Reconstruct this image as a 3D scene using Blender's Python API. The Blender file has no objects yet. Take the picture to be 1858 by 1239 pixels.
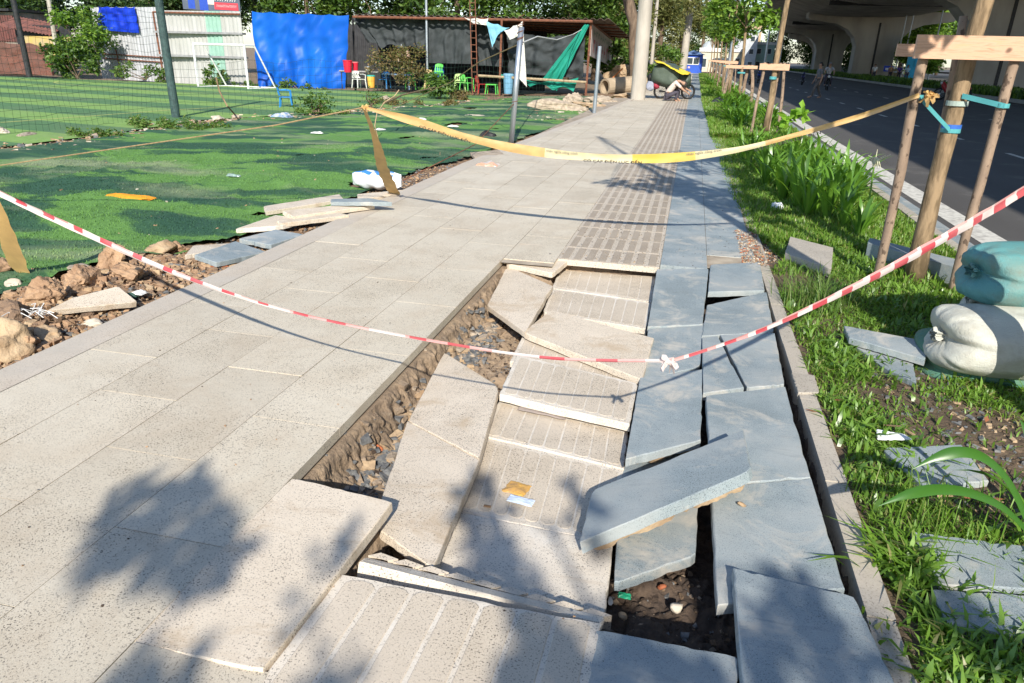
import bpy, bmesh, math, random
import numpy as np
from mathutils import Vector, Matrix, noise
random.seed(7); RNG = np.random.default_rng(7)
sc = bpy.context.scene
R = math.radians
# ------------------------------------------------------------------ camera
PPX, PPY, F, HC = 929.0, 619.5, 1306.0, 1.6
_y = Vector((1262-PPX, 107-PPY, F)).normalized()
_d = Vector((836-PPX, 3900-PPY, F)); _d = (_d-_y*_d.dot(_y)).normalized()
_z = -_d; _x = _y.cross(_z)
CAM = np.array([_x[:], _y[:], _z[:]])          # rows: world axes seen from the camera (x right, y down, z forward)
cd = bpy.data.cameras.new('camera'); co = bpy.data.objects.new('camera', cd); sc.collection.objects.link(co)
rx, dy, fz = CAM[:, 0], CAM[:, 1], CAM[:, 2]
M = Matrix(((rx[0], -dy[0], -fz[0], 0), (rx[1], -dy[1], -fz[1], 0), (rx[2], -dy[2], -fz[2], HC), (0, 0, 0, 1)))
co.matrix_world = M
cd.sensor_width = 36; cd.lens = F/1858*36; cd.clip_start = .05; cd.clip_end = 3000
sc.camera = co
# ------------------------------------------------------------------ light
SUN_AZ, SUN_EL = -12.5, 32.0                    # where shadows point, and the sun's height
w = bpy.data.worlds.new('World'); sc.world = w; w.use_nodes = True
nt = w.node_tree; bg = nt.nodes['Background']
sky = nt.nodes.new('ShaderNodeTexSky'); sky.sky_type = 'NISHITA'; sky.sun_disc = False
sky.sun_elevation = R(SUN_EL); sky.sun_rotation = R(180+SUN_AZ); sky.air_density = 1.0; sky.dust_density = .5; sky.ozone_density = 3.0
nt.links.new(sky.outputs[0], bg.inputs[0]); bg.inputs[1].default_value = .12
sl = bpy.data.lights.new('sun', 'SUN'); sl.energy = 4.4; sl.angle = R(.53); sl.color = (1.0, .94, .84)
so = bpy.data.objects.new('sun', sl); sc.collection.objects.link(so)
L = Vector((math.sin(R(SUN_AZ))*math.cos(R(SUN_EL)), math.cos(R(SUN_AZ))*math.cos(R(SUN_EL)), -math.sin(R(SUN_EL))))
so.rotation_euler = L.to_track_quat('-Z', 'Y').to_euler(); so.location = (3, -12, 20)
sc.view_settings.view_transform = 'Standard'; sc.view_settings.look = 'None'
sc.view_settings.exposure = 0.66; sc.view_settings.gamma = 1; sc.view_settings.use_curve_mapping = False

def ray(px, py):
    r = np.array([px-PPX, py-PPY, F]); return CAM @ r
def G(px, py, z=0.0):                            # point of the level z seen at that place of the photograph
    r = ray(px, py); t = (z-HC)/r[2]; return Vector((r[0]*t, r[1]*t, z))
def AY(px, py, Y):                               # point at distance Y along the street
    r = ray(px, py); t = Y/r[1]; return Vector((r[0]*t, Y, HC+r[2]*t))
def lerp(a, b, t): return a+(b-a)*t
def sst(a, b, x):
    t = min(1, max(0, (x-a)/(b-a))); return t*t*(3-2*t)
def interp(pts, y):
    if y <= pts[0][0]: return pts[0][1]
    for (a, b), (c, d) in zip(pts, pts[1:]):
        if y <= c: return lerp(b, d, (y-a)/(c-a))
    return pts[-1][1]
def xl(y): return interp([(0, -3.36), (11, -3.36), (16, -3.12), (22, -2.8), (31, -2.5), (60, -2.3), (400, -2.3)], y)
def xb(y): return interp([(8, -12.7), (14, -12.5), (18, -12.9), (22.8, -10.9), (29, -9.1), (33, -8.0), (40, -6.5)], y)
def nz(x, y, z=0., s=1.): return noise.noise(Vector((x*s, y*s, z*s)))
def zl(x, y):                                    # ground left of the pavement
    d = xl(y)-x
    if d < 0: return -.06
    mound = .07*sst(.15, .45, d)*(1-sst(.9, 1.7, d))*(1-sst(4.2, 5.4, y))*(1+.9*nz(x, y, 41, 3.5))
    return mound-.06-.24*sst(1, 8.5, d)+.035*nz(x, y, 3, .8)*sst(.3, 1.5, d)*(1-sst(7, 9, d))+.02*nz(x, y, 9, 2.2)*sst(.1, .6, d)*(1-sst(7, 9, d))
def GT(px, py, off=0.):
    z = -.1
    for _ in range(12):
        p = G(px, py, z); z = zl(p.x, p.y)+off
    return G(px, py, z)

# ------------------------------------------------------------------ object helpers
WL = {}
def link(o): sc.collection.objects.link(o); return o
def tag(o, label=None, cat=None, group=None, kind=None):
    if label: o['label'] = label
    if cat: o['category'] = cat
    if group: o['group'] = group
    if kind: o['kind'] = kind
    return o
def thing(name, label, cat, loc, group=None):
    o = link(bpy.data.objects.new(name, None)); o.location = loc; o.empty_display_size = .1
    WL[o.name] = Vector(loc); return tag(o, label, cat, group)
def wl(o): return WL.get(o.name, Vector((0, 0, 0)))
def place(name, me, parent=None, origin=None):
    o = link(bpy.data.objects.new(name, me))
    org = wl(parent) if parent else (Vector(origin) if origin is not None else Vector((0, 0, 0)))
    WL[o.name] = org
    if org.length > 0: me.transform(Matrix.Translation(-org))
    if parent: o.parent = parent
    else: o.location = org
    return o
def copy_tree(o, loc=None, rz=None, scale=None, parent=None):
    c = o.copy(); sc.collection.objects.link(c)
    if parent: c.parent = parent
    if loc is not None: c.location = loc; WL[c.name] = Vector(loc)
    if rz is not None: c.rotation_euler = (0, 0, rz)
    if scale is not None: c.scale = (scale,)*3 if isinstance(scale, (int, float)) else scale
    for ch in [q for q in bpy.data.objects if q.parent == o]: copy_tree(ch, parent=c)
    return c
def base_of(vs):
    a = np.array([v[:] for v in vs]); return (float((a[:, 0].min()+a[:, 0].max())/2), float((a[:, 1].min()+a[:, 1].max())/2), float(a[:, 2].min()))

class MB:
    def __init__(s): s.v = []; s.f = []; s.m = []
    def add(s, vs, fs, m=0):
        n = len(s.v); s.v += [tuple(v) for v in vs]; s.f += [tuple(i+n for i in f) for f in fs]; s.m += [m]*len(fs); return s
    def quad(s, a, b, c, d, m=0): return s.add([a, b, c, d], [(0, 1, 2, 3)], m)
    def box(s, lo, hi, m=0, rot=None, piv=None):
        x0, y0, z0 = lo; x1, y1, z1 = hi
        vs = [Vector(p) for p in ((x0, y0, z0), (x1, y0, z0), (x1, y1, z0), (x0, y1, z0), (x0, y0, z1), (x1, y0, z1), (x1, y1, z1), (x0, y1, z1))]
        if rot is not None:
            pv = Vector(piv) if piv is not None else sum(vs, Vector())/8
            vs = [pv+rot @ (p-pv) for p in vs]
        return s.add(vs, [(0, 3, 2, 1), (4, 5, 6, 7), (0, 1, 5, 4), (1, 2, 6, 5), (2, 3, 7, 6), (3, 0, 4, 7)], m)
    def tube(s, path, rad, n=8, m=0, cap=True, jit=0., squash=1.):
        path = [Vector(p) for p in path]
        if not hasattr(rad, '__len__'): rad = [rad]*len(path)
        vs = []; fs = []
        up = Vector((0, 0, 1)); prev = None
        for i, p in enumerate(path):
            t = (path[min(i+1, len(path)-1)]-path[max(i-1, 0)])
            t = t.normalized() if t.length > 1e-9 else up
            if prev is None:
                a = t.orthogonal().normalized() if abs(t.z) > .9 else t.cross(up).normalized()
            else:
                a = (prev-t*prev.dot(t)).normalized()
            prev = a; b = t.cross(a)
            for k in range(n):
                th = 2*math.pi*k/n; r = rad[i]*(1+jit*nz(k*1.7, i*.9, len(s.v)*.01))
                vs.append(p+a*math.cos(th)*r+b*math.sin(th)*r*squash)
        for i in range(len(path)-1):
            for k in range(n):
                k2 = (k+1) % n; fs.append((i*n+k, i*n+k2, (i+1)*n+k2, (i+1)*n+k))
        if cap: fs.append(tuple(range(n-1, -1, -1))); q = (len(path)-1)*n; fs.append(tuple(range(q, q+n)))
        return s.add(vs, fs, m)
    def grid(s, nu, nv, fn, m=0, keep=None):
        vs = [fn(i/nu, j/nv) for j in range(nv+1) for i in range(nu+1)]
        fs = []
        for j in range(nv):
            for i in range(nu):
                if keep is None or keep((i+.5)/nu, (j+.5)/nv):
                    a = j*(nu+1)+i; fs.append((a, a+1, a+nu+2, a+nu+1))
        return s.add(vs, fs, m)
    def build(s, name, mats, parent=None, origin='base', smooth=False, solid=0):
        me = bpy.data.meshes.new(name); me.from_pydata(s.v, [], s.f); me.update()
        if not isinstance(mats, (list, tuple)): mats = [mats]
        for mm in mats: me.materials.append(mm)
        if len(mats) > 1: me.polygons.foreach_set('material_index', s.m)
        if smooth: me.polygons.foreach_set('use_smooth', [True]*len(me.polygons))
        if parent is None and origin == 'base' and s.v: origin = base_of(s.v)
        o = place(name, me, parent, None if origin == 'base' else origin)
        if solid:
            md = o.modifiers.new('thick', 'SOLIDIFY'); md.thickness = solid; md.offset = 0
        return o
def np_mesh(name, V, Fc, mat, parent=None, origin=None, smooth=False, mi=None):
    """V (n,3), Fc (m,k) arrays -> mesh object"""
    V = np.asarray(V, dtype=np.float32); Fc = np.asarray(Fc, dtype=np.int32); m, k = Fc.shape
    me = bpy.data.meshes.new(name); me.vertices.add(len(V)); me.vertices.foreach_set('co', V.ravel())
    me.loops.add(m*k); me.loops.foreach_set('vertex_index', Fc.ravel())
    me.polygons.add(m); me.polygons.foreach_set('loop_start', np.arange(0, m*k, k, dtype=np.int32))
    me.update(calc_edges=True)
    for mm in (mat if isinstance(mat, (list, tuple)) else [mat]): me.materials.append(mm)
    if mi is not None: me.polygons.foreach_set('material_index', np.asarray(mi, dtype=np.int32))
    me.polygons.foreach_set('use_smooth', [bool(smooth)]*m)
    me.validate()
    return place(name, me, parent, origin)

# ------------------------------------------------------------------ materials
def nodes(name):
    m = bpy.data.materials.new(name); m.use_nodes = True; n = m.node_tree
    b = n.nodes['Principled BSDF']; return m, n, b
def N(n, t, **k):
    x = n.nodes.new('ShaderNode'+t)
    for a, v in k.items():
        if a in x.inputs.keys() if isinstance(a, str) else False: x.inputs[a].default_value = v
        else: setattr(x, a, v)
    return x
def coords(n, rnd=True):
    tc = n.nodes.new('ShaderNodeTexCoord')
    if not rnd: return tc.outputs['Object']
    oi = n.nodes.new('ShaderNodeObjectInfo'); mu = n.nodes.new('ShaderNodeMath'); mu.operation = 'MULTIPLY'; mu.inputs[1].default_value = 37.
    n.links.new(oi.outputs['Random'], mu.inputs[0])
    va = n.nodes.new('ShaderNodeVectorMath'); va.operation = 'ADD'
    n.links.new(tc.outputs['Object'], va.inputs[0]); n.links.new(mu.outputs[0], va.inputs[1]); return va.outputs[0]
def noi(n, co_, scale, detail=3, rough=.55, dist=0.):
    x = n.nodes.new('ShaderNodeTexNoise'); x.inputs['Scale'].default_value = scale; x.inputs['Detail'].default_value = detail
    x.inputs['Roughness'].default_value = rough; x.inputs['Distortion'].default_value = dist
    n.links.new(co_, x.inputs['Vector']); return x.outputs['Fac']
def ramp(n, fac, stops):
    x = n.nodes.new('ShaderNodeValToRGB'); e = x.color_ramp.elements
    while len(e) < len(stops): e.new(.5)
    for el, (p, c) in zip(e, stops):
        el.position = p; el.color = (c[0], c[1], c[2], 1) if hasattr(c, '__len__') else (c, c, c, 1)
    n.links.new(fac, x.inputs[0]); return x.outputs[0]
def mix(n, fac, a, b, typ='MIX'):
    x = n.nodes.new('ShaderNodeMixRGB'); x.blend_type = typ
    for s, i in ((fac, 0), (a, 1), (b, 2)):
        if hasattr(s, 'is_output') or isinstance(s, bpy.types.NodeSocket): n.links.new(s, x.inputs[i])
        elif hasattr(s, '__len__'): x.inputs[i].default_value = (s[0], s[1], s[2], 1)
        else: x.inputs[i].default_value = s
    return x.outputs[0]
def bump(n, b, h, dist=.01, strength=.5):
    x = n.nodes.new('ShaderNodeBump'); x.inputs['Distance'].default_value = dist; x.inputs['Strength'].default_value = strength
    n.links.new(h, x.inputs['Height']); n.links.new(x.outputs[0], b.inputs['Normal'])
def scaled(n, co_, v):
    x = n.nodes.new('ShaderNodeMapping'); x.inputs['Scale'].default_value = v; n.links.new(co_, x.inputs[0]); return x.outputs[0]
def simple(name, c1, c2=None, scale=6., rough=.7, metal=0., bumpd=0., bscale=None, stretch=None, detail=4, lo=.35, hi=.65, spec=.3):
    m, n, b = nodes(name); b.inputs['Roughness'].default_value = rough; b.inputs['Metallic'].default_value = metal
    b.inputs['Specular IOR Level'].default_value = spec
    c = coords(n)
    if stretch: c = scaled(n, c, stretch)
    if c2 is None: c2 = tuple(x*.8 for x in c1)
    f = noi(n, c, scale, detail)
    n.links.new(ramp(n, f, [(lo, c1), (hi, c2)]), b.inputs['Base Color'])
    if bumpd: bump(n, b, noi(n, c, bscale or scale*4, 4), bumpd, .8)
    return m
def granite(name, base, light, dark, sp=150., dust=None, tint=False, rough=.75, worn=0., stain=None):
    m, n, b = nodes(name); b.inputs['Roughness'].default_value = rough; b.inputs['Specular IOR Level'].default_value = .25
    c = coords(n)
    f1 = noi(n, c, sp, 2, .6); f2 = noi(n, c, sp*2.1, 2, .6); f3 = noi(n, c, 2.2, 4, .6); f4 = noi(n, c, 9., 4, .6)
    col = ramp(n, f2, [(.36, light), (.62, base)])
    col = mix(n, ramp(n, f1, [(.585, 0.), (.63, 1.)]), col, dark)
    if dust:
        col = mix(n, ramp(n, f3, [(.42, 0.), (.68, .7)]), col, dust)
    col = mix(n, ramp(n, f4, [(.3, .35), (.75, 0.)]), col, (.8, .78, .76), 'MULTIPLY')
    col = mix(n, ramp(n, f3, [(.28, .5), (.5, 0.)]), col, (.78, .76, .73), 'MULTIPLY')
    f7 = noi(n, c, .75, 5, .65, .4); col = mix(n, ramp(n, f7, [(.40, 0.), (.62, .55)]), col, (.86, .85, .83), 'MULTIPLY')
    if tint:
        f8 = noi(n, c, 1.7, 7, .74, .5); col = mix(n, ramp(n, f8, [(.50, 0.), (.64, .42)]), col, (.50, .415, .31))
        f9 = noi(n, c, 26., 5, .75); col = mix(n, ramp(n, f9, [(.60, 0.), (.70, .30)]), col, (.40, .35, .29))
    if stain:
        f5 = noi(n, c, 3.1, 6, .72, .6); col = mix(n, ramp(n, f5, [(.52, 0.), (.66, stain[1])]), col, stain[0])
        f6 = noi(n, scaled(n, c, (1, 7, 1)), 3.4, 5, .7, .8); col = mix(n, ramp(n, f6, [(.56, 0.), (.70, .35)]), col, stain[2])
    if tint:
        at = n.nodes.new('ShaderNodeAttribute'); at.attribute_name = 'tint'
        col = mix(n, 1., col, ramp(n, at.outputs['Fac'], [(0., (.84, .83, .82)), (.5, (.94, .935, .93)), (1., (1, 1, 1))]), 'MULTIPLY')
    n.links.new(col, b.inputs['Base Color'])
    bump(n, b, noi(n, c, sp*.8, 3), .0012, .6)
    return m
def leafmat(name, cols, trans=.35, rough=.5, gloss=.04):
    m = bpy.data.materials.new(name); m.use_nodes = True; n = m.node_tree; n.nodes.clear()
    out = n.nodes.new('ShaderNodeOutputMaterial'); g = n.nodes.new('ShaderNodeNewGeometry')
    k = len(cols); col = ramp(n, g.outputs['Random Per Island'], [(i/(k-1), c) for i, c in enumerate(cols)])
    d = n.nodes.new('ShaderNodeBsdfDiffuse'); t = n.nodes.new('ShaderNodeBsdfTranslucent'); s = n.nodes.new('ShaderNodeBsdfGlossy')
    s.inputs['Roughness'].default_value = rough; s.inputs['Color'].default_value = (1, 1, 1, 1)
    n.links.new(col, d.inputs[0]); n.links.new(mix(n, 1., col, (1.5, 1.35, .6), 'MULTIPLY'), t.inputs[0])
    a = n.nodes.new('ShaderNodeMixShader'); a.inputs[0].default_value = trans
    n.links.new(d.outputs[0], a.inputs[1]); n.links.new(t.outputs[0], a.inputs[2])
    c = n.nodes.new('ShaderNodeMixShader'); c.inputs[0].default_value = gloss
    n.links.new(a.outputs[0], c.inputs[1]); n.links.new(s.outputs[0], c.inputs[2]); n.links.new(c.outputs[0], out.inputs[0])
    return m
def cloth(name, c1, c2, trans=.15, rough=.7, scale=3., weave=0., alpha=1.):
    m, n, b = nodes(name); c = coords(n); b.inputs['Roughness'].default_value = rough
    b.inputs['Specular IOR Level'].default_value = .2
    f = noi(n, c, scale, 4)
    n.links.new(ramp(n, f, [(.3, c1), (.7, c2)]), b.inputs['Base Color'])
    if weave: bump(n, b, noi(n, c, weave, 2), .003, .5)
    if alpha < 1: b.inputs['Alpha'].default_value = alpha
    return m
M = {}
M['cream'] = granite('cream_granite', (.60, .53, .415), (.72, .655, .54), (.13, .115, .10), 170., dust=(.64, .585, .48), tint=True)
M['cream_loose'] = granite('cream_granite_slab', (.66, .565, .445), (.77, .685, .57), (.15, .13, .115), 170., dust=(.70, .61, .495), stain=((.48, .37, .25), .7, (.42, .32, .22)))
M['tactile'] = granite('tactile_granite', (.66, .585, .485), (.77, .70, .60), (.17, .15, .13), 160., dust=(.71, .65, .56), stain=((.78, .74, .67), .5, (.50, .40, .29)))
M['bar'] = granite('tactile_ridge', (.58, .495, .39), (.68, .60, .49), (.15, .13, .11), 160., dust=(.64, .56, .46))
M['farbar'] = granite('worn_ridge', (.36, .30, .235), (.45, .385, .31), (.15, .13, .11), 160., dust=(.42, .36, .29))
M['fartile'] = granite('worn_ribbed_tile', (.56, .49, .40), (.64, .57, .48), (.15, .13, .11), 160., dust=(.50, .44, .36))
M['grey'] = granite('blue_grey_granite', (.235, .29, .315), (.36, .415, .435), (.11, .135, .155), 230., dust=(.42, .44, .43), tint=False, rough=.55, stain=((.54, .50, .43), .75, (.17, .20, .215)))
M['edge'] = granite('edge_concrete', (.55, .48, .39), (.62, .55, .46), (.36, .31, .26), 120., dust=(.5, .46, .40))
M['kerb'] = granite('kerb_stone', (.42, .38, .32), (.50, .46, .40), (.25, .22, .19), 100., dust=(.5, .44, .36))
M['mortar'] = simple('mortar_sand', (.34, .26, .185), (.23, .17, .12), 14, .95, bumpd=.01, bscale=60)
M['joint'] = simple('joint_sand', (.46, .39, .30), (.26, .21, .16), 5, .95)
M['soil'] = simple('soil', (.20, .135, .085), (.09, .062, .042), 7, .98, bumpd=.02, bscale=40)
M['darksoil'] = simple('dark_soil', (.095, .066, .047), (.05, .036, .028), 9, .98, bumpd=.02, bscale=45)
M['bedsoil'] = simple('bed_soil', (.16, .115, .075), (.075, .055, .038), 6, .98, bumpd=.02, bscale=40)
M['clay'] = simple('dry_clay', (.44, .29, .175), (.27, .165, .10), 7, .95, bumpd=.02, bscale=26)
M['clay2'] = simple('pale_clay', (.48, .36, .23), (.33, .22, .13), 6, .95, bumpd=.02, bscale=26)
M['concrete_rock'] = simple('broken_concrete', (.46, .38, .29), (.29, .235, .18), 9, .95, bumpd=.015, bscale=35)
M['grit'] = simple('grey_stone', (.21, .21, .205), (.10, .105, .11), 30, .9, bumpd=.005)
M['whitestone'] = simple('pale_stone', (.6, .53, .43), (.42, .36, .28), 9, .9, bumpd=.005)
M['brick'] = simple('brick_crumb', (.42, .14, .06), (.28, .09, .045), 9, .9, bumpd=.005)
M['bark'] = simple('pale_bark', (.31, .22, .13), (.17, .12, .07), 9, .9, bumpd=.012, bscale=24, stretch=(2, 2, .5), lo=.42, hi=.58)
M['darkbark'] = simple('brown_bark', (.20, .145, .10), (.10, .07, .05), 6, .95, bumpd=.03, bscale=14, stretch=(2, 2, .4))
def stake_mat():
    m, n, b = nodes('stake_bark'); c = coords(n); b.inputs['Roughness'].default_value = .85
    col = ramp(n, noi(n, scaled(n, c, (1, 1, .3)), 12, 4), [(.3, (.36, .26, .185)), (.5, (.26, .185, .13)), (.7, (.19, .135, .10))])
    col = mix(n, ramp(n, noi(n, scaled(n, c, (1, 1, .6)), 26, 3), [(.57, 0.), (.62, .85)]), col, (.07, .045, .03))
    n.links.new(col, b.inputs['Base Color']); bump(n, b, noi(n, c, 40, 3), .004, .7); return m
M['stake'] = stake_mat()
def plank_mat():
    m, n, b = nodes('fresh_plank'); c = coords(n); b.inputs['Roughness'].default_value = .7
    f = noi(n, scaled(n, c, (1.2, 8, 14)), 4, 5, .6, 1.2)
    col = ramp(n, f, [(.3, (.62, .34, .19)), (.5, (.56, .36, .24)), (.7, (.43, .24, .14))])
    col = mix(n, ramp(n, noi(n, c, 7., 1), [(.70, 0.), (.74, .9)]), col, (.12, .06, .035))
    n.links.new(col, b.inputs['Base Color']); bump(n, b, f, .003, .5); return m
M['plank'] = plank_mat()
M['concrete'] = simple('flyover_concrete', (.43, .40, .355), (.28, .26, .23), .5, .85, detail=7, bumpd=.01, stretch=(1, 1, .35))
M['polecon'] = simple('pole_concrete', (.46, .42, .36), (.34, .31, .265), 2.5, .85, stretch=(1, 1, .3))
M['galv'] = simple('galvanised_steel', (.50, .54, .58), (.36, .40, .45), 7, .38, .75, stretch=(1, 1, .2))
M['rust'] = simple('rusty_steel', (.26, .105, .06), (.13, .06, .04), 9, .8, .2, bumpd=.004)
M['darkmetal'] = simple('dark_metal', (.05, .05, .055), (.03, .03, .03), 6, .6, .4)
M['greenpole'] = simple('green_painted_pole', (.055, .10, .095), (.035, .06, .06), 12, .7, bumpd=.01, bscale=50)
M['black'] = simple('black_plastic', (.02, .02, .022), (.012, .012, .012), 6, .5)
M['white'] = simple('white_paint', (.75, .75, .73), (.62, .62, .60), 6, .55)
M['whiteplastic'] = simple('white_plastic', (.78, .79, .80), (.62, .64, .66), 9, .45)
def asphalt():
    m, n, b = nodes('asphalt'); c = coords(n, False); b.inputs['Roughness'].default_value = .85
    col = ramp(n, noi(n, c, 160, 2, .7), [(.3, (.058, .055, .053)), (.7, (.115, .108, .102))])
    col = mix(n, ramp(n, noi(n, scaled(n, c, (1, .15, 1)), .8, 4), [(.3, .9), (.7, 0.)]), col, (.68, .66, .65), 'MULTIPLY')
    col = mix(n, ramp(n, noi(n, c, .9, 6, .7), [(.55, 0.), (.68, .5)]), col, (.20, .185, .165))
    n.links.new(col, b.inputs['Base Color']); bump(n, b, noi(n, c, 180, 2), .004, .6); return m
M['asphalt'] = asphalt()
M['roadpaint'] = simple('worn_road_paint', (.62, .60, .54), (.36, .34, .31), 14, .8, detail=6, lo=.45, hi=.7)
def turf_mat(name):
    m, n, b = nodes(name); c = coords(n, False); b.inputs['Roughness'].default_value = .75; b.inputs['Specular IOR Level'].default_value = .15
    mp = n.nodes.new('ShaderNodeMapping'); mp.inputs['Rotation'].default_value = (0, 0, R(-28)); mp.inputs['Scale'].default_value = (.38, 1.0, 1)
    n.links.new(c, mp.inputs[0])
    f = noi(n, mp.outputs[0], .70, 7, .58, .7)
    bright = ramp(n, noi(n, c, 45, 3, .7), [(.3, (.085, .19, .045)), (.7, (.165, .325, .085))])
    dark = ramp(n, noi(n, c, 45, 3, .7), [(.3, (.022, .068, .038)), (.7, (.055, .13, .075))])
    col = mix(n, ramp(n, f, [(.465, 0.), (.488, .8), (.54, 1.)]), bright, dark)
    f2 = noi(n, mp.outputs[0], .55, 4, .6, .5)
    worn = ramp(n, noi(n, c, 60, 3, .7), [(.3, (.15, .21, .11)), (.7, (.34, .38, .22))])
    col = mix(n, ramp(n, f2, [(.50, 0.), (.62, .85)]), col, worn)
    col = mix(n, ramp(n, noi(n, c, 5., 5, .7), [(.66, 0.), (.76, .6)]), col, (.36, .32, .22))
    n.links.new(col, b.inputs['Base Color']); bump(n, b, noi(n, c, 90, 3, .7), .012, .7); return m
M['turf'] = turf_mat('torn_artificial_turf')
def pitch_mat():
    m, n, b = nodes('striped_pitch_turf'); c = coords(n, False); b.inputs['Roughness'].default_value = .8; b.inputs['Specular IOR Level'].default_value = .15
    sx = n.nodes.new('ShaderNodeSeparateXYZ'); n.links.new(c, sx.inputs[0])
    a = n.nodes.new('ShaderNodeMath'); a.operation = 'MULTIPLY_ADD'; a.inputs[1].default_value = .17; n.links.new(sx.outputs[0], a.inputs[0]); n.links.new(sx.outputs[1], a.inputs[2])
    s = n.nodes.new('ShaderNodeMath'); s.operation = 'MULTIPLY'; s.inputs[1].default_value = 2*math.pi/3.3; n.links.new(a.outputs[0], s.inputs[0])
    si = n.nodes.new('ShaderNodeMath'); si.operation = 'SINE'; n.links.new(s.outputs[0], si.inputs[0])
    br = ramp(n, noi(n, c, 8, 5, .7), [(.3, (.17, .30, .075)), (.7, (.26, .40, .12))])
    dk = ramp(n, noi(n, c, 8, 5, .7), [(.3, (.075, .165, .07)), (.7, (.125, .235, .10))])
    col = mix(n, ramp(n, si.outputs[0], [(.0, 0.), (.06, 1.)]), dk, br)
    col = mix(n, ramp(n, noi(n, c, .5, 4), [(.5, 0.), (.75, .35)]), col, (.20, .22, .13))
    n.links.new(col, b.inputs['Base Color']); bump(n, b, noi(n, c, 60, 2), .01, .5); return m
M['pitch'] = pitch_mat()
M['line'] = simple('faded_yellow_line', (.55, .58, .18), (.40, .46, .15), 4, .8)
M['dirt'] = simple('verge_dirt', (.30, .22, .145), (.17, .125, .085), 3, .95, bumpd=.02, bscale=24)
M['rubble_dirt'] = simple('rubble_dirt', (.33, .215, .135), (.15, .105, .075), 6, .97, bumpd=.03, bscale=34)
M['grass'] = leafmat('bed_grass', [(.10, .19, .025), (.16, .31, .035), (.24, .41, .06), (.12, .24, .025), (.19, .34, .05), (.36, .33, .14)], .45, .45, .03)
M['broad'] = leafmat('broad_weed', [(.10, .20, .03), (.16, .30, .04), (.22, .38, .06)], .4, .4, .05)
M['grass2'] = leafmat('tall_grass', [(.09, .19, .03), (.14, .26, .05), (.24, .27, .10)], .4, .45, .03)
M['lily'] = leafmat('lily_leaf', [(.08, .19, .025), (.15, .32, .04), (.21, .40, .05)], .45, .35, .05)
M['leafdark'] = leafmat('dark_foliage', [(.018, .045, .012), (.035, .085, .018), (.06, .12, .022), (.09, .15, .03)], .3, .5, .03)
M['leafmid'] = leafmat('mid_foliage', [(.035, .08, .012), (.06, .13, .018), (.10, .19, .025), (.15, .24, .035)], .35, .5, .03)
M['leafbright'] = leafmat('bright_foliage', [(.06, .14, .018), (.11, .22, .025), (.17, .30, .035), (.24, .36, .05)], .4, .45, .03)
M['leafolive'] = leafmat('olive_foliage', [(.075, .095, .025), (.13, .15, .04), (.20, .21, .065), (.27, .26, .09)], .3, .6, .02)
M['leafdry'] = leafmat('dry_vine', [(.10, .14, .03), (.18, .15, .06), (.26, .17, .08), (.08, .12, .025)], .3, .6, .02)
M['weed'] = leafmat('weeds', [(.05, .11, .02), (.09, .18, .03), (.14, .24, .045), (.22, .22, .09)], .35, .5, .02)
def stripes(name, cols, axis=0, per=.1, duty=.5, rough=.6):
    m, n, b = nodes(name); c = coords(n, False); b.inputs['Roughness'].default_value = rough
    sx = n.nodes.new('ShaderNodeSeparateXYZ'); n.links.new(c, sx.inputs[0])
    s = n.nodes.new('ShaderNodeMath'); s.operation = 'MULTIPLY'; s.inputs[1].default_value = 1/per; n.links.new(sx.outputs[axis], s.inputs[0])
    f = n.nodes.new('ShaderNodeMath'); f.operation = 'FRACT'; n.links.new(s.outputs[0], f.inputs[0])
    n.links.new(ramp(n, f.outputs[0], [(duty-.02, cols[0]), (duty+.02, cols[1])]), b.inputs['Base Color']); return m
def flat(name, c, rough=.6, metal=0.): return simple(name, c, tuple(x*.85 for x in c), 8, rough, metal)
# ================================================================== SETTING: ground sheets
g = MB(); g.quad((-900, -60, -.62), (900, -60, -.62), (900, 1500, -.62), (-900, 1500, -.62)); tag(g.build('ground', M['dirt'], origin=(0, 0, 0)), kind='structure')
PX0, PX1, PY0, PY1 = -1.39, .70, 1.76, 5.86      # the broken part of the pavement
COLS = [-3.13, -2.70, -2.265, -1.83, -1.39, -.955]
JX = -.10; GX = .285; EX = .695
tint = []; pv = []; pf = []
def pslab(x0, x1, y0, y1, t, mi, arr, z=0., g_=.0022, th=.05):
    z += random.uniform(-.0012, .0012)
    x0 += g_; x1 -= g_; y0 += g_; y1 -= g_; k = len(pv)
    pv.extend([(x0, y0, z-th), (x1, y0, z-th), (x1, y1, z-th), (x0, y1, z-th), (x0, y0, z), (x1, y0, z), (x1, y1, z), (x0, y1, z)])
    for f in ((4, 5, 6, 7), (0, 1, 5, 4), (1, 2, 6, 5), (2, 3, 7, 6), (3, 0, 4, 7)):
        pf.append(tuple(i+k for i in f)); tint.append(t); arr.append(mi)
mi_ = []
YMAX = 150.
def tn(): return random.choice([1., .9, .75, .95, .6, .85, .35, 1.])
# cream columns (running bond, .88 m slabs)
offs = [.40, .0, .44, .02, .44]
for ci in range(5):
    x0, x1 = COLS[ci], COLS[ci+1]
    y = -2.2 + [0.96, .0+.04, .55+.08, .12, .64][ci]
    base = {0: 2.2+.02, 1: 2.68, 2: 2.225, 3: 1.76, 4: 1.32}[ci]
    y = base-.88*5
    while y < YMAX:
        a, b = y, y+.88; y += .88
        if ci == 4:
            if a > 1.3 and a < 5.4 : continue
            if b > 5.4 and a < 5.6: a = 5.6
            
        l = xl((a+b)/2)+.20
        xx0 = max(x0, l)
        if x1-xx0 < .06: continue
        pslab(xx0, x1, a, b, tn(), 0, mi_)
pslab(COLS[4], COLS[5], 1.0, 1.32, .9, 0, mi_)
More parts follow.
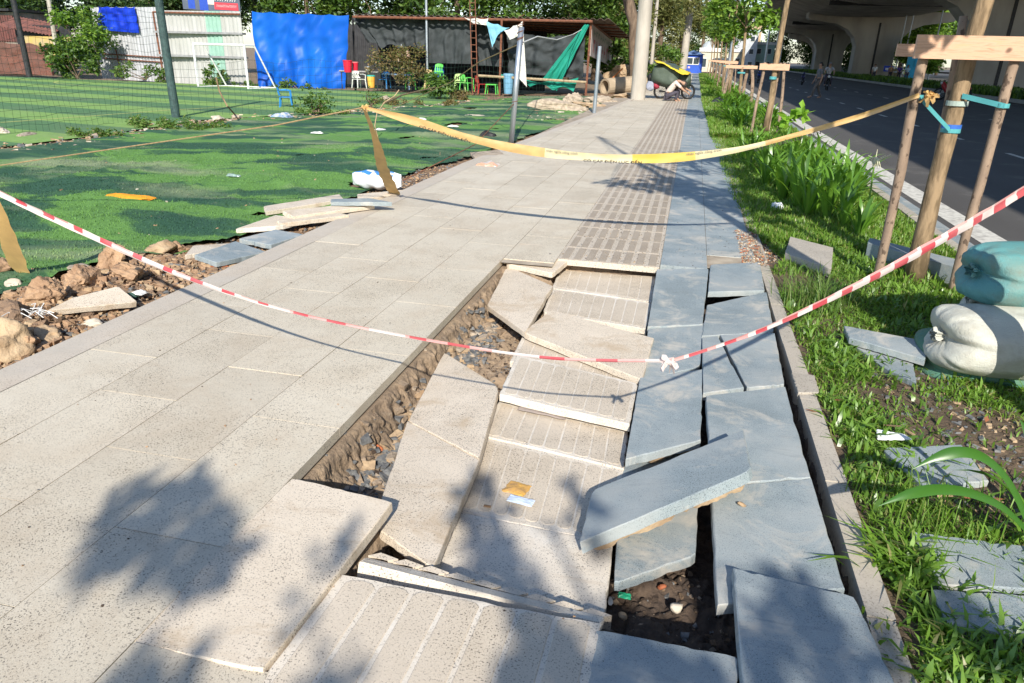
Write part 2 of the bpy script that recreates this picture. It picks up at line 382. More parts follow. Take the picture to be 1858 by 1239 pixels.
# tactile and blue-grey columns
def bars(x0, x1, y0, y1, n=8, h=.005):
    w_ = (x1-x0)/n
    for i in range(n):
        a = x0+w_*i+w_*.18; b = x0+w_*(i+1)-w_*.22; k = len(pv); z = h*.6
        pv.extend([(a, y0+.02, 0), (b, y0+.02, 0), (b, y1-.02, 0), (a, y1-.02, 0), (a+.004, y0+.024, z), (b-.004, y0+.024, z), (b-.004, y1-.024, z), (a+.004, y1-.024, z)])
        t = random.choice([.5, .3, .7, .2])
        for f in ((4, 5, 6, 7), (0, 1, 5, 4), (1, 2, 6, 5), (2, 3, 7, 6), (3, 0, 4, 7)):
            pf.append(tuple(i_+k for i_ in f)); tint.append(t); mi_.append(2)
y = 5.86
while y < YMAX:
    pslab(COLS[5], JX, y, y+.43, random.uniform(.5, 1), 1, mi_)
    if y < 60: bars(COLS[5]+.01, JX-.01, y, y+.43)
    y += .43
y = 1.76-.43*4
while y < 1.3:
    y += .43
y = 5.95
while y < YMAX:
    pslab(JX, GX, y, y+.86, random.uniform(.6, 1), 3, mi_, z=.0); y += .86
y = 6.42
while y < YMAX:
    pslab(GX, EX if y < 9 else .68, y, y+.86, random.uniform(.6, 1), 3, mi_); y += .86
# near rows below the frame
for yy in (.04, .9): pslab(COLS[5], JX, yy, min(yy+.86, 1.28), .8, 1, mi_); pslab(JX, GX, yy-.2, min(yy+.66, 1.1), .8, 3, mi_); pslab(GX, EX, yy-.3, min(yy+.56, .9), .8, 3, mi_)
me = bpy.data.meshes.new('pavement'); me.from_pydata(pv, [], pf); me.update()
for mm in (M['cream'], M['fartile'], M['farbar'], M['grey']): me.materials.append(mm)
me.polygons.foreach_set('material_index', mi_)
at = me.attributes.new('tint', 'FLOAT', 'FACE'); at.data.foreach_set('value', tint)
pave = place('pavement', me); tag(pave, kind='structure')
# edge band that follows the ragged left border
e = MB(); yy = [-2+.5*i for i in range(60)]+[28+2*i for i in range(62)]
for a, b in zip(yy, yy[1:]):
    for y0, y1 in ((a, b),):
        xa, xb_ = xl(y0), xl(y1)
        P = [(xa, y0, -.002), (xa+.225, y0, -.002), (xb_+.225, y1, -.002), (xb_, y1, -.002)]
        e.quad(*P); e.quad((xa, y0, -.2), (xa, y0, -.002), (xb_, y1, -.002), (xb_, y1, -.2))
tag(e.build('pavement_edge', M['edge'], origin=(0, 0, 0)), kind='structure')
# joint bed under the slabs, leaving the broken part open
j = MB()
def flatz(x0, x1, y0, y1, z): j.quad((x0, y0, z), (x1, y0, z), (x1, y1, z), (x0, y1, z))
flatz(-3.16, PX0-.006, -3, YMAX, -.006); flatz(PX0, .72, 6.0, YMAX, -.0065); flatz(PX0, .72, -3, 1.25, -.0065)
flatz(PX0, COLS[5], 5.62, 6.0, -.007)
tag(j.build('pavement_bed', M['joint'], origin=(0, 0, 0)), kind='structure')
# soil floor of the broken part
def inpit(x, y):
    d = min(x-(-1.375), .745-x, y-1.70, 5.99-y)
    if x < -.96: d = min(d, y-2.16)
    if x < -.96: d = min(d, 5.62-y)
    if x < -.06 and y < 1.9: d = min(d, y-1.79)
    return d
def soilz(x, y):
    d = inpit(x, y); d0 = d; d += (.030*nz(x, y, 31, 5)+.022*nz(x, y, 33, 14)+.012*nz(x, y, 35, 34))*sst(.0, .03, d); s = sst(-.01, .10, d)
    z = -.062-.19*s
    z += (.03*nz(x, y, 0, 4)+.03*nz(x, y, 5, 11)+.018*nz(x, y, 8, 28))*s
    z += .02*nz(x, y, 18, 45)*s+.035*abs(nz(x, y, 19, 9))*s
    if x > -.02 and y < 2.3: z += .05*sst(.0, .25, d)*(.5+nz(x, y, 2, 6))
    return z
s = MB(); NU, NV = 250, 480
def soilp(u, v):
    x, y = lerp(-1.44, .80, u), lerp(1.55, 6.12, v); z = soilz(x, y); d = inpit(x, y)
    k_ = sst(-.01, .02, d)*(1-sst(.09, .16, d))
    return (x+(.030*nz(y, z*1.6, 3, 11)+.018*nz(y, z*1.5, 6, 30))*k_, y+.016*nz(x, z*1.5, 8, 22)*k_, z+.014*nz(x, y, 50, 70)*k_)
s.grid(NU, NV, soilp)
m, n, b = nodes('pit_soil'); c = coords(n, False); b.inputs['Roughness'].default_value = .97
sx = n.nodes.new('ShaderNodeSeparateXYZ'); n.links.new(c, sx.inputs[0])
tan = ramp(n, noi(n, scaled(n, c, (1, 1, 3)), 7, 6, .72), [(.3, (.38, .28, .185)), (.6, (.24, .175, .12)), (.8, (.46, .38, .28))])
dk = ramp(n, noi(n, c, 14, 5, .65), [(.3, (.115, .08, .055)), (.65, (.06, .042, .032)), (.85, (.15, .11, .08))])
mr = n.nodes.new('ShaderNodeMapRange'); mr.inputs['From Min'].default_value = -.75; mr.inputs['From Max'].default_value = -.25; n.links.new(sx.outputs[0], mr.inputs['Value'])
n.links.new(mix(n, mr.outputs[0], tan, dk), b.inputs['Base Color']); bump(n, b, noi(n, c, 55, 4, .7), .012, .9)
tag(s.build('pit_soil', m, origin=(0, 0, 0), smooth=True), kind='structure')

# ================================================================== loose slabs
def bil(c, u, v):                                 # c: far-left, far-right, near-right, near-left
    return (c[0]*(1-u)+c[1]*u)*v+(c[3]*(1-u)+c[2]*u)*(1-v)
def slab(name, label, px, mat, th=.04, group=None, cat='paving slab', ridges=0, seed=0, chip=.0024, world=False, ru=(.03, .97), rv=(.05, .95), cavity=False, rh=.0022, under=False, ymin=None):
    c = [Vector(p) if world else G(*p) for p in px]
    cen = sum(c, Vector())/4
    nrm = (c[1]-c[0]).cross(c[3]-c[0]).normalized()
    if nrm.z < 0: nrm = -nrm
    nrm = (c[2]-c[0]).cross(c[3]-c[1]).normalized()
    if nrm.z < 0: nrm = -nrm
    dv = nrm*((c[0]-c[1]+c[2]-c[3]).dot(nrm)/4); c = [c[0]-dv, c[1]+dv, c[2]-dv, c[3]+dv]
    rr = random.Random(seed*13+5)
    loop = []; K = 14
    cor = [c[0], c[1], c[2], c[3]]
    for k in range(4):
        a, b_ = cor[k], cor[(k+1) % 4]
        for i in range(K):
            t = i/K; p = a.lerp(b_, t)
            q = rr.gauss(0, chip)
            if rr.random() < .04: q += rr.uniform(.003, .009)
            if i == 0: q += rr.choice([.001, .002, .003, .012])
            p = p+(cen-p).normalized()*max(q, -.001)
            loop.append(p)
    n_ = len(loop); mb = MB()
    inner = [p+(cen-p).normalized()*.005+nrm*rr.uniform(-.0003, .0003) for p in loop]
    outer = [p-nrm*.004 for p in loop]; bot = [p-nrm*(th+rr.uniform(-.002, .003)) for p in loop]
    vs = inner+outer+bot; fs = [tuple(range(n_))[::-1]]
    for i in range(n_):
        k = (i+1) % n_
        fs += [(i, k, n_+k, n_+i), (n_+i, n_+k, 2*n_+k, 2*n_+i)]
    fs.append(tuple(range(2*n_, 3*n_)))
    mb.add(vs, fs, 0)
    if ridges:
        for i in range(ridges):
            w_ = (ru[1]-ru[0])/ridges; a = ru[0]+w_*(i+.06); b_ = ru[0]+w_*(i+.94)
            prof = []
            steps = [0, .15, .5, .85, 1.]
            v0, v1 = rv; r_ = .035
            pts = [(a, v0+r_), (lerp(a, b_, .15), v0+.01), (lerp(a, b_, .5), v0), (lerp(a, b_, .85), v0+.01), (b_, v0+r_), (b_, v1-r_), (lerp(a, b_, .85), v1-.01), (lerp(a, b_, .5), v1), (lerp(a, b_, .15), v1-.01), (a, v1-r_)]
            cu, cv = (a+b_)/2, (v0+v1)/2
            h = rh
            lo = [bil(c, u, v)+nrm*.0002 for u, v in pts]; hi = [bil(c, lerp(u, cu, .06), lerp(v, cv, .012))+nrm*h for u, v in pts]
            q = len(pts)
            mb.add(lo+hi, [tuple(range(q, 2*q))[::-1]]+[(k, (k+1) % q, q+(k+1) % q, q+k) for k in range(q)], 1)
    o = mb.build(name, [mat, M['bar']] if ridges else mat, origin=(cen.x, cen.y, min(p.z for p in bot)))
    bm = bmesh.new(); bm.from_mesh(o.data); bmesh.ops.recalc_face_normals(bm, faces=bm.faces); bm.to_mesh(o.data); bm.free()
    if under:
        u_ = MB(); NN = 26
        def fn(a, b_):
            p = bil(c, lerp(.03, .97, a), lerp(.02, .95, b_)); e_ = min(a, 1-a, b_*1.6, (1-b_)*1.3)
            return p-nrm*(th-.002+(.018+.026*max(0, nz(p.x, p.y, 1, 9)+.45)+.014*nz(p.x, p.y, 4, 34))*sst(0, .05, e_))
        u_.grid(NN*2, NN, fn); tag(u_.build('mortar_bed', M['clay2'], parent=o), 'brown mortar and soil still stuck under the slab')
    return tag(o, label, cat, group)
C_, T_, Gy = M['cream_loose'], M['tactile'], M['grey']
def SL(nm, lab, px, mat, **k): return slab(nm, lab, px, mat, seed=hash_(lab), **k)
def hash_(s_): return sum(ord(ch)*(i+3) for i, ch in enumerate(s_)) % 9973
SL('cream_slab', 'dusty pale square slab sunk at the head of the trench, left of the ribbed row edge', [(942, 441, 0), (1058, 450, 0), (1003, 496, -.03), (917, 477, -.02)], C_)
SL('cream_slab', 'speckled cream slab lying askew between the trench and the broken ribbed slabs', [(920, 480, -.05), (1003, 521, -.05), (953, 600, -.05), (884, 556, -.09)], C_)
SL('tactile_slab', 'farthest sunken ribbed slab right below the intact ribbed pavement edge', [(1021, 474, -.13), (1190, 501, -.11), (1183, 548, -.11), (1001, 523, -.13)], T_, ridges=9)
SL('tactile_slab', 'ribbed slab with an orange mud stain in the sunken row', [(1001, 524, -.115), (1183, 549, -.10), (1173, 597, -.09), (985, 566, -.10)], T_, ridges=9)
SL('cream_slab', 'plain cream slab with a brown mud smear overlapping the ribbed slab beside it', [(1000, 560, -.055), (1186, 615, -.05), (1166, 687, -.04), (948, 604, -.075)], C_)
SL('tactile_slab', 'ribbed slab under the knot of the red and white tape', [(950, 606, -.13), (1163, 686, -.10), (1158, 697, -.10), (925, 655, -.13)], T_, ridges=9)
SL('tactile_slab', 'dusty white ribbed slab crossed by the tape shadow', [(938, 643, -.09), (1158, 695, -.07), (1143, 769, -.06), (905, 716, -.085)], T_, ridges=9)
SL('tactile_slab', 'ribbed slab with a flattened grey plastic strip on it', [(905, 727, -.155), (1140, 783, -.14), (1133, 850, -.12), (872, 790, -.14)], T_, ridges=9)
SL('tactile_slab', 'large sunken ribbed slab carrying the torn orange packet', [(871, 791, -.145), (1133, 851, -.13), (1104, 985, -.13), (826, 926, -.145)], T_, ridges=9)
SL('tactile_slab', 'ribbed slab in the photographer\'s shadow, nearest of the sunken row', [(826, 928, -.14), (1113, 984, -.12), (1096, 1135, -.11), (781, 1033, -.12)], T_, ridges=0)  # this shadow comes from added leaf clusters; no person is modelled
SL('cream_slab', 'cream slab tipped towards the trench at its middle, crossed by the tape shadow', [(806, 640, -.13), (906, 700, -.075), (870, 832, -.07), (740, 762, -.11)], C_)
SL('cream_slab', 'long cream slab tipped into the trench in front of another tipped one', [(739, 764, -.105), (870, 834, -.07), (786, 1031, -.05), (676, 952, -.075)], C_)
SL('cream_slab', 'cream slab with its right corner raised above the near end of the trench', [(531, 868, .002), (712, 907, .032), (477, 1220, .006), (231, 1161, .003)], C_)
SL('blue_grey_slab', 'far blue-grey slab of the inner row, tipped beside the stained ribbed slab', [(1192, 487, 0), (1286, 488, -.002), (1275, 587, -.03), (1175, 594, -.05)], Gy)
SL('blue_grey_slab', 'short blue-grey slab beneath the tape knot in the inner row', [(1176, 597, -.06), (1277, 585, -.04), (1271, 665, -.06), (1163, 690, -.075)], Gy)
SL('blue_grey_slab', 'muddy blue-grey slab with its near edge jutting over the soil', [(1161, 686, -.05), (1276, 668, -.035), (1272, 800, -.03), (1135, 831, -.025)], Gy, under=True)
SL('blue_grey_slab', 'blue-grey slab heaved up on its right corner, lying across the gap in the row', [(1075, 893, -.03), (1349, 775, .145), (1364, 858, .135), (1049, 980, .0)], Gy, under=True, th=.048)
SL('blue_grey_slab', 'blue-grey slab sunk into dark soil under the heaved one', [(1130, 850, -.14), (1268, 800, -.12), (1264, 1010, -.10), (1113, 1055, -.09)], Gy)
SL('blue_grey_slab', 'farthest loose blue-grey slab of the outer row, sprinkled with grit', [(1289, 480, 0.004), (1379, 475, .004), (1388, 527, .004), (1285, 529, .012)], Gy)
SL('blue_grey_slab', 'blue-grey slab of the outer row just behind the long black crack', [(1283, 552, -.03), (1391, 530, -.012), (1405, 602, -.01), (1273, 610, -.04)], Gy)
SL('blue_grey_slab', 'cracked blue-grey piece left of the long black crack', [(1274, 612, -.035), (1302, 609, -.03), (1350, 703, -.012), (1276, 713, -.02)], Gy)
SL('blue_grey_slab', 'cracked blue-grey piece right of the long black crack', [(1307, 608, -.03), (1406, 603, -.012), (1424, 699, -.008), (1355, 702, -.010)], Gy)
SL('blue_grey_slab', 'long scratched blue-grey slab of the outer row, farther one with faint scrawls', [(1281, 717, 0), (1425, 701, 0), (1471, 866, 0), (1290, 880, 0)], Gy)
SL('blue_grey_slab', 'long blue-grey slab of the outer row running into the near shade', [(1290, 882, 0), (1472, 868, 0), (1533, 1066, 0), (1301, 1100, -.01)], Gy)
SL('blue_grey_slab', 'raised blue-grey slab at the bottom right corner of the broken patch', [(1330, 1030, .045), (1551, 1080, .03), (1640, 1275, .01), (1352, 1275, .03)], Gy, under=True)
SL('blue_grey_slab', 'blue-grey slab in deep blue shade at the bottom edge beside the ribbed one', [(1076, 1139, 0), (1340, 1190, .0), (1338, 1330, 0), (1050, 1330, 0)], Gy)
SL('tactile_slab', 'nearest ribbed slab with rounded ridges at the bottom edge', [(619, 1041, 0), (1092, 1131, 0), (1056, 1330, 0), (400, 1330, 0)], T_, ridges=7, rv=(.03, .98))
# standing slab seen edge-on behind the nearest ribbed slab
a_, b_, c2_, d_ = G(651, 1021, -.015), G(1094, 1128, -.035), G(1060, 1135, -.10), G(650, 1040, -.17)
dirn = (b_-a_).normalized(); nn = Vector((-dirn.y, dirn.x, 0))
top = [a_+nn*.045+Vector((0, 0, -.012)), b_+nn*.04+Vector((0, 0, -.035)), b_, a_]
o = slab('tactile_slab', 'ribbed slab tipped on edge, only its notched top side showing', [tuple(p) for p in [a_+nn*.05+Vector((0, 0, -.006)), b_+nn*.045+Vector((0, 0, -.03)), b_, a_]], T_, th=.15, seed=77, world=True)
mb = MB()
for i in range(9):
    t0, t1 = i/9+.012, (i+1)/9-.012
    p, q = a_.lerp(b_, t0)+nn*.05, a_.lerp(b_, t1)+nn*.05
    zz = lerp(-.004, -.03, t0)
    mb.add([p+Vector((0, 0, zz)), q+Vector((0, 0, zz-.003)), q+nn*.02+dirn*.03+Vector((0, 0, zz-.003)), p+nn*.028+dirn*.035+Vector((0, 0, zz)),
            p+Vector((0, 0, zz-.14)), q+Vector((0, 0, zz-.14)), q+nn*.02+dirn*.03+Vector((0, 0, zz-.14)), p+nn*.028+dirn*.035+Vector((0, 0, zz-.14))],
           [(0, 1, 2, 3), (3, 2, 6, 7), (1, 5, 6, 2), (0, 3, 7, 4)])
mb.build('ridge', M['bar'], parent=o)

# slabs dumped on the verge beside the turf
def GTz(px, py, h=0.): p = GT(px, py, h); return p
def VS(nm, lab, pts, mat, **k):
    w_ = [GT(x, y_, h) for x, y_, h in pts]; return slab(nm, lab, [tuple(p) for p in w_], mat, world=True, seed=hash_(lab), **k)
VS('cream_slab', 'long cream slab lying farthest in the pile on the green turf', [(478, 374, .06), (616, 352, .05), (624, 361, .05), (482, 384, .06)], C_)
VS('blue_grey_slab', 'blue-grey slab topmost on the pile next to the white sack', [(600, 361, .17), (671, 359, .17), (712, 367, .16), (600, 366, .17)], Gy)
VS('cream_slab', 'cream slab in the middle of the pile, under the blue-grey one', [(512, 382, .13), (660, 367, .12), (680, 372, .11), (532, 393, .11)], C_)
VS('cream_slab', 'cream slab propped over a dark hollow, lowest of the pile', [(502, 400, .09), (612, 385, .09), (634, 390, .08), (508, 405, .09)], C_)
VS('tactile_slab', 'ribbed slab sloping on the verge behind two blue-grey ones', [(500, 390, .08), (560, 397, .08), (505, 410, .07), (425, 416, .06)], T_, ridges=7)
VS('blue_grey_slab', 'blue-grey slab on the verge, farther of two side by side', [(500, 416, .07), (552, 425, .06), (492, 444, .05), (432, 433, .06)], Gy)
VS('blue_grey_slab', 'blue-grey slab on the verge, nearer of two side by side', [(428, 438, .06), (484, 456, .04), (392, 477, .04), (353, 461, .05)], Gy)
VS('cream_slab', 'cream slab half buried behind the nearer blue-grey slab of the verge', [(350, 446, .05), (420, 440, .04), (372, 458, .04), (335, 462, .04)], C_)
VS('cream_slab', 'tan slab under the hanging tape shadow among the clay clods', [(132, 537, .10), (215, 521, .09), (250, 545, .06), (84, 566, .08)], C_)
VS('cream_slab', 'small pale slab lying on the pavement edge beside the orange plastic bag', [(857, 306, .06), (893, 311, .06), (876, 329, .05), (824, 319, .05)], C_)
VS('cream_slab', 'broken slab with rough underside beside the grey post foot', [(852, 276, .07), (905, 272, .07), (917, 281, .06), (862, 286, .05)], M['concrete_rock'])
VS('cream_slab', 'narrow slab poking out from under the white sack', [(648, 352, .07), (730, 344, .06), (742, 350, .05), (650, 361, .06)], C_)

# ================================================================== right side: bed, kerbs, gutter, road
k = MB()
def kerb_run(k, x0, x1, y0, y1, zt, zb, step=.5, jit=.003):
    y = y0
    while y < y1:
        yn = min(y+step, y1); j0 = random.uniform(-jit, jit); z = zt+random.uniform(-jit, jit)
        k.box((x0+j0, y+.004, zb), (x1+j0, yn-.004, z)); y = yn
kerb_run(k, .715, .80, -2, 6.3, -.012, -.45, .8, .004)
kerb_run(k, .70, .80, 6.42, 150, -.008, -.3, 1.0, .003)
tag(k.build('inner_kerb', M['kerb'], origin=(0, 0, 0)), kind='structure')
def bz(x, y): return -.035+.03*nz(x, y, 3, 1.4)+.012*nz(x, y, 7, 6)-.02*sst(2.2, 2.55, x)
b2 = MB()
b2.grid(60, 220, lambda u, v: (lerp(.80, 2.60, u), -2+34*v**1.7, bz(lerp(.80, 2.60, u), -2+34*v**1.7)))
b2.quad((.78, 32, -.035), (2.6, 32, -.035), (2.6, 160, -.035), (.78, 160, -.035))
tag(b2.build('planting_bed', M['bedsoil'], origin=(0, 0, 0), smooth=True), kind='structure')
k = MB(); kerb_run(k, 2.56, 2.68, -2, 160, .0, -.4, 1.0, .003); tag(k.build('road_kerb', M['kerb'], origin=(0, 0, 0)), kind='structure')
k = MB(); y = -2
while y < 140: k.box((2.69, y+.004, -.3), (3.02, y+.996, -.115+random.uniform(-.001, .001))); y += 1
tag(k.build('gutter_strip', M['grey'], origin=(0, 0, 0)), kind='structure')
r = MB(); r.quad((3.0, -60, -.125), (16.9, -60, -.125), (16.9, 260, -.125), (3.0, 260, -.125)); r.quad((24, -60, -.125), (60, -60, -.125), (60, 260, -.125), (24, 260, -.125))
r.quad((-60, 260, -.13), (120, 260, -.13), (120, 700, -.13), (-60, 700, -.13))
tag(r.build('road', M['asphalt'], origin=(0, 0, 0)), kind='structure')
r = MB(); r.quad((3.14, -20, -.121), (3.46, -20, -.121), (3.46, 160, -.121), (3.14, 160, -.121))
y = 5.2
for xx, sp in ((6.75, 4.0), (10.4, 4.0)):
    y = 1.
    while y < 150: r.quad((xx, y, -.121), (xx+.12, y, -.121), (xx+.12, y+1.1, -.121), (xx, y+1.1, -.121)); y += sp
tag(r.build('road_markings', M['roadpaint'], origin=(0, 0, 0)), kind='structure')
r = MB(); r.grid(10, 60, lambda u, v: (lerp(17.05, 24, u), lerp(-40, 240, v), .05+.08*nz(u*9, v*60, 0, .7)))
tag(r.build('median', M['bedsoil'], origin=(0, 0, 0)), kind='structure')
k = MB(); kerb_run(k, 16.85, 17.07, -40, 240, .06, -.3, 2., .004); tag(k.build('median_kerb', M['concrete'], origin=(0, 0, 0)), kind='structure')

# ================================================================== left side: dirt, torn turf, pitch
d = MB()
def dgrid(u, v):
    y = -2+40*v**1.5; x = xl(y)+.02-(11.5+2*u)*u; return (x, y, zl(x, y)-.035+.02*nz(x, y, 1, 5)*sst(0, .1, u))
d.grid(220, 260, dgrid)
tag(d.build('verge_dirt', M['rubble_dirt'], origin=(0, 0, 0), smooth=True), kind='structure')
def turf_in(x, y):
    e_ = interp([(0, 1.25), (4.2, 1.1), (6, .62), (8, .45), (10, .55), (12, .25), (20, .2), (30, .35), (40, .6)], y)
    dd = xl(y)-x
    if dd < e_+.12*nz(x, y, 2, 2.5)+.07*nz(x, y, 4, 8): return False
    if x < xb(y)+.35+.5*nz(x, y, 6, .9): return False
    if nz(x, y, 21, 1.3) > .62: return False
    return y < 33.5
def turfz(x, y):
    r_ = abs(nz(x, y, 11, 1.1)); fold = .03*(1-sst(0, .10, r_))*sst(.1, .5, nz(x, y, 15, .35)+.4)
    return zl(x, y)+.012+.02*nz(x, y, 13, 2.6)+fold
t = MB()
def tg(u, v):
    y = 2+32*v**1.45; x = xl(y)-.2-10.6*u; return (x, y, turfz(x, y))
t.grid(230, 330, tg, keep=lambda u, v: turf_in(xl(2+32*v**1.45)-.2-10.6*u, 2+32*v**1.45))
tag(t.build('torn_turf', M['turf'], origin=(0, 0, 0), smooth=True, solid=0), kind='structure')
p_ = MB(); ys = [0, 6, 10, 14, 18, 22.8, 26, 29, 33, 35.2]
for a, b_ in zip(ys, ys[1:]): p_.quad((-62, a, -.30), (xb(a)-.1, a, -.30), (xb(b_)-.1, b_, -.30), (-62, b_, -.30))
tag(p_.build('football_pitch', M['pitch'], origin=(0, 0, 0)), kind='structure')
ln = MB()
def gline(px, w_=.06):
    q = [G(a, b_, -.294) for a, b_ in px]
    for a, b_ in zip(q, q[1:]):
        t_ = (b_-a).normalized(); n_ = Vector((-t_.y, t_.x, 0))*w_; ln.quad(a-n_, b_-n_, b_+n_, a+n_)
gline([(0, 222), (100, 215), (200, 207.5), (300, 200), (440, 192), (600, 185), (700, 181)], .05)
gline([(620, 176), (480, 172), (390, 169), (300, 166), (200, 159.5), (140, 154.5), (105, 151), (97, 149), (108, 147), (180, 147.5), (300, 152.5), (420, 158), (520, 162)], .045)
tag(ln.build('pitch_lines', M['line'], origin=(0, 0, 0)), kind='structure')

# blades
def blades(name, pts, hgt, wid, mat, lean=.5, kind='stuff', label=None, cat=None, group=None, seg=2, parent=None, origin=(0, 0, 0)):
    """pts (n,3); each blade is a bent strip"""
    n_ = len(pts); P = np.asarray(pts, dtype=np.float64)
    th = RNG.uniform(0, 2*np.pi, n_); ph = RNG.uniform(0, 2*np.pi, n_)
    h = hgt*RNG.uniform(.5, 1.3, n_); w_ = wid*RNG.uniform(.6, 1.3, n_); ln_ = lean*RNG.uniform(.1, 1.4, n_)
    sx_ = np.stack([np.cos(th), np.sin(th), np.zeros(n_)], 1)*w_[:, None]/2
    dr = np.stack([-np.sin(th), np.cos(th), np.zeros(n_)], 1)+.5*np.stack([np.cos(ph), np.sin(ph), np.zeros(n_)], 1)
    up = np.array([0, 0, 1.])
    mid = P+up*(h*.6)[:, None]+dr*(h*ln_*.35)[:, None]
    tip = P+up*(h*(1-.25*np.minimum(ln_, 1.5)))[:, None]+dr*(h*ln_)[:, None]
    V = np.stack([P-sx_*.7, P+sx_*.7, mid+sx_, mid-sx_, tip], 1).reshape(-1, 3)
    k_ = np.arange(n_)*5
    F1 = np.stack([k_, k_+1, k_+2, k_+3], 1); F2 = np.stack([k_+3, k_+2, k_+4, k_+4], 1)
    me = bpy.data.meshes.new(name); me.vertices.add(len(V)); me.vertices.foreach_set('co', V.astype(np.float32).ravel())
    loops = np.concatenate([F1, F2[:, :3]], 1).ravel()
    me.loops.add(len(loops)); me.loops.foreach_set('vertex_index', loops.astype(np.int32))
    ls = np.stack([np.arange(n_)*7, np.arange(n_)*7+4], 1).ravel()
    me.polygons.add(2*n_); me.polygons.foreach_set('loop_start', ls.astype(np.int32)); me.update(calc_edges=True); me.materials.append(mat)
    o = place(name, me, parent, None if parent else origin)
    return tag(o, label, cat, group, kind) if kind or label else o
def scatter(x0, x1, y0, y1, n_, dens, zf, ypow=1.):
    out = []
    for _ in range(n_):
        y = y0+(y1-y0)*random.random()**ypow; x = random.uniform(x0, x1)
        if random.random() < dens(x, y): out.append((x, y, zf(x, y)-.004))
    return out
def bedd(x, y):
    d_ = .15+1.1*sst(-.22, .12, nz(x, y, 0, 1.1)+.22*nz(x, y, 3, 4)+.12)
    if x < .86: d_ *= .5+.8*nz(x, y, 9, 3)
    if y > 6: d_ += .6
    if x > 1.35 and 2.95 < y < 3.75: d_ *= .3
    if .85 < x < 1.3 and 4.6 < y < 6.6: d_ *= .35
    if x < interp([(0, .84), (6, .80), (6.6, .95), (7.6, .74), (10, .63), (17, .54), (30, .46), (90, .56)], y)+.05*nz(x, y, 5, 5): return 0
    return d_
pts = scatter(.80, 2.56, 1.4, 7.5, 64000, bedd, bz)
blades('bed_grass', pts, .046, .0085, M['grass'], lean=1.1, label='short carpet grass covering the planting bed beside the slabs', cat='grass')
pts = scatter(.82, 2.4, 1.5, 7.0, 9000, lambda x, y: bedd(x, y)*(1.3 if x < 1.35 else .55)*sst(-.3, .2, nz(x, y, 40, 2.2)), bz)
blades('bed_weeds', pts, .075, .017, M['broad'], lean=.9, label='broad-leaved weeds mixed into the carpet grass of the bed', cat='weeds')
pts = scatter(.45, 2.56, 7.2, 18, 52000, bedd, bz, 1.3)
blades('bed_grass', pts, .075, .011, M['grass'], lean=.7, label='grass of the planting bed between the near stake frame and the second one', cat='grass')
pts = scatter(.42, 2.56, 17, 95, 50000, lambda x, y: 1 if x > interp([(17, .54), (30, .46), (90, .56)], y)+.08*nz(x, y, 5, 2) else 0, lambda x, y: -.03, 2.2)
blades('bed_grass', pts, .16, .03, M['grass'], lean=.6, label='grass of the far planting bed under the row of staked trees', cat='grass')
pts = scatter(16.9, 21, 30, 150, 16000, lambda x, y: 1, lambda x, y: .04, 1.3)
blades('median_hedge', pts, .42, .12, M['leafmid'], lean=.5, label='low hedge planting along the median under the flyover', cat='hedge')
# short pile of the turf close by
def tpile(x, y): return 1 if turf_in(x, y) and turf_in(x+.03, y) and turf_in(x-.03, y) else 0
pts = scatter(-10.5, -3.6, 3.4, 13, 60000, tpile, turfz, 1.3)
blades('turf_pile', pts, .022, .007, M['turf'], lean=.5, label='short plastic pile of the torn turf sheets', cat='turf pile')
# ================================================================== stones and gravel
ICO = None
def ico():
    global ICO
    if ICO is None:
        bm = bmesh.new(); bmesh.ops.create_cube(bm, size=1.45)
        ICO = (np.array([v.co[:] for v in bm.verts]), np.array([[v.index for v in f.verts] for f in bm.faces])); bm.free()
    return ICO
def gravel(name, pts, smin, smax, mats, label, cat='gravel', flatn=.6, kind='stuff'):
    V0, F0 = ico(); n_ = len(pts)
    V = []; Fs = []; mi = []
    for i, p in enumerate(pts):
        s_ = smin+(smax-smin)*random.random()**2.5
        r_ = Matrix.Rotation(random.uniform(0, 6.28), 3, 'Z') @ Matrix.Rotation(random.uniform(-.5, .5), 3, 'X')
        a = np.array(r_)
        sc_ = np.array([1, random.uniform(.5, .9), random.uniform(flatn*.6, flatn)])*s_
        v = (V0*RNG.uniform(.45, 1.2, (len(V0), 1)))*sc_ @ a.T+np.array([p[0], p[1], p[2]+s_*.08])
        V.append(v); Fs.append(F0+i*len(V0)); mi += [random.randrange(len(mats))]*len(F0)
    return tag(np_mesh(name, np.concatenate(V), np.concatenate(Fs), mats, origin=(0, 0, 0), mi=mi), label, cat, None, kind)
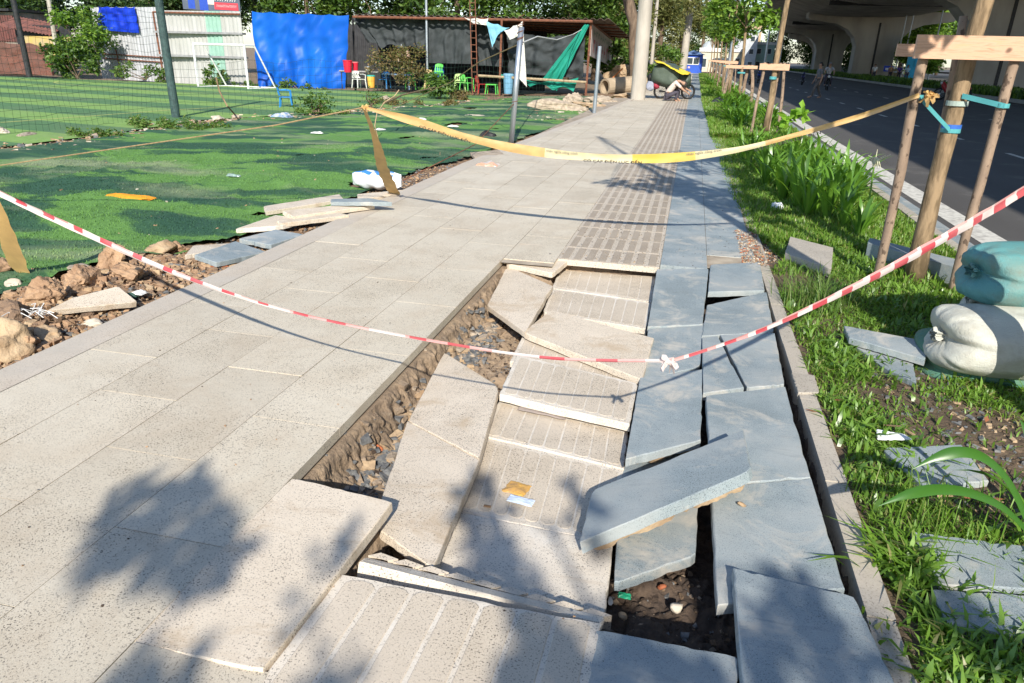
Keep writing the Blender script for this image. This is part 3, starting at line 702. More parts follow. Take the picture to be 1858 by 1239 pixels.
def rock(name, label, p, size, mat, seed=0, rz=0, sub=4, rough=.28, group=None, cat='rock', sink=.25, crumble=.05):
    bm = bmesh.new(); bmesh.ops.create_icosphere(bm, subdivisions=sub, radius=1)
    off = Vector((seed*3.1, seed*1.7, seed*.9))
    for v in bm.verts:
        d0 = v.co.copy()
        # a few flattening planes make it angular
        q = 1.0
        for k_ in range(8):
            nv = Vector((math.sin(seed*7+k_*2.3), math.cos(seed*3+k_*1.9), math.sin(seed+k_*4.1))).normalized()
            dd = d0.dot(nv)
            if dd > .56: q = min(q, .56/dd+.02)
        n1 = noise.noise(d0*1.3+off); n2 = noise.noise(d0*4+off); n3 = noise.noise(d0*11+off)
        v.co = d0*(q+rough*n1+crumble*2*n2+crumble*n3)
        v.co = Vector((v.co.x*size[0], v.co.y*size[1], v.co.z*size[2]))
        if v.co.z < -size[2]*.7: v.co.z = -size[2]*.7
    rot = Matrix.Rotation(rz, 4, 'Z')
    for v in bm.verts: v.co = rot @ v.co+Vector(p)+Vector((0, 0, size[2]*(.7-sink)))
    me = bpy.data.meshes.new(name); bm.to_mesh(me); bm.free(); me.materials.append(mat)
    if crumble < .05: me.polygons.foreach_set('use_smooth', [True]*len(me.polygons))
    o = place(name, me, None, (p[0], p[1], p[2])); return tag(o, label, cat, group)
def rkpts(n_, fn):
    return [fn() for _ in range(n_)]
def ledge():
    y = 2.3+random.random()**1.4*9; d_ = abs(random.gauss(0, .28)) if random.random() < .7 else random.uniform(0, .8)
    x = xl(y)-.02-d_; return (x, y, zl(x, y)-.02)
gravel('grit', rkpts(5200, ledge), .006, .032, [M['grit'], M['clay2'], M['rubble_dirt'], M['clay'], M['grit']], 'grit and small stones along the broken pavement edge by the turf')
def ledge2():
    y = 2.4+random.random()**1.2*3.0; x = xl(y)-random.uniform(.12, 1.7 if y < 4.4 else 1.0); return (x, y, zl(x, y)-.02)
gravel('clods', rkpts(3600, ledge2), .008, .05, [M['clay'], M['rubble_dirt'], M['clay'], M['clay2']], 'small clods of dry clay heaped beside the pavement', 'clods', .9)
def pitp():
    while True:
        x = random.uniform(-1.38, .7); y = random.uniform(1.75, 5.9)
        if inpit(x, y) > .06 and (x < -.8 or (x > -.15 and y < 2.4)): return (x, y, soilz(x, y))
gravel('pit_rubble', rkpts(3600, pitp), .003, .022, [M['grit'], M['mortar'], M['soil'], M['darksoil'], M['darksoil'], M['darksoil']], 'small rubble lying in the dug-out soil under the slabs', 'rubble')
def trench():
    t_ = random.random()**.9; y = lerp(2.25, 4.9, t_); x = -1.22+.0*y+random.gauss(0, .05)+.02*math.sin(y*9); return (x, y, soilz(x, y)+.0)
gravel('trench_rubble', rkpts(2200, trench), .006, .05, [M['grit'], M['grit'], M['clay2'], M['grit'], M['mortar'], M['grit'], M['concrete_rock']], 'blue-grey broken stone along the bottom of the trench', 'rubble')
# grit on the far ridged paving and the strip between slabs and bed
def gp():
    x = random.uniform(COLS[5], JX); y = 5.95+random.random()**1.6*2.6
    return (x, y, .0)
gravel('scattered_grit', rkpts(900, gp), .003, .009, [M['grit'], M['darksoil'], M['clay2']], 'fine grit lying between the ridges of the intact ribbed paving')
def gp2():
    t_ = random.random(); x = .58+abs(random.gauss(0, .20)); y = 6.25+t_*1.3-.35*(x-.6); return (x, y, .0 if x < .78 else -.03)
gravel('kerb_debris', rkpts(1600, gp2), .004, .018, [M['clay2'], M['brick'], M['grit'], M['whitestone'], M['rubble_dirt']], 'reddish grit heap where the outer row meets the grass bed')
def gp3():
    x = random.uniform(1.15, 2.2); y = random.uniform(2.7, 4.3); return (x, y, bz(x, y))
gravel('bed_stones', rkpts(1500, gp3), .004, .026, [M['grit'], M['clay2'], M['grit'], M['bedsoil'], M['bedsoil'], M['grit']], 'mixed stones on the bare patch of the bed in front of the sandbags')
def gp4():
    x = random.uniform(-3.1, .65); y = 1.4+random.random()**1.5*14; 
    return (x, y, .001) if inpit(x, y) < -.02 else (x-1.6, y+1, .001)
gravel('loose_specks', rkpts(520, gp4), .002, .007, [M['grit'], M['darksoil'], M['clay']], 'stray specks of grit on the pavement', flatn=.5)
def gp5():
    x = random.uniform(-.85, .6); y = random.uniform(5.9, 8); return (x, y, .001)
gravel('loose_specks', rkpts(420, gp5), .002, .008, [M['grit'], M['darksoil']], 'dark specks of grit on the pavement behind the collapse', flatn=.5)
def farrub():
    y = 20+random.random()*14; x = xl(y)-.1-abs(random.gauss(0, .9)); return (x, y, zl(x, y)-.02)
gravel('far_rubble', rkpts(1500, farrub), .02, .11, [M['whitestone'], M['clay2'], M['concrete_rock'], M['dirt']], 'pale rubble spread between the boulder and the concrete pole')
def mid():
    y = 9+random.random()*22; x = xb(y)+random.gauss(.3, .45); return (x, y, zl(x, y)-.02)
gravel('border_rubble', rkpts(1300, mid), .02, .10, [M['whitestone'], M['clay2'], M['concrete_rock'], M['grit'], M['clay']], 'rubble line between the torn turf and the football pitch')
def specks():
    y = 5+random.random()**1.5*24; x = lerp(xb(y)+.5, xl(y)-.6, random.random()); return (x, y, turfz(x, y))
gravel('turf_litter', rkpts(230, specks), .006, .03, [M['whitestone'], M['clay2'], M['clay']], 'crumbs of mortar and litter strewn over the green turf', flatn=.5)

rk = [('large tan boulder at the left photo edge with a yellow paint mark', (10, 640), (.16, .15, .15), 'clay2'),
 ('tan egg-shaped clay lump beside the painted boulder', (50, 633), (.06, .10, .08), 'clay'),
 ('flat layered tan stone in front of the dumped slab', (92, 610), (.15, .08, .05), 'clay2'),
 ('rounded orange clay boulder left of the dumped slab', (88, 548), (.13, .12, .12), 'clay'),
 ('crumbly orange clay mass behind the dumped slab', (150, 520), (.22, .13, .11), 'clay'),
 ('small grey-white stone beside the rounded clay boulder', (28, 525), (.07, .06, .06), 'whitestone'),
 ('tall crumbling clay clod under the red and white tape', (205, 482), (.12, .11, .14), 'clay'),
 ('broad clay clod right of the tall crumbling one', (235, 503), (.17, .11, .09), 'clay'),
 ('pale rounded clod between the tall clod and the blue-grey slab', (290, 462), (.14, .12, .09), 'clay2'),
 ('small brown clod just before the blue-grey verge slab', (328, 458), (.08, .08, .07), 'clay'),
 ('dark brown clod heap at the left edge above the boulder', (18, 585), (.17, .12, .10), 'rubble_dirt'),
 ('clay lump at the foot of the hanging yellow tape', (12, 500), (.15, .12, .12), 'clay'),
 ('cream crumbly stone near the pavement edge below the dumped slab', (165, 592), (.09, .05, .035), 'whitestone'),
 ('small slate-coloured stone in the grit near the pale clod', (318, 486), (.06, .05, .03), 'grit'),
 ('flat grey stone below the pale clod, close to the pavement', (383, 512), (.10, .06, .025), 'grit'),
 ('pinkish flat stone between the pavement and the blue-grey slab', (403, 487), (.09, .05, .025), 'brick'),
 ('concrete chunk with light patches behind the tall clod', (150, 495), (.14, .10, .06), 'concrete_rock')]
for i, (lab, (px, py), sz, mt) in enumerate(rk):
    p = GT(px, py, -.03); rock('stone' if 'cl' not in lab else 'clay_clod', lab, tuple(p), sz, M[mt], seed=i+1, rz=i*1.3, crumble=.07 if mt in ('clay', 'rubble_dirt') else .035)
# stones in the trench and pit
pk = [('angular blue-grey stone at the near end of the trench', (640, 868), (.045, .04, .035), 'grit'), ('blue-grey stone behind the nearest trench stone', (655, 830), (.05, .045, .04), 'grit'),
 ('cream chunk clinging to the trench wall near its near end', (652, 808), (.045, .035, .03), 'whitestone'), ('red-brown brick piece in the trench', (684, 820), (.03, .025, .025), 'brick'),
 ('slate-grey rubble lump halfway along the trench', (705, 760), (.075, .10, .04), 'grit'), ('dark stone where the tape shadow enters the trench', (762, 700), (.05, .07, .035), 'grit'),
 ('pale mortar chunk under the tape by the trench', (820, 603), (.08, .06, .03), 'whitestone'), ('flat white stone in the wide end of the trench', (855, 605), (.08, .05, .02), 'whitestone'),
 ('long mortar lump lying across the wide end of the trench', (850, 638), (.11, .04, .02), 'clay2'), ('cream chunk at the trench bend', (765, 665), (.05, .04, .03), 'whitestone')]
for i, (lab, (px, py), sz, mt) in enumerate(pk):
    p = G(px, py, -.235); rock('stone', lab, tuple(p), sz, M[mt], seed=i+31, rz=i*.9, sub=3, crumble=.05)
for i, (lab, px, py, sz, mt, z) in enumerate([('small cream pebble on the scratched blue-grey slab', 1345, 917, (.018, .014, .012), 'clay2', 0.), ('pale chip on the dark soil beside the green glass', 1225, 1107, (.03, .02, .02), 'whitestone', -.2),
   ('pinkish pebble on the dark soil under the sunk slab', 1200, 1067, (.018, .018, .015), 'brick', -.2), ('whitish sliver at the left of the dark soil hole', 1107, 1092, (.012, .026, .01), 'white', -.2),
   ('round brown pebble on the dark soil in the hole', 1130, 1120, (.018, .016, .014), 'clay2', -.2),
   ('small stone on the sunken head slab', 998, 461, (.012, .01, .008), 'grit', 0.)]):
    rock('pebble', lab, tuple(G(px, py, z)), sz, M[mt], seed=i+60, sub=2, crumble=.02)
o = rock('boulder', 'big twin-humped tan boulder on the turf by the second galvanised post', tuple(GT(1012, 203, -.05)), (.95, .36, .27), M['concrete_rock'], seed=9, rz=.40, sub=5, rough=.22, crumble=.035, sink=.1)
for i, (lab, px, py, sz) in enumerate([('flat pale rubble slab half sunk in the turf, farther one', 855, 213, (.55, .22, .06)), ('low broken concrete lump by the first galvanised post', 880, 283, (.28, .15, .05)),
   ('pale rubble lump left of the bent rod on the pitch border', 395, 222, (.28, .2, .14)), ('rubble lump with white patches right of the bent rod', 430, 218, (.25, .18, .12)),
   ('pale stone right of the boulder', 1020, 207, (.18, .12, .06)), ('grey pipe-like stone at the far left pitch border', 45, 250, (.5, .12, .07)),
   ('tan stone at the far left pitch border', 5, 245, (.18, .15, .12)), ('low pale stone in front of the plastic chair', 700, 183, (.3, .25, .15))]):
    rock('rubble_lump', lab, tuple(GT(px, py, -.05)), sz, M['concrete_rock' if i % 2 else 'whitestone'], seed=i+80, rz=i, sub=4)
# kerb stones and pieces in the bed
def BS(nm, lab, pts, mat, **k): return slab(nm, lab, pts, mat, seed=hash_(lab), **k)
BS('kerb_stone', 'loose cream kerb block lying in the grass right of the grit heap', [(1434, 429, .06), (1512, 449, .06), (1509, 488, .05), (1424, 459, .05)], M['kerb'], th=.12, cat='kerb stone')
BS('kerb_stone', 'long dark grey kerb stone standing behind the near stakes', [(1578, 431, .11), (1775, 480, .13), (1768, 494, .13), (1574, 440, .11)], M['grey'], th=.24, cat='kerb stone')
BS('grey_plank_slab', 'narrow grey slab leaning in front of the sandbags, upper of two', [(1531, 589, .06), (1692, 622, .08), (1678, 650, .07), (1541, 614, .04)], Gy, th=.04, group=None)
BS('grey_plank_slab', 'flat grey slab under the leaning one, beside the green sandbag', [(1552, 628, .0), (1655, 648, .01), (1664, 694, .01), (1606, 668, .0)], Gy, th=.04)
BS('blue_grey_slab', 'blue-grey slab lying in the bed under the arching lily leaves', [(1600, 812, .0), (1745, 806, .0), (1795, 872, .0), (1680, 885, .0)], Gy)
BS('blue_grey_slab', 'shaded blue-grey slab at the right edge of the bed', [(1655, 964, .0), (1860, 990, .0), (1900, 1070, .0), (1700, 1060, .0)], Gy)
BS('blue_grey_slab', 'broken blue-grey slab lowest at the right edge near the corner', [(1690, 1068, .0), (1880, 1080, .0), (1900, 1160, .0), (1720, 1130, .0)], Gy)
BS('cream_slab', 'small crooked stone capping the kerb gap left of the bed', [(1436, 675, .0), (1478, 680, .0), (1488, 712, .0), (1448, 712, .0)], M['kerb'], cat='kerb stone')
pl = G(1620, 790, .02)
BS('white_board_scrap', 'white broken board scrap on the stones in front of the sandbags', [(1590, 779, .01), (1640, 785, .03), (1655, 797, .02), (1592, 795, .0)], M['whiteplastic'], th=.008, cat='scrap')

# ================================================================== sandbags
def sandbag(name, label, base, length, r_, az, mat, slump=.72, seed=0, tilt=0., endup=0.):
    """tied end first at base; body runs along az"""
    d_ = Vector((math.cos(az), math.sin(az), 0)); s_ = Vector((-d_.y, d_.x, 0)); u_ = Vector((0, 0, 1))
    prof = [(-.07, .040), (-.055, .052), (-.035, .036), (-.015, .022), (.0, .026), (.006, .060), (.014, .095), (.03, .128), (.055, .150), (.09, .165), (.14, .174), (.22, .178), (.32, .178), (.42, .175), (.52, .165), (.59, .14), (.64, .10), (.66, .04)]
    prof = [(a*length/.66 if a > 0 else a, b*r_/.178 if a > 0.005 else b*.8) for a, b in prof]
    NT = 96; vs = []; cz = base[2]+r_*slump
    bulge = .06
    for i, (a, rr) in enumerate(prof):
        for k_ in range(NT):
            th = 2*math.pi*k_/NT
            near = sst(.14, .0, a) if False else (1-sst(.0, .16, a))
            q_ = rr/r_; lw = sst(.1, .45, q_)*(1-sst(.93, 1.0, q_)) if a > .003 else 0
            lob = 1+.10*near*math.cos(2*th)+.05*near*math.cos(5*th+seed+3*nz(th*.7, seed, 2))+.03*near*math.sin(15*th+seed*2)
            r2 = rr*lob*(1+.10*nz(a*7, math.cos(th)*1.3, math.sin(th)*1.3+seed, 1)+.05*nz(a*16, math.cos(th)*3, math.sin(th)*3+seed, 1))*(1+.05*max(0, 1-abs(a)/.10)*abs(math.sin(11*th+seed+2*nz(th, seed, 3))))
            fa = a-.095*lw*abs(math.sin(th+.15*math.sin(seed)))**.7*(1.15 if math.sin(th) < 0 else .8)
            if a <= .005: r2 = rr*(1+.28*math.sin(5*th+seed)+.2*math.sin(11*th)); 
            y_ = math.cos(th)*r2*1.12; z_ = math.sin(th)*r2*slump*1.05
            z_ = max(z_, -r_*slump*.80)
            p = Vector(base)+d_*fa+s_*y_+u_*(cz-base[2]+z_+endup*(1-sst(-.1, .2, a))+tilt*a)
            vs.append(p)
    n_ = len(prof); fs = []
    for i in range(n_-1):
        for k_ in range(NT):
            k2 = (k_+1) % NT; fs.append((i*NT+k_, (i+1)*NT+k_, (i+1)*NT+k2, i*NT+k2))
    fs.append(tuple(range((n_-1)*NT, n_*NT)))
    mb = MB(); mb.add(vs, fs); o = mb.build(name, mat, smooth=True)
    md = o.modifiers.new('sub', 'SUBSURF'); md.levels = 1; md.render_levels = 1
    bm = bmesh.new(); bm.from_mesh(o.data); bmesh.ops.recalc_face_normals(bm, faces=bm.faces); bm.to_mesh(o.data); bm.free()
    kn = MB(); pc = Vector(base)+u_*(cz-base[2]+endup); kn.tube([pc+s_*(.030*math.cos(t_*.9))+u_*(.03*math.sin(t_*.9))+d_*(.004*math.sin(t_)) for t_ in range(0, 15)], .004, 5)
    kn.build('tie_string', mat, parent=o)
    return tag(o, label, 'sandbag')
def bagmat(name, c1, c2):
    m, n, b = nodes(name); c = coords(n); b.inputs['Roughness'].default_value = .6; b.inputs['Specular IOR Level'].default_value = .3
    f = noi(n, c, 3, 4); n.links.new(mix(n, ramp(n, noi(n, c, 5, 6, .7), [(.45, 0.), (.75, .6)]), ramp(n, f, [(.3, c1), (.7, c2)]), (.22, .17, .11)), b.inputs['Base Color'])
    wv = n.nodes.new('ShaderNodeTexWave'); wv.inputs['Scale'].default_value = 65; wv.inputs['Distortion'].default_value = 1.5; wv.wave_type = 'BANDS'; wv.bands_direction = 'DIAGONAL'; n.links.new(c, wv.inputs[0])
    h = mix(n, .5, noi(n, c, 170, 2), noi(n, scaled(n, c, (1.2, 5, 5)), 6, 5, .65)); bump(n, b, h, .010, .9); return m
teal = bagmat('teal_woven_bag', (.15, .37, .36), (.09, .26, .27)); offw = bagmat('white_woven_bag', (.60, .60, .52), (.46, .46, .41)); green = bagmat('green_woven_bag', (.10, .25, .17), (.07, .18, .13))
sandbag('sandbag', 'teal woven sandbag on top of the stack at the right edge', (1.70, 4.44, .325), .80, .235, R(14), teal, slump=.76, seed=.6, endup=.03)
sandbag('sandbag', 'white woven sandbag with its knot showing, in the middle of the stack', (1.53, 4.22, -.005), .86, .25, R(8), offw, slump=.76, seed=2.1, endup=.02)
sandbag('sandbag', 'grey-white sandbag wedged between the teal one and the knotted white one', (1.80, 4.60, .17), .70, .22, R(-3), offw, slump=.68, seed=4)
sandbag('sandbag', 'dark green sandbag flattened at the bottom of the stack', (1.50, 4.40, -.12), .80, .27, R(-2), green, slump=.52, seed=5.5)

# ================================================================== tapes
def ribbon(name, pts, width, mats, seg, thick=0, label=None, cat=None, parent=None, twist=None, pattern=None, fold=.25, widths=None):
    """vertical ribbon through pts; strip of seg cells, with a fold along its middle"""
    P = [Vector(p) for p in pts]
    # resample with Catmull-Rom
    Q = []
    for i in range(len(P)-1):
        p0, p1, p2, p3 = P[max(i-1, 0)], P[i], P[i+1], P[min(i+2, len(P)-1)]
        for k_ in range(12):
            t = k_/12; Q.append(.5*((2*p1)+(-p0+p2)*t+(2*p0-5*p1+4*p2-p3)*t*t+(-p0+3*p1-3*p2+p3)*t**3))
    Q.append(P[-1]); Ls = [0]
    for a, b_ in zip(Q, Q[1:]): Ls.append(Ls[-1]+(b_-a).length)
    def at_(l):
        for i in range(len(Q)-1):
            if l <= Ls[i+1]: return Q[i].lerp(Q[i+1], (l-Ls[i])/max(1e-9, Ls[i+1]-Ls[i]))
        return Q[-1].copy()
    n_ = int(Ls[-1]/seg)+1; vs = []; fs = []; mi = []
    for i in range(n_+1):
        l = min(Ls[-1], i*seg); c_ = at_(l); t_ = (at_(min(Ls[-1], l+.02))-at_(max(0, l-.02))).normalized()
        side = t_.cross(Vector((0, 0, 1))); side = side.normalized() if side.length > .05 else Vector((0, 1, 0))
        up = side.cross(t_).normalized()
        w_ = width if widths is None else widths(l/Ls[-1])
        ph = twist(l/Ls[-1]) if twist else 0
        for k_ in range(5):
            q = (k_/4-.5)
            off = up*math.cos(ph)*q*w_+side*(math.sin(ph)*q*w_+fold*w_*(abs(q)*2-.5)*math.sin(l*3+1)+.1*w_*nz(l*9, k_*2.1, 0))
            vs.append(c_+off)
        if i < n_:
            for k_ in range(4):
                a = i*5+k_; fs.append((a, a+1, a+6, a+5)); mi.append(pattern(l, k_) if pattern else 0)
    mb = MB(); mb.v = [tuple(v) for v in vs]; mb.f = fs; mb.m = mi
    o = mb.build(name, mats, parent=parent, smooth=True); tag(o, label, cat)
    return o, at_, Ls[-1]
def plasticmat(name, c1, c2, trans=.35):
    m = bpy.data.materials.new(name); m.use_nodes = True; n = m.node_tree; n.nodes.clear(); out = n.nodes.new('ShaderNodeOutputMaterial')
    c = coords(n); col = ramp(n, noi(n, c, 8, 4), [(.35, c1), (.65, c2)])
    d_ = n.nodes.new('ShaderNodeBsdfDiffuse'); t_ = n.nodes.new('ShaderNodeBsdfTranslucent'); g_ = n.nodes.new('ShaderNodeBsdfGlossy'); g_.inputs['Roughness'].default_value = .3
    n.links.new(col, d_.inputs[0]); n.links.new(col, t_.inputs[0])
    a = n.nodes.new('ShaderNodeMixShader'); a.inputs[0].default_value = trans; n.links.new(d_.outputs[0], a.inputs[1]); n.links.new(t_.outputs[0], a.inputs[2])
    b_ = n.nodes.new('ShaderNodeMixShader'); b_.inputs[0].default_value = .06; n.links.new(a.outputs[0], b_.inputs[1]); n.links.new(g_.outputs[0], b_.inputs[2]); n.links.new(b_.outputs[0], out.inputs[0]); return m
M['ytape'] = plasticmat('yellow_warning_tape', (.80, .52, .20), (.66, .42, .17))
M['ypale'] = plasticmat('pale_yellow_tape', (.82, .74, .46), (.80, .66, .36))
M['ybright'] = plasticmat('bright_yellow_tape', (.88, .60, .10), (.85, .60, .14))
M['rtape'] = plasticmat('tape_red', (.66, .09, .11), (.62, .16, .17)); M['wtape'] = plasticmat('tape_white', (.85, .78, .74), (.82, .66, .62)); M['ptape'] = plasticmat('tape_pink', (.80, .38, .36), (.80, .50, .46))
YL = Vector((-2.85, 6.3, 1.12)); YR = Vector((1.60, 6.02, 1.40))
ypx = [(760, 222, 6.28), (850, 250, 6.26), (940, 270, 6.24), (1060, 284, 6.22), (1200, 287, 6.19), (1330, 273, 6.15), (1450, 243, 6.12), (1560, 211, 6.08)]
ypts = [YL]+[AY(*q) for q in ypx]+[YR]
def ypat(l, k_): return 1 if 1.7 < l < 2.45 or 2.95 < l < 3.5 else (2 if 2.45 <= l <= 2.95 else 0)
yo, yat, yl_ = ribbon('warning_tape', ypts, .085, [M['ytape'], M['ypale'], M['ybright']], .03, label='yellow high-voltage warning tape stretched across the far pavement to the left stake', cat='warning tape', pattern=ypat, fold=.16, widths=lambda t: lerp(.03, .080, sst(0, .12, t))*lerp(1, .5, sst(.55, .85, t))*(.88+.12*math.sin(t*23)))
def text_mesh(s_, size):
    cu = bpy.data.curves.new('t', 'FONT'); cu.body = s_; cu.size = size; cu.offset = size*.012
    ob = bpy.data.objects.new('t', cu); sc.collection.objects.link(ob); dg = bpy.context.evaluated_depsgraph_get()
    me_ = bpy.data.meshes.new_from_object(ob.evaluated_get(dg)); bpy.data.objects.remove(ob); bpy.data.curves.remove(cu); return me_
def lettering(s_, at_, l0, size, voff, mat, parent, stretch=1.25, flip=False, name='lettering', push=.012):
    me_ = text_mesh(s_, size); me_.materials.clear(); me_.materials.append(mat)
    for v in me_.vertices:
        l = l0+v.co.x*stretch; c_ = at_(l); t_ = (at_(l+.02)-at_(l-.02)).normalized(); side = t_.cross(Vector((0, 0, 1))).normalized(); up = side.cross(t_).normalized()
        v.co = c_+up*(v.co.y+voff)+side*push
    me_.name = name; return place(name, me_, parent)
ink = flat('black_print', (.045, .04, .035)); inkgrey = flat('faded_print', (.22, .19, .14)); redink = flat('red_print', (.62, .10, .10))
for l0 in (.55, 2.05, 3.42): lettering('CÓ CÁP ĐIỆN LỰC ĐẾN', yat, l0, .030, -.040, ink, yo, 1.5)
for l0 in (1.72, 2.9): lettering('nhân ngừa công trình', yat, l0, .026, .014, inkgrey, yo, 1.25)
def knot(nm, c_, r_, mat, parent, seed=0, n_=9):
    mb = MB(); rr = random.Random(seed)
    for i in range(n_):
        d_ = Vector((rr.uniform(-1, 1), rr.uniform(-1, 1), rr.uniform(-.8, .8))).normalized(); e_ = Vector((rr.uniform(-1, 1), rr.uniform(-1, 1), rr.uniform(-1, 1))).normalized()
        a = Vector(c_); b_ = a+d_*r_*.6; q = a+d_*r_*rr.uniform(.8, 1.3)+Vector((0, 0, -r_*.25)); s_ = d_.cross(e_).normalized()*r_*.28
        mb.add([a-s_*.4, a+s_*.4, b_+s_+e_*r_*.2, b_-s_, q+s_*.7, q-s_*.9], [(0, 1, 2, 3), (3, 2, 4, 5)])
    mb.tube([Vector(c_)+Vector((math.cos(t_)*r_*.3, math.sin(t_)*r_*.3, .12*r_*math.sin(t_*2))) for t_ in np.linspace(0, 6.3, 9)], r_*.22, 6, 0, False)
    return mb.build(nm, mat, parent=parent, smooth=False)
knot('knot', YL, .05, M['ytape'], yo, 3); knot('knot', YR+Vector((.05, -.05, .0)), .055, M['ytape'], yo, 5, 12)
# hanging end tied to the ground on the left of the yellow tape
ft = GT(714, 356, .0)
ho, _, _ = ribbon('hanging_tape', [YL+Vector((.0, 0, -.02)), YL.lerp(ft, .35)+Vector((.01, 0, 0)), YL.lerp(ft, .7)+Vector((.0, 0, -.02)), ft], .08, [M['ytape']], .03, label='yellow tape end hanging slanted down to the white sack', cat='warning tape', fold=.2, twist=lambda t: 1.9, widths=lambda t: lerp(.04, .17, sst(0, .8, t))*lerp(1, .5, sst(.93, 1, t)))
rope = MB(); fo = AY(-260, 322, 5.9); rope.tube([YL, AY(500, 227, 6.25), AY(330, 252, 6.2), AY(150, 278, 6.1), AY(0, 300, 6.05), fo], .0065, 6)
tag(rope.build('rope', simple('brown_rope', (.34, .25, .13), (.22, .15, .08), 30, .9)), 'thin brown rope running left from the yellow tape knot over the turf', 'rope')
JL = AY(-22, 338, 3.08)
h2 = [JL+Vector((-.02, .0, .02)), AY(5, 425, 3.75), GT(38, 497, .02)]
h2 = [AY(-20, 330, 3.7), AY(2, 400, 3.85), AY(20, 450, 4.0), GT(42, 500, .0)]
ho2, _, _ = ribbon('hanging_tape', h2, .10, [M['ytape']], .03, label='yellow tape strip hanging at the left edge over the clay clods', cat='warning tape', fold=.2, twist=lambda t: 2.2, widths=lambda t: lerp(.04, .15, sst(0, .7, t))*lerp(1, .35, sst(.9, 1, t)))
rpx = [(-22, 338, 3.08), (0, 350, 3.07), (150, 421, 2.97), (300, 489, 2.87), (450, 543, 2.75), (600, 582, 2.66), (800, 621, 2.55), (1000, 650, 2.45), (1215, 655, 2.40)]
def rwid(t): return lerp(.036, .012, sst(.15, .6, t))
def rpat(l, k_):
    f_ = (l % .20)/.20
    if l < 1.9: return 1 if f_ < .34 and 1 <= k_ <= 3 else (0 if k_ in (1, 2) else 2 if (k_ == 3 and int(l*7) % 3 == 0) else 0)
    return (1 if f_ < .45 else 2) if int(l/.2) % 3 != 0 else 0
ro, rat, rl_ = ribbon('barrier_tape', [AY(*q) for q in rpx], .04, [M['wtape'], M['rtape'], M['ptape']], .02, label='red and white barrier tape sagging from the left edge to the knot', cat='barrier tape', pattern=rpat, fold=.35, widths=rwid)
rpx2 = [(1215, 655, 2.40), (1300, 628, 2.52), (1420, 582, 2.75), (1600, 495, 3.1), (1750, 411, 3.4), (1858, 345, 3.65), (1960, 280, 3.85)]
def rpat2(l, k_):
    f_ = ((l+.08) % .155)/.155
    return 1 if f_ < .42 and k_ < 3 else (2 if (k_ == 3 or l < .4) and f_ < .8 else 0)
ro2, rat2, _ = ribbon('barrier_tape', [AY(*q) for q in rpx2], .045, [M['wtape'], M['rtape'], M['ptape']], .02, label='red and white barrier tape rising from the knot to the right edge above the sandbags', cat='barrier tape', pattern=rpat2, fold=.2, widths=lambda t: lerp(.014, .048, sst(0, .7, t)))
knot('knot', AY(1215, 655, 2.40), .04, M['wtape'], ro2, 8, 12)

# ================================================================== staked trees
def leafcloud(name, clusters, n_, size, mat, parent, seed=0, droop=0., aspect=.45):
    """clusters: (x,y,z,r); leaves are folded diamonds"""
    rg = np.random.default_rng(seed)
    C0 = np.array([c_[:3] for c_ in clusters]); Rr = np.array([c_[3] for c_ in clusters])
    idx = rg.choice(len(clusters), n_, p=Rr**2/np.sum(Rr**2))
    dv = rg.normal(0, 1, (n_, 3)); dv /= np.linalg.norm(dv, axis=1)[:, None]
    rad = Rr[idx]*rg.uniform(.25, 1.05, n_)
    P = C0[idx]+dv*rad[:, None]*np.array([1, 1, .75]); P[:, 2] -= droop*rg.random(n_)*Rr[idx]
    a = rg.normal(0, 1, (n_, 3)); a[:, 2] = a[:, 2]*.55-.25; a /= np.linalg.norm(a, axis=1)[:, None]
    b_ = np.cross(a, rg.normal(0, 1, (n_, 3))+np.array([0, 0, 1.2])); b_ /= np.linalg.norm(b_, axis=1)[:, None]
    nn_ = np.cross(a, b_); s_ = size*rg.uniform(.6, 1.4, n_)[:, None]
    V = np.stack([P, P+a*s_*.5+b_*s_*aspect*.5+nn_*s_*.06, P+a*s_, P+a*s_*.5-b_*s_*aspect*.5+nn_*s_*.06], 1).reshape(-1, 3)
    Fc = np.arange(n_*4).reshape(-1, 4)
    return np_mesh(name, V, Fc, mat, parent=parent)
def clusters(center, radii, n_, r0, r1, seed, flat_=1., hollow=.35):
    rr = random.Random(seed); out = []
    while len(out) < n_:
        d_ = Vector((rr.gauss(0, 1), rr.gauss(0, 1), rr.gauss(0, 1))).normalized()*rr.uniform(hollow, 1)**.6
        q = Vector(center)+Vector((d_.x*radii[0], d_.y*radii[1], d_.z*radii[2])); out.append((q.x, q.y, q.z, rr.uniform(r0, r1)))
    return out
def trunk_mesh(base, pts, rads, mat, parent, cl=None, limbs=8, seed=0, name='trunk', n=10):
    mb = MB(); P = [Vector(base)+Vector(p) for p in pts]; mb.tube(P, rads, n, jit=.06)
    if cl:
        rr = random.Random(seed)
        for c_ in rr.sample(cl, min(limbs, len(cl))):
            k_ = rr.randrange(max(1, len(P)-2), len(P)); a = P[k_]; b_ = Vector(c_[:3]); mid_ = a.lerp(b_, .5)+Vector((rr.uniform(-.1, .1), rr.uniform(-.1, .1), .08))*(b_-a).length
            r_ = rads[k_]*.5; mb.tube([a, mid_, b_], [r_, r_*.6, r_*.2], 5, cap=False)
    return mb.build(name, mat, parent=parent, smooth=True)
def tree(label, base, pts, rads, cl, n_, lsize, lmat, tmat, seed, limbs=10, group=None, cat='tree', name='street_tree', aspect=.45, droop=0.):
    t_ = thing(name, label, cat, tuple(base), group)
    trunk_mesh(base, pts, rads, tmat, t_, cl, limbs, seed)
    leafcloud('crown', cl, n_, lsize, lmat, t_, seed, droop, aspect)
    return t_
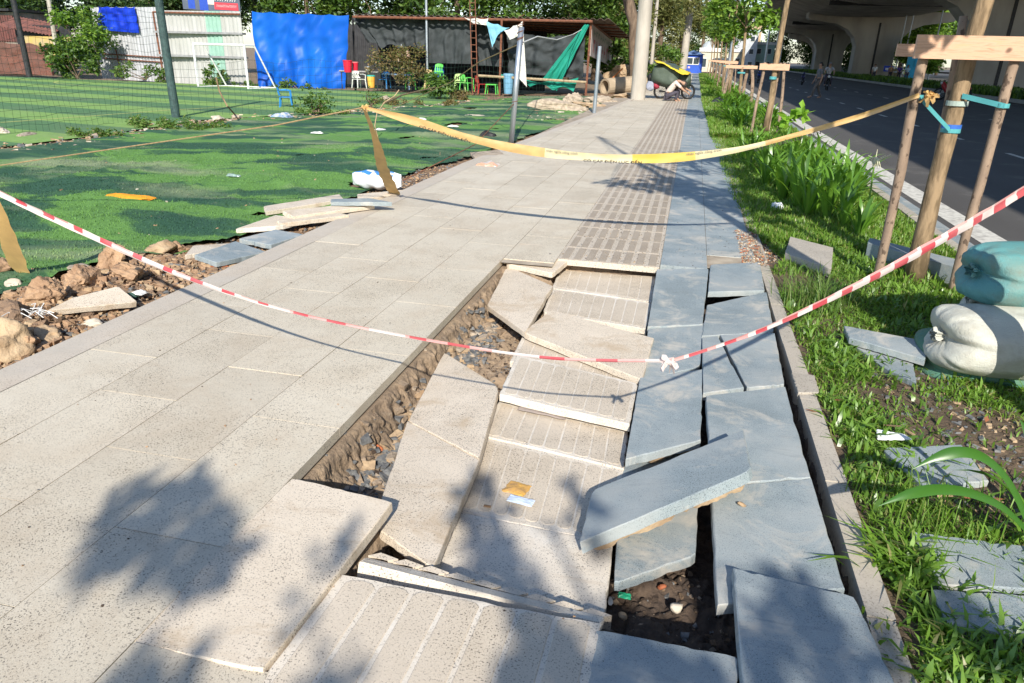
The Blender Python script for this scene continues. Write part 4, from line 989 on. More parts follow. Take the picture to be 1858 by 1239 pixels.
# near staked tree
b0 = Vector((1.93, 6.25, -.03))
cl = clusters((1.9, 6.3, 3.9), (1.0, 1.0, .8), 16, .22, .4, 11)
tr = tree('pale-barked young tree held between the near stakes', b0, [(0, 0, 0), (-.01, .0, .4), (-.015, 0, .8), (.0, 0, 1.3), (.0, 0, 1.8), (.04, 0, 2.3), (.0, 0, 3.1), (.05, .05, 3.9)], [.085, .07, .064, .06, .058, .055, .045, .025], cl, 1500, .15, M['leafbright'], M['bark'], 5, name='young_tree')
fr = thing('stake_frame', 'wooden stake frame with a fresh plank crossbar around the near young tree', 'tree stake', (1.88, 6.1, -.03))
def stake(mb, a, b_, r_, seed):
    a, b_ = Vector(a), Vector(b_); pp_ = []
    for i in range(9):
        t = i/8; p = a.lerp(b_, t)+Vector((nz(seed, t*2.2, 0)*.03, nz(seed, t*2.2, 4)*.03, 0)); pp_.append(p)
    mb.tube(pp_, [r_*(1+.12*nz(seed*3, i*.8, 1)) for i in range(9)], 9, jit=.08)
ends = [((1.607, 6.1, -.1), (1.595, 6.07, 1.80), .036), ((2.13, 6.0, -.12), (2.165, 6.04, 1.78), .034), ((2.02, 6.42, -.1), (1.90, 6.5, 1.95), .03)]
for i, (a, b_, r_) in enumerate(ends):
    mb = MB(); stake(mb, a, b_, r_, i+2.3); mb.build('stake', M['stake'], parent=fr, smooth=True)
mb = MB(); p0, p1 = Vector((1.50, 5.995, 1.645)), Vector((2.45, 5.99, 1.665)); mb.box((p0.x, p0.y-.02, p0.z), (p1.x, p0.y+.022, p0.z+.155)); 
for v in range(0): pass
mb.build('crossbar', M['plank'], parent=fr)
mb = MB(); mb.box((1.50, 6.50, 1.66), (2.4, 6.53, 1.75)); mb.build('crossbar', M['plank'], parent=fr)
M['strap'] = simple('turquoise_strap', (.10, .38, .40), (.07, .28, .30), 6, .45)
def strapband(c_, r_, z, h=.03, nm='strap', mat=None):
    mb = MB(); n_ = 20
    vs = [(c_[0]+math.cos(6.283*k_/n_)*r_, c_[1]+math.sin(6.283*k_/n_)*r_, z+dz) for dz in (-h/2, h/2) for k_ in range(n_)]
    mb.add(vs, [(k_, (k_+1) % n_, n_+(k_+1) % n_, n_+k_) for k_ in range(n_)]); return mb.build(nm, mat or M['strap'], parent=fr, solid=.004)
strapband((1.607, 6.09), .04, 1.385); strapband((1.93, 6.25), .066, 1.15, .03); strapband((1.93, 6.25), .066, 1.18, .03, 'blue_tape', flat('blue_tape_mat', (.04, .14, .5)))
strapband((1.93, 6.25), .072, 1.345, .035, 'foam_collar', simple('foam_collar_mat', (.40, .48, .44), (.33, .40, .36), 6, .8)); strapband((2.155, 6.02), .04, 1.35)
def band(a, b_, h, nm='strap'):
    a, b_ = Vector(a), Vector(b_); mb = MB(); d_ = Vector((0, 0, h/2)); nn_ = 10
    for i in range(nn_):
        p, q = a.lerp(b_, i/nn_), a.lerp(b_, (i+1)/nn_); mb.quad(p-d_, q-d_, q+d_, p+d_)
    mb.build(nm, M['strap'], parent=fr, solid=.003)
band((1.64, 6.045, 1.36), (1.90, 6.18, 1.16), .034); band((1.93, 6.18, 1.40), (2.15, 5.975, 1.35), .036)
# tree just outside the right edge whose shadow falls on the pavement, and one behind the photographer
b1 = Vector((1.93, 3.62, -.04))
cl = [(1.55, 3.8, 4.0, .30), (1.2, 3.7, 3.9, .28), (.95, 3.7, 4.05, .22), (1.9, 3.9, 3.75, .3), (2.1, 3.5, 3.6, .26), (1.35, 3.95, 3.6, .26), (1.8, 3.3, 3.7, .26), (.7, 3.75, 3.95, .2), (.45, 3.7, 4.1, .16), (2.3, 3.9, 4.2, .3), (1.5, 3.6, 4.4, .25), (1.75, 3.75, 3.15, .22), (2.0, 4.0, 3.3, .22), (1.1, 4.1, 4.15, .24), (1.9, 3.8, 2.75, .2)]
tree('young tree just beyond the right edge casting the long trunk shadow', b1, [(0, 0, 0), (-.13, 0, 1.), (-.27, 0, 2.), (-.40, 0, 3.), (-.54, 0, 4.), (-.8, 0, 6.), (-1.05, 0, 8.)], [.085, .08, .075, .068, .06, .05, .03], cl, 900, .19, M['leafmid'], M['bark'], 8, limbs=12, name='young_tree')
b2_ = Vector((2.2, -3.9, -.05))
def proj(px, py, h):                              # point at height h whose shadow falls there
    g0 = G(px, py, 0); t = h/-L.z; return g0-L*t
cl = []  # clusters aimed by shadow; the middle ones are added to cast a person's shadow
for (px, py, r_, h) in [(260, 885, .13, 3.6), (335, 905, .13, 3.7), (390, 950, .13, 3.8), (200, 950, .12, 3.5), (300, 985, .15, 3.9), (215, 1000, .12, 3.7), (360, 1010, .16, 3.8), (420, 1010, .10, 3.6), 
    (600, 1010, .05, 3.8), (640, 960, .05, 3.8), (560, 1110, .05, 3.6), (870, 875, .07, 3.5), (840, 915, .06, 3.5), (885, 925, .08, 3.5), (865, 965, .09, 3.5), (905, 985, .09, 3.5), (890, 1030, .10, 3.5), (930, 1045, .08, 3.5), (855, 1010, .07, 3.5), (950, 1090, .08, 3.5), (985, 1130, .08, 3.5), (1010, 1180, .10, 3.5), (960, 1225, .10, 3.5), (1030, 1235, .10, 3.5), (250, 1238, .12, 3.7), (330, 1238, .10, 3.7), (330, 880, .13, 3.6),
    (1060, 925, .07, 3.5), (1040, 880, .06, 3.6), (1000, 960, .06, 3.5), (1090, 990, .06, 3.5), (1390, 1090, .10, 3.5), (1450, 1130, .11, 3.6), (1500, 1190, .13, 3.7), (1380, 1180, .12, 3.5), (1200, 1190, .12, 3.5), (1120, 1210, .13, 3.5), (1420, 1050, .07, 3.4), (1290, 1225, .1, 3.5), (1740, 1120, .14, 3.5), (1600, 1180, .12, 3.6), (1800, 1150, .14, 3.6), (590, 1230, .1, 3.5)]:
    q = proj(px, py, h); cl.append((q.x, q.y, q.z, r_*.72))
tree('leafy tree behind the photographer whose leaf clusters, some added for their shadow, shade the near slabs', b2_, [(0, 0, 0), (-.1, -.1, 1.2), (-.3, -.2, 2.4), (-.7, -.3, 3.3), (-1.3, -.3, 3.7)], [.10, .09, .08, .06, .03], cl, 1500, .085, M['leafmid'], M['bark'], 9, limbs=4, name='shade_tree', aspect=.6)
# ================================================================== planting: lilies, tufts, small plants
def straps(name, label, base, n_, ln_, wd, mat, seed, cat='lily plant', group=None, up=.9, spread=1., dirs=None):
    rr = random.Random(seed); mb = MB(); B = Vector(base)
    for i in range(n_):
        az = dirs[i % len(dirs)]+rr.uniform(-.2, .2) if dirs else rr.uniform(0, 6.283)
        l = ln_*rr.uniform(.65, 1.15); w_ = wd*rr.uniform(.8, 1.15); el = up*rr.uniform(.75, 1.25); bend = rr.uniform(.9, 1.9)*spread
        p = B+Vector((math.cos(az), math.sin(az), 0))*rr.uniform(.005, .04); K = 9; L_ = []; R_ = []; C2 = []
        s_ = Vector((-math.sin(az), math.cos(az), 0))
        for k_ in range(K+1):
            t = k_/K; a = el-bend*t*t*1.1
            w2 = w_*(.55+.6*math.sin(math.pi*min(1, t*.9+.12)))*(1 if t < .75 else max(.02, (1-t)/.25))
            L_.append(p-s_*w2/2+Vector((0, 0, w2*.22))); R_.append(p+s_*w2/2+Vector((0, 0, w2*.22))); C2.append(p.copy())
            p = p+Vector((math.cos(az)*math.cos(a), math.sin(az)*math.cos(a), math.sin(a)))*l/K
        vs = []
        for a, b_, c_ in zip(L_, C2, R_): vs += [a, b_, c_]
        fs = []
        for k_ in range(K): q = k_*3; fs += [(q, q+1, q+4, q+3), (q+1, q+2, q+5, q+4)]
        mb.add(vs, fs)
    return tag(mb.build(name, mat, origin=tuple(B), smooth=True), label, cat, group)
protos = []
spots = [(1360, 305), (1412, 345), (1385, 318), (1435, 312), (1470, 342), (1505, 358), (1530, 385), (1480, 385), (1448, 378), (1345, 290), (1370, 285), (1395, 292), (1420, 300), (1450, 300), (1480, 312), (1400, 318), (1430, 328), (1462, 335), (1495, 335), (1525, 345), (1440, 352), (1475, 362), (1510, 372), (1540, 372), (1390, 340), (1420, 365), (1555, 355), (1500, 400), (1530, 410), (1462, 392)]
for i, (px, py) in enumerate(spots):
    g0 = G(px, py, -.03); rr = random.Random(i)
    if i < 5:
        protos.append(straps('lily_plant', 'strap-leaved lily of the dense clump in the bed behind the near stakes', g0, 20, .64, .042, M['lily'], i+3, group='strap-leaved lilies of the near clump', up=1.35))
    else:
        copy_tree(protos[i % 5], loc=tuple(g0), rz=rr.uniform(0, 6.28), scale=rr.uniform(.8, 1.15))
straps('lily_plant', 'bright yellow-green lily in front of the clump, next to the left stake', G(1558, 428, -.03), 15, .42, .04, M['lily'], 41, up=1.25)
fl = thing('spider_lily', 'flowering lily stalk with wilted white petals at the right of the clump', 'lily flower', tuple(G(1565, 420, -.03)))
mb = MB(); fb = wl(fl); mb.tube([fb, fb+Vector((.0, 0, .35)), fb+Vector((-.02, 0, .66))], [.012, .010, .008], 6); mb.build('stalk', M['lily'], parent=fl)
mb = MB(); rr = random.Random(4)
for i in range(11):
    a = rr.uniform(0, 6.28); tp = fb+Vector((-.02, 0, .66)); mb.tube([tp, tp+Vector((math.cos(a)*.05, math.sin(a)*.05, .09)), tp+Vector((math.cos(a)*.13, math.sin(a)*.13, rr.uniform(-.04, .18)))], [.006, .005, .002], 4)
mb.build('petals', simple('petal', (.72, .70, .52), (.58, .55, .35), 20, .6), parent=fl)
def leafpath(mb, P, w_):
    n_ = len(P); vs = []
    for i, p in enumerate(P):
        t = (P[min(i+1, n_-1)]-P[max(i-1, 0)]).normalized(); s_ = t.cross(Vector((0, 0, 1))).normalized(); s_ = s_ if s_.y > 0 else -s_; v_ = s_.cross(t); v_ = v_ if v_.z > 0 else -v_; s_ = (s_*.7+v_*.6).normalized(); u_ = i/(n_-1)
        ww = w_*(.06+.94*sst(0, .28, u_))*(1-.25*u_); up = s_.cross(t)
        vs += [p-s_*ww/2+up*ww*.25-up*ww*.1, p-up*ww*.05, p+s_*ww/2+up*ww*.15]
    mb.add(vs, [f for k_ in range(n_-1) for f in ((k_*3, k_*3+1, k_*3+4, k_*3+3), (k_*3+1, k_*3+2, k_*3+5, k_*3+4))])
def smooth_path(pts, k_=5):
    P = [Vector(p) for p in pts]; out = []
    for i in range(len(P)-1):
        p0, p1, p2, p3 = P[max(i-1, 0)], P[i], P[i+1], P[min(i+2, len(P)-1)]
        for j_ in range(k_):
            t = j_/k_; out.append(.5*((2*p1)+(-p0+p2)*t+(2*p0-5*p1+4*p2-p3)*t*t+(-p0+3*p1-3*p2+p3)*t**3))
    return out+[P[-1]]
mb = MB()
leafpath(mb, smooth_path([AY(1655, 851, 2.42), AY(1700, 829, 2.44), AY(1745, 819, 2.46), AY(1790, 831, 2.48), AY(1832, 872, 2.5), AY(1868, 945, 2.5), AY(1885, 985, 2.5)]), .044)
leafpath(mb, smooth_path([AY(1594, 918, 2.22), AY(1650, 896, 2.26), AY(1710, 887, 2.32), AY(1770, 896, 2.38), AY(1830, 926, 2.44), AY(1885, 985, 2.5)]), .040)
leafpath(mb, smooth_path([AY(1850, 760, 2.6), AY(1872, 800, 2.58), AY(1880, 880, 2.52), AY(1885, 985, 2.5)]), .035)
tag(mb.build('lily_plant', leafmat('deep_lily_leaf', [(.035, .12, .015), (.05, .155, .02), (.07, .19, .025)], .3, .35, .04), smooth=True), 'lily with two long arching leaves at the right edge over the grey slab', 'lily plant')
straps('lily_plant', 'dark lily at the right edge beside the shaded slab', G(1900, 985, -.03), 9, .42, .035, M['lily'], 9, up=.9)
straps('lily_plant', 'single thin leaf blade rising by the bottom sandbag at the right edge', G(1870, 720, -.03), 3, .30, .012, M['lily'], 15, up=.8, dirs=[2.6])
farl = []
for i in range(26):
    if i < 14: px, py = random.Random(i).uniform(1298, 1400), 0; y_ = random.Random(i+50).uniform(19, 27); x_ = random.Random(i+90).uniform(1.0, 2.3)
    else: y_ = random.Random(i+50).uniform(28, 60); x_ = random.Random(i+90).uniform(.8, 2.3)
    g0 = Vector((x_, y_, -.03)); rr = random.Random(i+7)
    if i < 3: farl.append(straps('lily_plant', 'dark green lily clump far along the bed beyond the second stake frame', g0, 34, .62, .05, M['lily'], i+60, group='far lily clumps in the bed', up=1.2))
    else: copy_tree(farl[i % 3], loc=tuple(g0), rz=rr.uniform(0, 6.28), scale=rr.uniform(.8, 1.25))
def tuft(label, px, py, n_, h, w_, mat, r_, seed, name='grass_tuft', lean=.7):
    g0 = G(px, py, -.03); pts_ = [(g0.x+random.gauss(0, r_), g0.y+random.gauss(0, r_), -.03) for _ in range(n_)]
    o = blades(name, pts_, h, w_, mat, lean=lean, kind='stuff', origin=tuple(g0)); return tag(o, label, 'grass tuft')
tuft('tall grass tuft growing at the kerb where the red tape passes', 1480, 560, 320, .20, .006, M['grass2'], .10, 1, lean=.8)
tuft('tall thin grass between the near stakes and the kerb block', 1480, 545, 150, .26, .005, M['grass2'], .13, 2, lean=.9)
tuft('broad-leaved weeds at the foot of the right stake', 1700, 560, 420, .09, .016, M['grass'], .16, 3, lean=.8)
tuft('grass around the near tree base', 1640, 505, 260, .10, .012, M['grass'], .15, 4)
tuft('thin grass under the arching lily leaves', 1700, 950, 150, .17, .005, M['grass'], .13, 5, lean=.6)
tuft('bright long-bladed weeds by the kerb at the bottom right', 1640, 1030, 170, .09, .014, M['grass'], .07, 6, lean=1.4)
tuft('green weeds in the very bottom right corner', 1750, 1225, 260, .06, .011, M['grass'], .12, 7, lean=1.2)
# young bright shoot beside the second frame
sh = thing('shoot', 'bright lime leafy shoot poking over the road beside the second stake frame', 'shoot', tuple(G(1415, 258, -.03)))
s0 = wl(sh); tipp = AY(1462, 203, s0.y-.2); mb = MB(); mb.tube([s0, AY(1425, 218, s0.y-.1), tipp], [.015, .012, .006], 5); mb.build('stem', M['leafbright'], parent=sh)
q_ = [AY(1420, 222, s0.y-.1), AY(1432, 214, s0.y-.1), AY(1443, 208, s0.y-.1), AY(1452, 204, s0.y-.15), AY(1460, 206, s0.y-.2)]
leafcloud('leaves', [(*p, .12) for p in q_], 70, .17, leafmat('lime_leaf', [(.18, .38, .03), (.30, .52, .05)], .45), sh, 3, aspect=.7)

# ------------------------------------------------------------------ litter
def crumple(name, label, c_, sx_, sy_, h, mats, seed, cat='plastic bag', n_=26, pat=None, rz=0):
    mb = MB(); c_ = Vector(c_); ct, st_ = math.cos(rz), math.sin(rz)
    def fn(u, v):
        x = (u-.5)*2; y = (v-.5)*2; e_ = max(0, 1-max(abs(x), abs(y))**2.2)
        z = h*(e_**.6)*(.65+.55*nz(x*1.4, y*1.4, seed))+.018*h/.1*abs(nz(x*5, y*5, seed))+.004
        xx = sx_/2*x*(1+.18*nz(x, y*2, seed+3)); yy_ = sy_/2*y*(1+.18*nz(x*2, y, seed+6)); return c_+Vector((xx*ct-yy_*st_, xx*st_+yy_*ct, z))
    mb.grid(n_, n_, fn)
    if pat: mb.m = [pat((i % n_)/n_, (i//n_)/n_) for i in range(n_*n_)]
    return tag(mb.build(name, mats, solid=.0012), label, cat)
blue = flat('print_blue', (.05, .22, .55)); 
sk = thing('sack', 'white woven sack with blue print slumped behind the slab pile', 'sack', tuple(GT(685, 345, .0)))
s0 = wl(sk); mb = MB()
def sackfn(u, v):
    a = (u-.5)*2; th = 2*math.pi*v; w_ = .30*(1-.10*math.cos(3*a)); t_ = .10*(1-abs(a)**3)+.012
    z = .13+.11*math.sin(th)*(1-.3*abs(a)**4)+.05*a*0+.03*nz(a*3, th, 1); return s0+Vector((a*w_+.0*math.cos(th), math.cos(th)*t_*1.3+.02*nz(a*4, th*2, 4), max(.0, z)))
mb.grid(24, 24, sackfn); mb.m = [1 if (.16 < v_ < .36 and nz(u_*5, v_*9, 3) > -.02) else 0 for v_ in [j_/24 for j_ in range(24)] for u_ in [i_/24 for i_ in range(24)]]
mb.build('bag_body', [M['whiteplastic'], blue], parent=sk, smooth=True)
clear = plasticmat('thin_plastic', (.62, .60, .58), (.78, .70, .66), .5); orange_p = plasticmat('orange_plastic', (.85, .42, .26), (.75, .50, .40), .3)
crumple('plastic_bag', 'clear plastic bag with orange scraps at the pavement edge by the small pale slab', GT(886, 303, .03), .34, .26, .10, [clear, orange_p], 3, pat=lambda u, v: 1 if v < .42 else 0)
crumple('plastic_bag', 'crumpled white paper in the grass in front of the lily clump', G(1409, 380, -.03), .16, .22, .10, [M['whiteplastic']], 5, cat='paper')
crumple('packet', 'torn packet, orange-yellow on top, lying on the ribbed slab', G(938, 888, -.128), .10, .09, .012, [simple('orange_foil', (.62, .36, .08), (.45, .26, .10), 30, .5), M['brick']], 8, cat='packet', rz=-.2)
crumple('packet', 'torn white piece of packet just below the orange one', G(945, 910, -.128), .11, .05, .010, [simple('pale_blue_paper', (.60, .68, .80), (.50, .58, .72), 20, .6)], 9, cat='packet', rz=-.15)
crumple('leaf_scrap', 'small brown scrap left of the torn packet', G(884, 920, -.132), .03, .015, .004, [simple('brown_paper', (.34, .20, .10), (.25, .15, .08), 20, .8)], 10, cat='scrap', n_=8)
crumple('plastic_strip', 'flattened grey-brown plastic strip on the ribbed slab at mid-distance', G(985, 748, -.132), .26, .07, .008, [simple('grey_plastic_strip', (.36, .30, .26), (.28, .24, .22), 20, .5)], 11, cat='plastic strip', rz=-.17)
crumple('wrapper', 'small glossy green wrapper on the dark soil', G(1133, 1083, -.20), .045, .028, .014, [simple('green_wrap', (.02, .25, .13), (.03, .40, .22), 40, .25)], 12, cat='wrapper', n_=12)
crumple('paper', 'white paper scrap with a dark cup at the pavement edge under the tape', GT(253, 533, .03), .09, .07, .03, [M['white']], 13, cat='paper', n_=10)
rock('cup', 'crushed dark green cup beside the white paper scrap', tuple(GT(243, 541, .0)), (.04, .035, .035), flat('cup_green', (.05, .10, .08)), seed=12, sub=2, cat='cup')
crumple('turf_scrap', 'torn strip of orange artificial turf on the green turf', GT(236, 359, .015), .62, .14, .05, [simple('orange_turf', (.75, .30, .02), (.55, .22, .02), 60, .9)], 14, cat='turf scrap')
crumple('bottle', 'small crushed bottle lying on the turf behind the orange scrap', GT(424, 320, .02), .20, .06, .05, [simple('bottle_plastic', (.30, .42, .38), (.15, .20, .2), 30, .3)], 15, cat='bottle', n_=10)
crumple('rubbish_bag', 'black rubbish bag lying in the grass of the bed far along the pavement', G(1306, 191, -.03), .72, .5, .34, [simple('black_bag', (.02, .022, .026), (.05, .055, .06), 6, .25)], 16, cat='rubbish bag')
crumple('rag', 'blue and white rags on the rubble of the pitch border', GT(512, 213, .0), .55, .4, .16, [simple('blue_rag', (.10, .22, .42), (.45, .45, .45), 12, .8)], 17, cat='rags')
crumple('bag_scrap', 'black cloth scrap on the turf left of the first galvanised post', GT(885, 247, .02), .34, .2, .12, [M['black']], 18, cat='cloth scrap')
for i, (px, py) in enumerate([(765, 217), (822, 230), (690, 236), (1035, 160), (575, 242)]):
    crumple('litter', ['white crumpled litter on the turf above the yellow tape', 'longer white litter scrap on the turf right under the yellow tape', 'tiny white scrap on the turf below the tape knot', 'pale litter near the concrete pipe', 'pale scrap in the turf left of the tape knot'][i], GT(px, py, .03), .26, .10, .05, [M['white']], 20+i, cat='litter', n_=8)
mb = MB(); rr = random.Random(3); c0 = GT(68, 575, .0)
for i in range(14):
    a = rr.uniform(0, 6.28); p = c0+Vector((rr.uniform(-.08, .08), rr.uniform(-.06, .06), .02)); mb.tube([p, p+Vector((math.cos(a)*.05, math.sin(a)*.05, .03)), p+Vector((math.cos(a+.5)*.1, math.sin(a+.5)*.1, rr.uniform(-.01, .03)))], .003, 4)
tag(mb.build('white_string', M['white']), 'tangled white string among the clods left of the dumped slab', 'string')
for i, (px, py, l, a, lab) in enumerate([(1660, 790, .14, 2.6, 'pale broken twig lying by the white board scrap'), (1700, 900, .25, .1, 'brown stick under the arching lily leaves')]):
    g0 = G(px, py, 0); mb = MB(); mb.tube([g0, g0+Vector((math.cos(a)*l*.5, math.sin(a)*l*.5, .02)), g0+Vector((math.cos(a)*l, math.sin(a)*l, .0))], [.006, .005, .003], 5); tag(mb.build('twig', M['bark']), lab, 'twig')
rr = random.Random(11)
for i in range(9):
    px, py = [(1855, 905), (1810, 905), (1745, 900), (1590, 400), (1475, 745), (1520, 725), (1790, 760), (1650, 640), (1375, 505)][i]
    g0 = G(px, py, .0); mb = MB(); a = rr.uniform(0, 6.28); d_ = Vector((math.cos(a), math.sin(a), .1))*.035; s_ = Vector((-math.sin(a), math.cos(a), .15))*.012
    mb.add([g0-d_, g0+s_, g0+d_, g0-s_], [(0, 1, 2, 3)]); tag(mb.build('dead_leaf', simple('dead_leaf_brown', (.35, .13, .06), (.28, .16, .07), 20, .7) if i == 0 else bpy.data.materials['dead_leaf_brown'], solid=.001), 'small dead brown leaf lying in the planting bed', 'dead leaf', 'dead leaves in the bed')

# ================================================================== posts, wires, rod
def post(name, label, base, h, r_, mat, cat, lean=(0, 0), r2=None, n=14, group=None):
    mb = MB(); b_ = Vector(base); mb.tube([b_, b_+Vector((lean[0]*.5, lean[1]*.5, h*.5)), b_+Vector((lean[0], lean[1], h))], [r_, lerp(r_, r2 or r_, .5), r2 or r_], n)
    return tag(mb.build(name, mat, origin=tuple(b_), smooth=False), label, cat, group)
pg = thing('metal_post', 'nearer galvanised metal post with wire wrapped round its top', 'metal post', tuple(G(927, 262, -.02)))
p0 = wl(pg); mb = MB(); mb.tube([p0, p0+Vector((.14, 0, 2.08))], .052, 16); mb.build('pipe', M['galv'], parent=pg, smooth=True)
mb = MB()
for zc, nn in ((1.78, 5), (1.82, 4), (.75, 2)):
    mb.tube([p0+Vector((.07*zc+math.cos(t_)*.057, math.sin(t_)*.057, zc+t_*.004*nn)) for t_ in np.linspace(0, 6.28*nn*.8, 10*nn)], .006, 4)
mb.build('wire_wrap', M['rust'], parent=pg)
post('metal_post', 'farther galvanised metal post beside the boulder', G(1078, 206, -.02), 1.9, .058, M['galv'], 'metal post', (.04, 0))
def wire(label, pts, r_=.006, mat=None, name='wire', cat='wire'):
    mb = MB(); P = []
    for i in range(len(pts)-1):
        for k_ in range(6): P.append(Vector(pts[i]).lerp(Vector(pts[i+1]), k_/6))
    P.append(Vector(pts[-1])); n_ = len(P)
    mb.tube(P, r_, 5); return tag(mb.build(name, mat or M['rust']), label, cat)
tp = p0+Vector((.13, 0, 1.8))
wire('rusty wire from the white sack up to the nearer galvanised post', [GT(722, 332, .02), AY(800, 293, 9.8), AY(862, 262, 12), p0+Vector((.05, -.05, .75))], .007)
wire('slack rope from the nearer post towards the rope frame on the left', [tp, AY(870, 112, 17), AY(820, 148, 20), AY(760, 175, 23), AY(720, 193, 24)], .012, bpy.data.materials['brown_rope'], 'rope', 'rope')
wire('white hose sagging from the nearer post to the shed roof', [tp, AY(975, 66, 20), AY(1010, 72, 26), AY(1040, 62, 34), AY(1062, 50, 36)], .016, M['white'], 'hose', 'hose')
rg_ = [AY(710, 216, 12.2), AY(682, 246, 12), AY(679, 225, 12.3), AY(686, 205, 12.6), AY(697, 188, 13), AY(718, 172, 13.2), AY(724, 163, 13.4)]
rg_ = [GT(686, 250, 0), AY(680, 228, 14.4), AY(684, 205, 14.6), AY(697, 186, 14.8), AY(716, 174, 15), AY(724, 163, 15.1)]
wire('thin bent rebar rod curling up from the turf behind the tape knot', rg_, .011, simple('pale_rod', (.48, .36, .22), (.3, .2, .12), 9, .8), 'rebar_rod', 'rebar rod')
wire('dark branch leaning over the pitch border behind the rod', [AY(697, 187, 14.8), AY(730, 172, 17), AY(790, 158, 21)], .02, M['bark'], 'branch', 'branch')
wire('yellow-brown bent rod standing in the rubble right of the net pole', [GT(430, 212, 0), AY(412, 192, 17.6), AY(398, 165, 17.6), AY(392, 140, 17.6)], .022, M['bark'], 'bent_rod', 'bent rod')

# net pole with the green net
npole = GT(320, 216, -.05)
post('net_pole', 'dark green steel pole of the pitch net leaning left', npole, 4.6, .115, M['greenpole'], 'net pole', (-.05, 0), .10)
netm, n, b = nodes('net_twine'); b.inputs['Base Color'].default_value = (.02, .05, .04, 1); b.inputs['Roughness'].default_value = .9
def net(label, A, B, h0, h1, cell, r_, sag=.3, cat='net'):
    A, B = Vector(A), Vector(B); mb = MB(); Lh = (B-A).length; nx = int(Lh/cell); nz_ = int((h1-h0)/cell)
    side = (B-A).normalized(); nrm = Vector((-side.y, side.x, 0))
    def P(i, j_):
        p = A.lerp(B, i/nx)+Vector((0, 0, h0+(h1-h0)*j_/nz_)); return p+nrm*(.25*nz(i*.12, j_*.1, 3))+Vector((side.x*.08*nz(i*.3, j_*.2, 8), 0, .10*nz(i*.2, j_*.25, 5)))
    for i in range(nx+1):
        for j_ in range(nz_):
            a, b_ = P(i, j_), P(i, j_+1); mb.quad(a-side*r_, a+side*r_, b_+side*r_, b_-side*r_)
    for j_ in range(nz_+1):
        for i in range(nx):
            a, b_ = P(i, j_), P(i+1, j_); u_ = Vector((0, 0, r_)); mb.quad(a-u_, b_-u_, b_+u_, a+u_)
    return tag(mb.build('net', netm), label, cat)
np0 = npole+Vector((-.03, 0, 0))
net('wide-mesh ball net hanging left of the green net pole', AY(-60, 250, 12.2), np0, .0, 4.2, .16, .0032)
net('wide-mesh ball net stretched right of the green net pole to the pavement side', np0, GT(1000, 176, 0), .0, 1.5, .20, .0035)
# ================================================================== the pitch side: goal, chairs, walls, shed
def frame_tubes(mb, segs, r_, n=6, m=0):
    for a, b_ in segs: mb.tube([a, b_], r_, n, m)
gb = [G(360, 157, -.3), G(451, 161, -.3)]
gl = thing('football_goal', 'white portable football goal in front of the white metal wall', 'football goal', tuple(gb[0]))
A, B = gb; back = Vector((.5, 1.6, 0)); H = Vector((0, 0, 1.95))
mb = MB(); frame_tubes(mb, [(A, A+H), (B, B+H), (A+H, B+H)], .055, 8); mb.build('goal_frame', M['white'], parent=gl)
mb = MB(); frame_tubes(mb, [(A, A+back), (B, B+back), (A+back, B+back), (A+back, A+H+back*.35), (B+back, B+H+back*.35), (A+H, A+H+back*.35), (B+H, B+H+back*.35), (A+H+back*.35, B+H+back*.35)], .04, 6); mb.build('rear_frame', M['white'], parent=gl)
def chair(label, base, rz, mat, name='plastic_chair', w_=.46, sh=.42, bh=.80, arms=True, cat='chair', group=None):
    c_ = thing(name, label, cat, tuple(base), group); B0 = Vector(base); ro_ = Matrix.Rotation(rz, 3, 'Z')
    def P(x, y, z): return B0+ro_ @ Vector((x, y, z))
    h = w_/2
    mb = MB(); mb.grid(6, 6, lambda u, v: P(lerp(-h, h, u), lerp(-h, h, v), sh-.02*math.sin(math.pi*u)*math.sin(math.pi*v))); mb.build('seat', mat, parent=c_, solid=.02)
    mb = MB(); mb.grid(8, 6, lambda u, v: P(lerp(-h, h, u)*(1-.15*v), h+.05*v+.05*math.sin(math.pi*u), sh+.05+(bh-sh-.05)*v*(1-.12*abs(2*u-1)**3)), keep=lambda u, v: not (.15 < v < .75 and int(u*8) % 2 == 1)); mb.build('backrest', mat, parent=c_, solid=.02)
    for sx_, sy_ in ((-1, -1), (1, -1), (-1, 1), (1, 1)):
        mb = MB(); mb.tube([P(sx_*h*.95, sy_*h*.95, sh), P(sx_*h*1.1, sy_*h*1.15, 0)], [.028, .02], 6); mb.build('leg', mat, parent=c_)
    if arms:
        for sx_ in (-1, 1):
            mb = MB(); mb.tube([P(sx_*h, h, sh+.22), P(sx_*h*1.1, 0, sh+.23), P(sx_*h*1.1, -h*.9, sh+.2), P(sx_*h, -h*.95, sh)], .02, 6); mb.build('armrest', mat, parent=c_)
    return c_
pb = flat('chair_blue', (.03, .22, .55), .4); pgn = flat('chair_green', (.12, .55, .10), .4); prd = flat('chair_red', (.5, .04, .04), .4); pbg = flat('chair_lime', (.45, .62, .25), .45); pw = flat('chair_white', (.7, .72, .66), .45)
chair('blue plastic armchair standing alone on the pitch', G(520, 194, -.3), 2.0, pb, w_=.36, sh=.33, bh=.64)

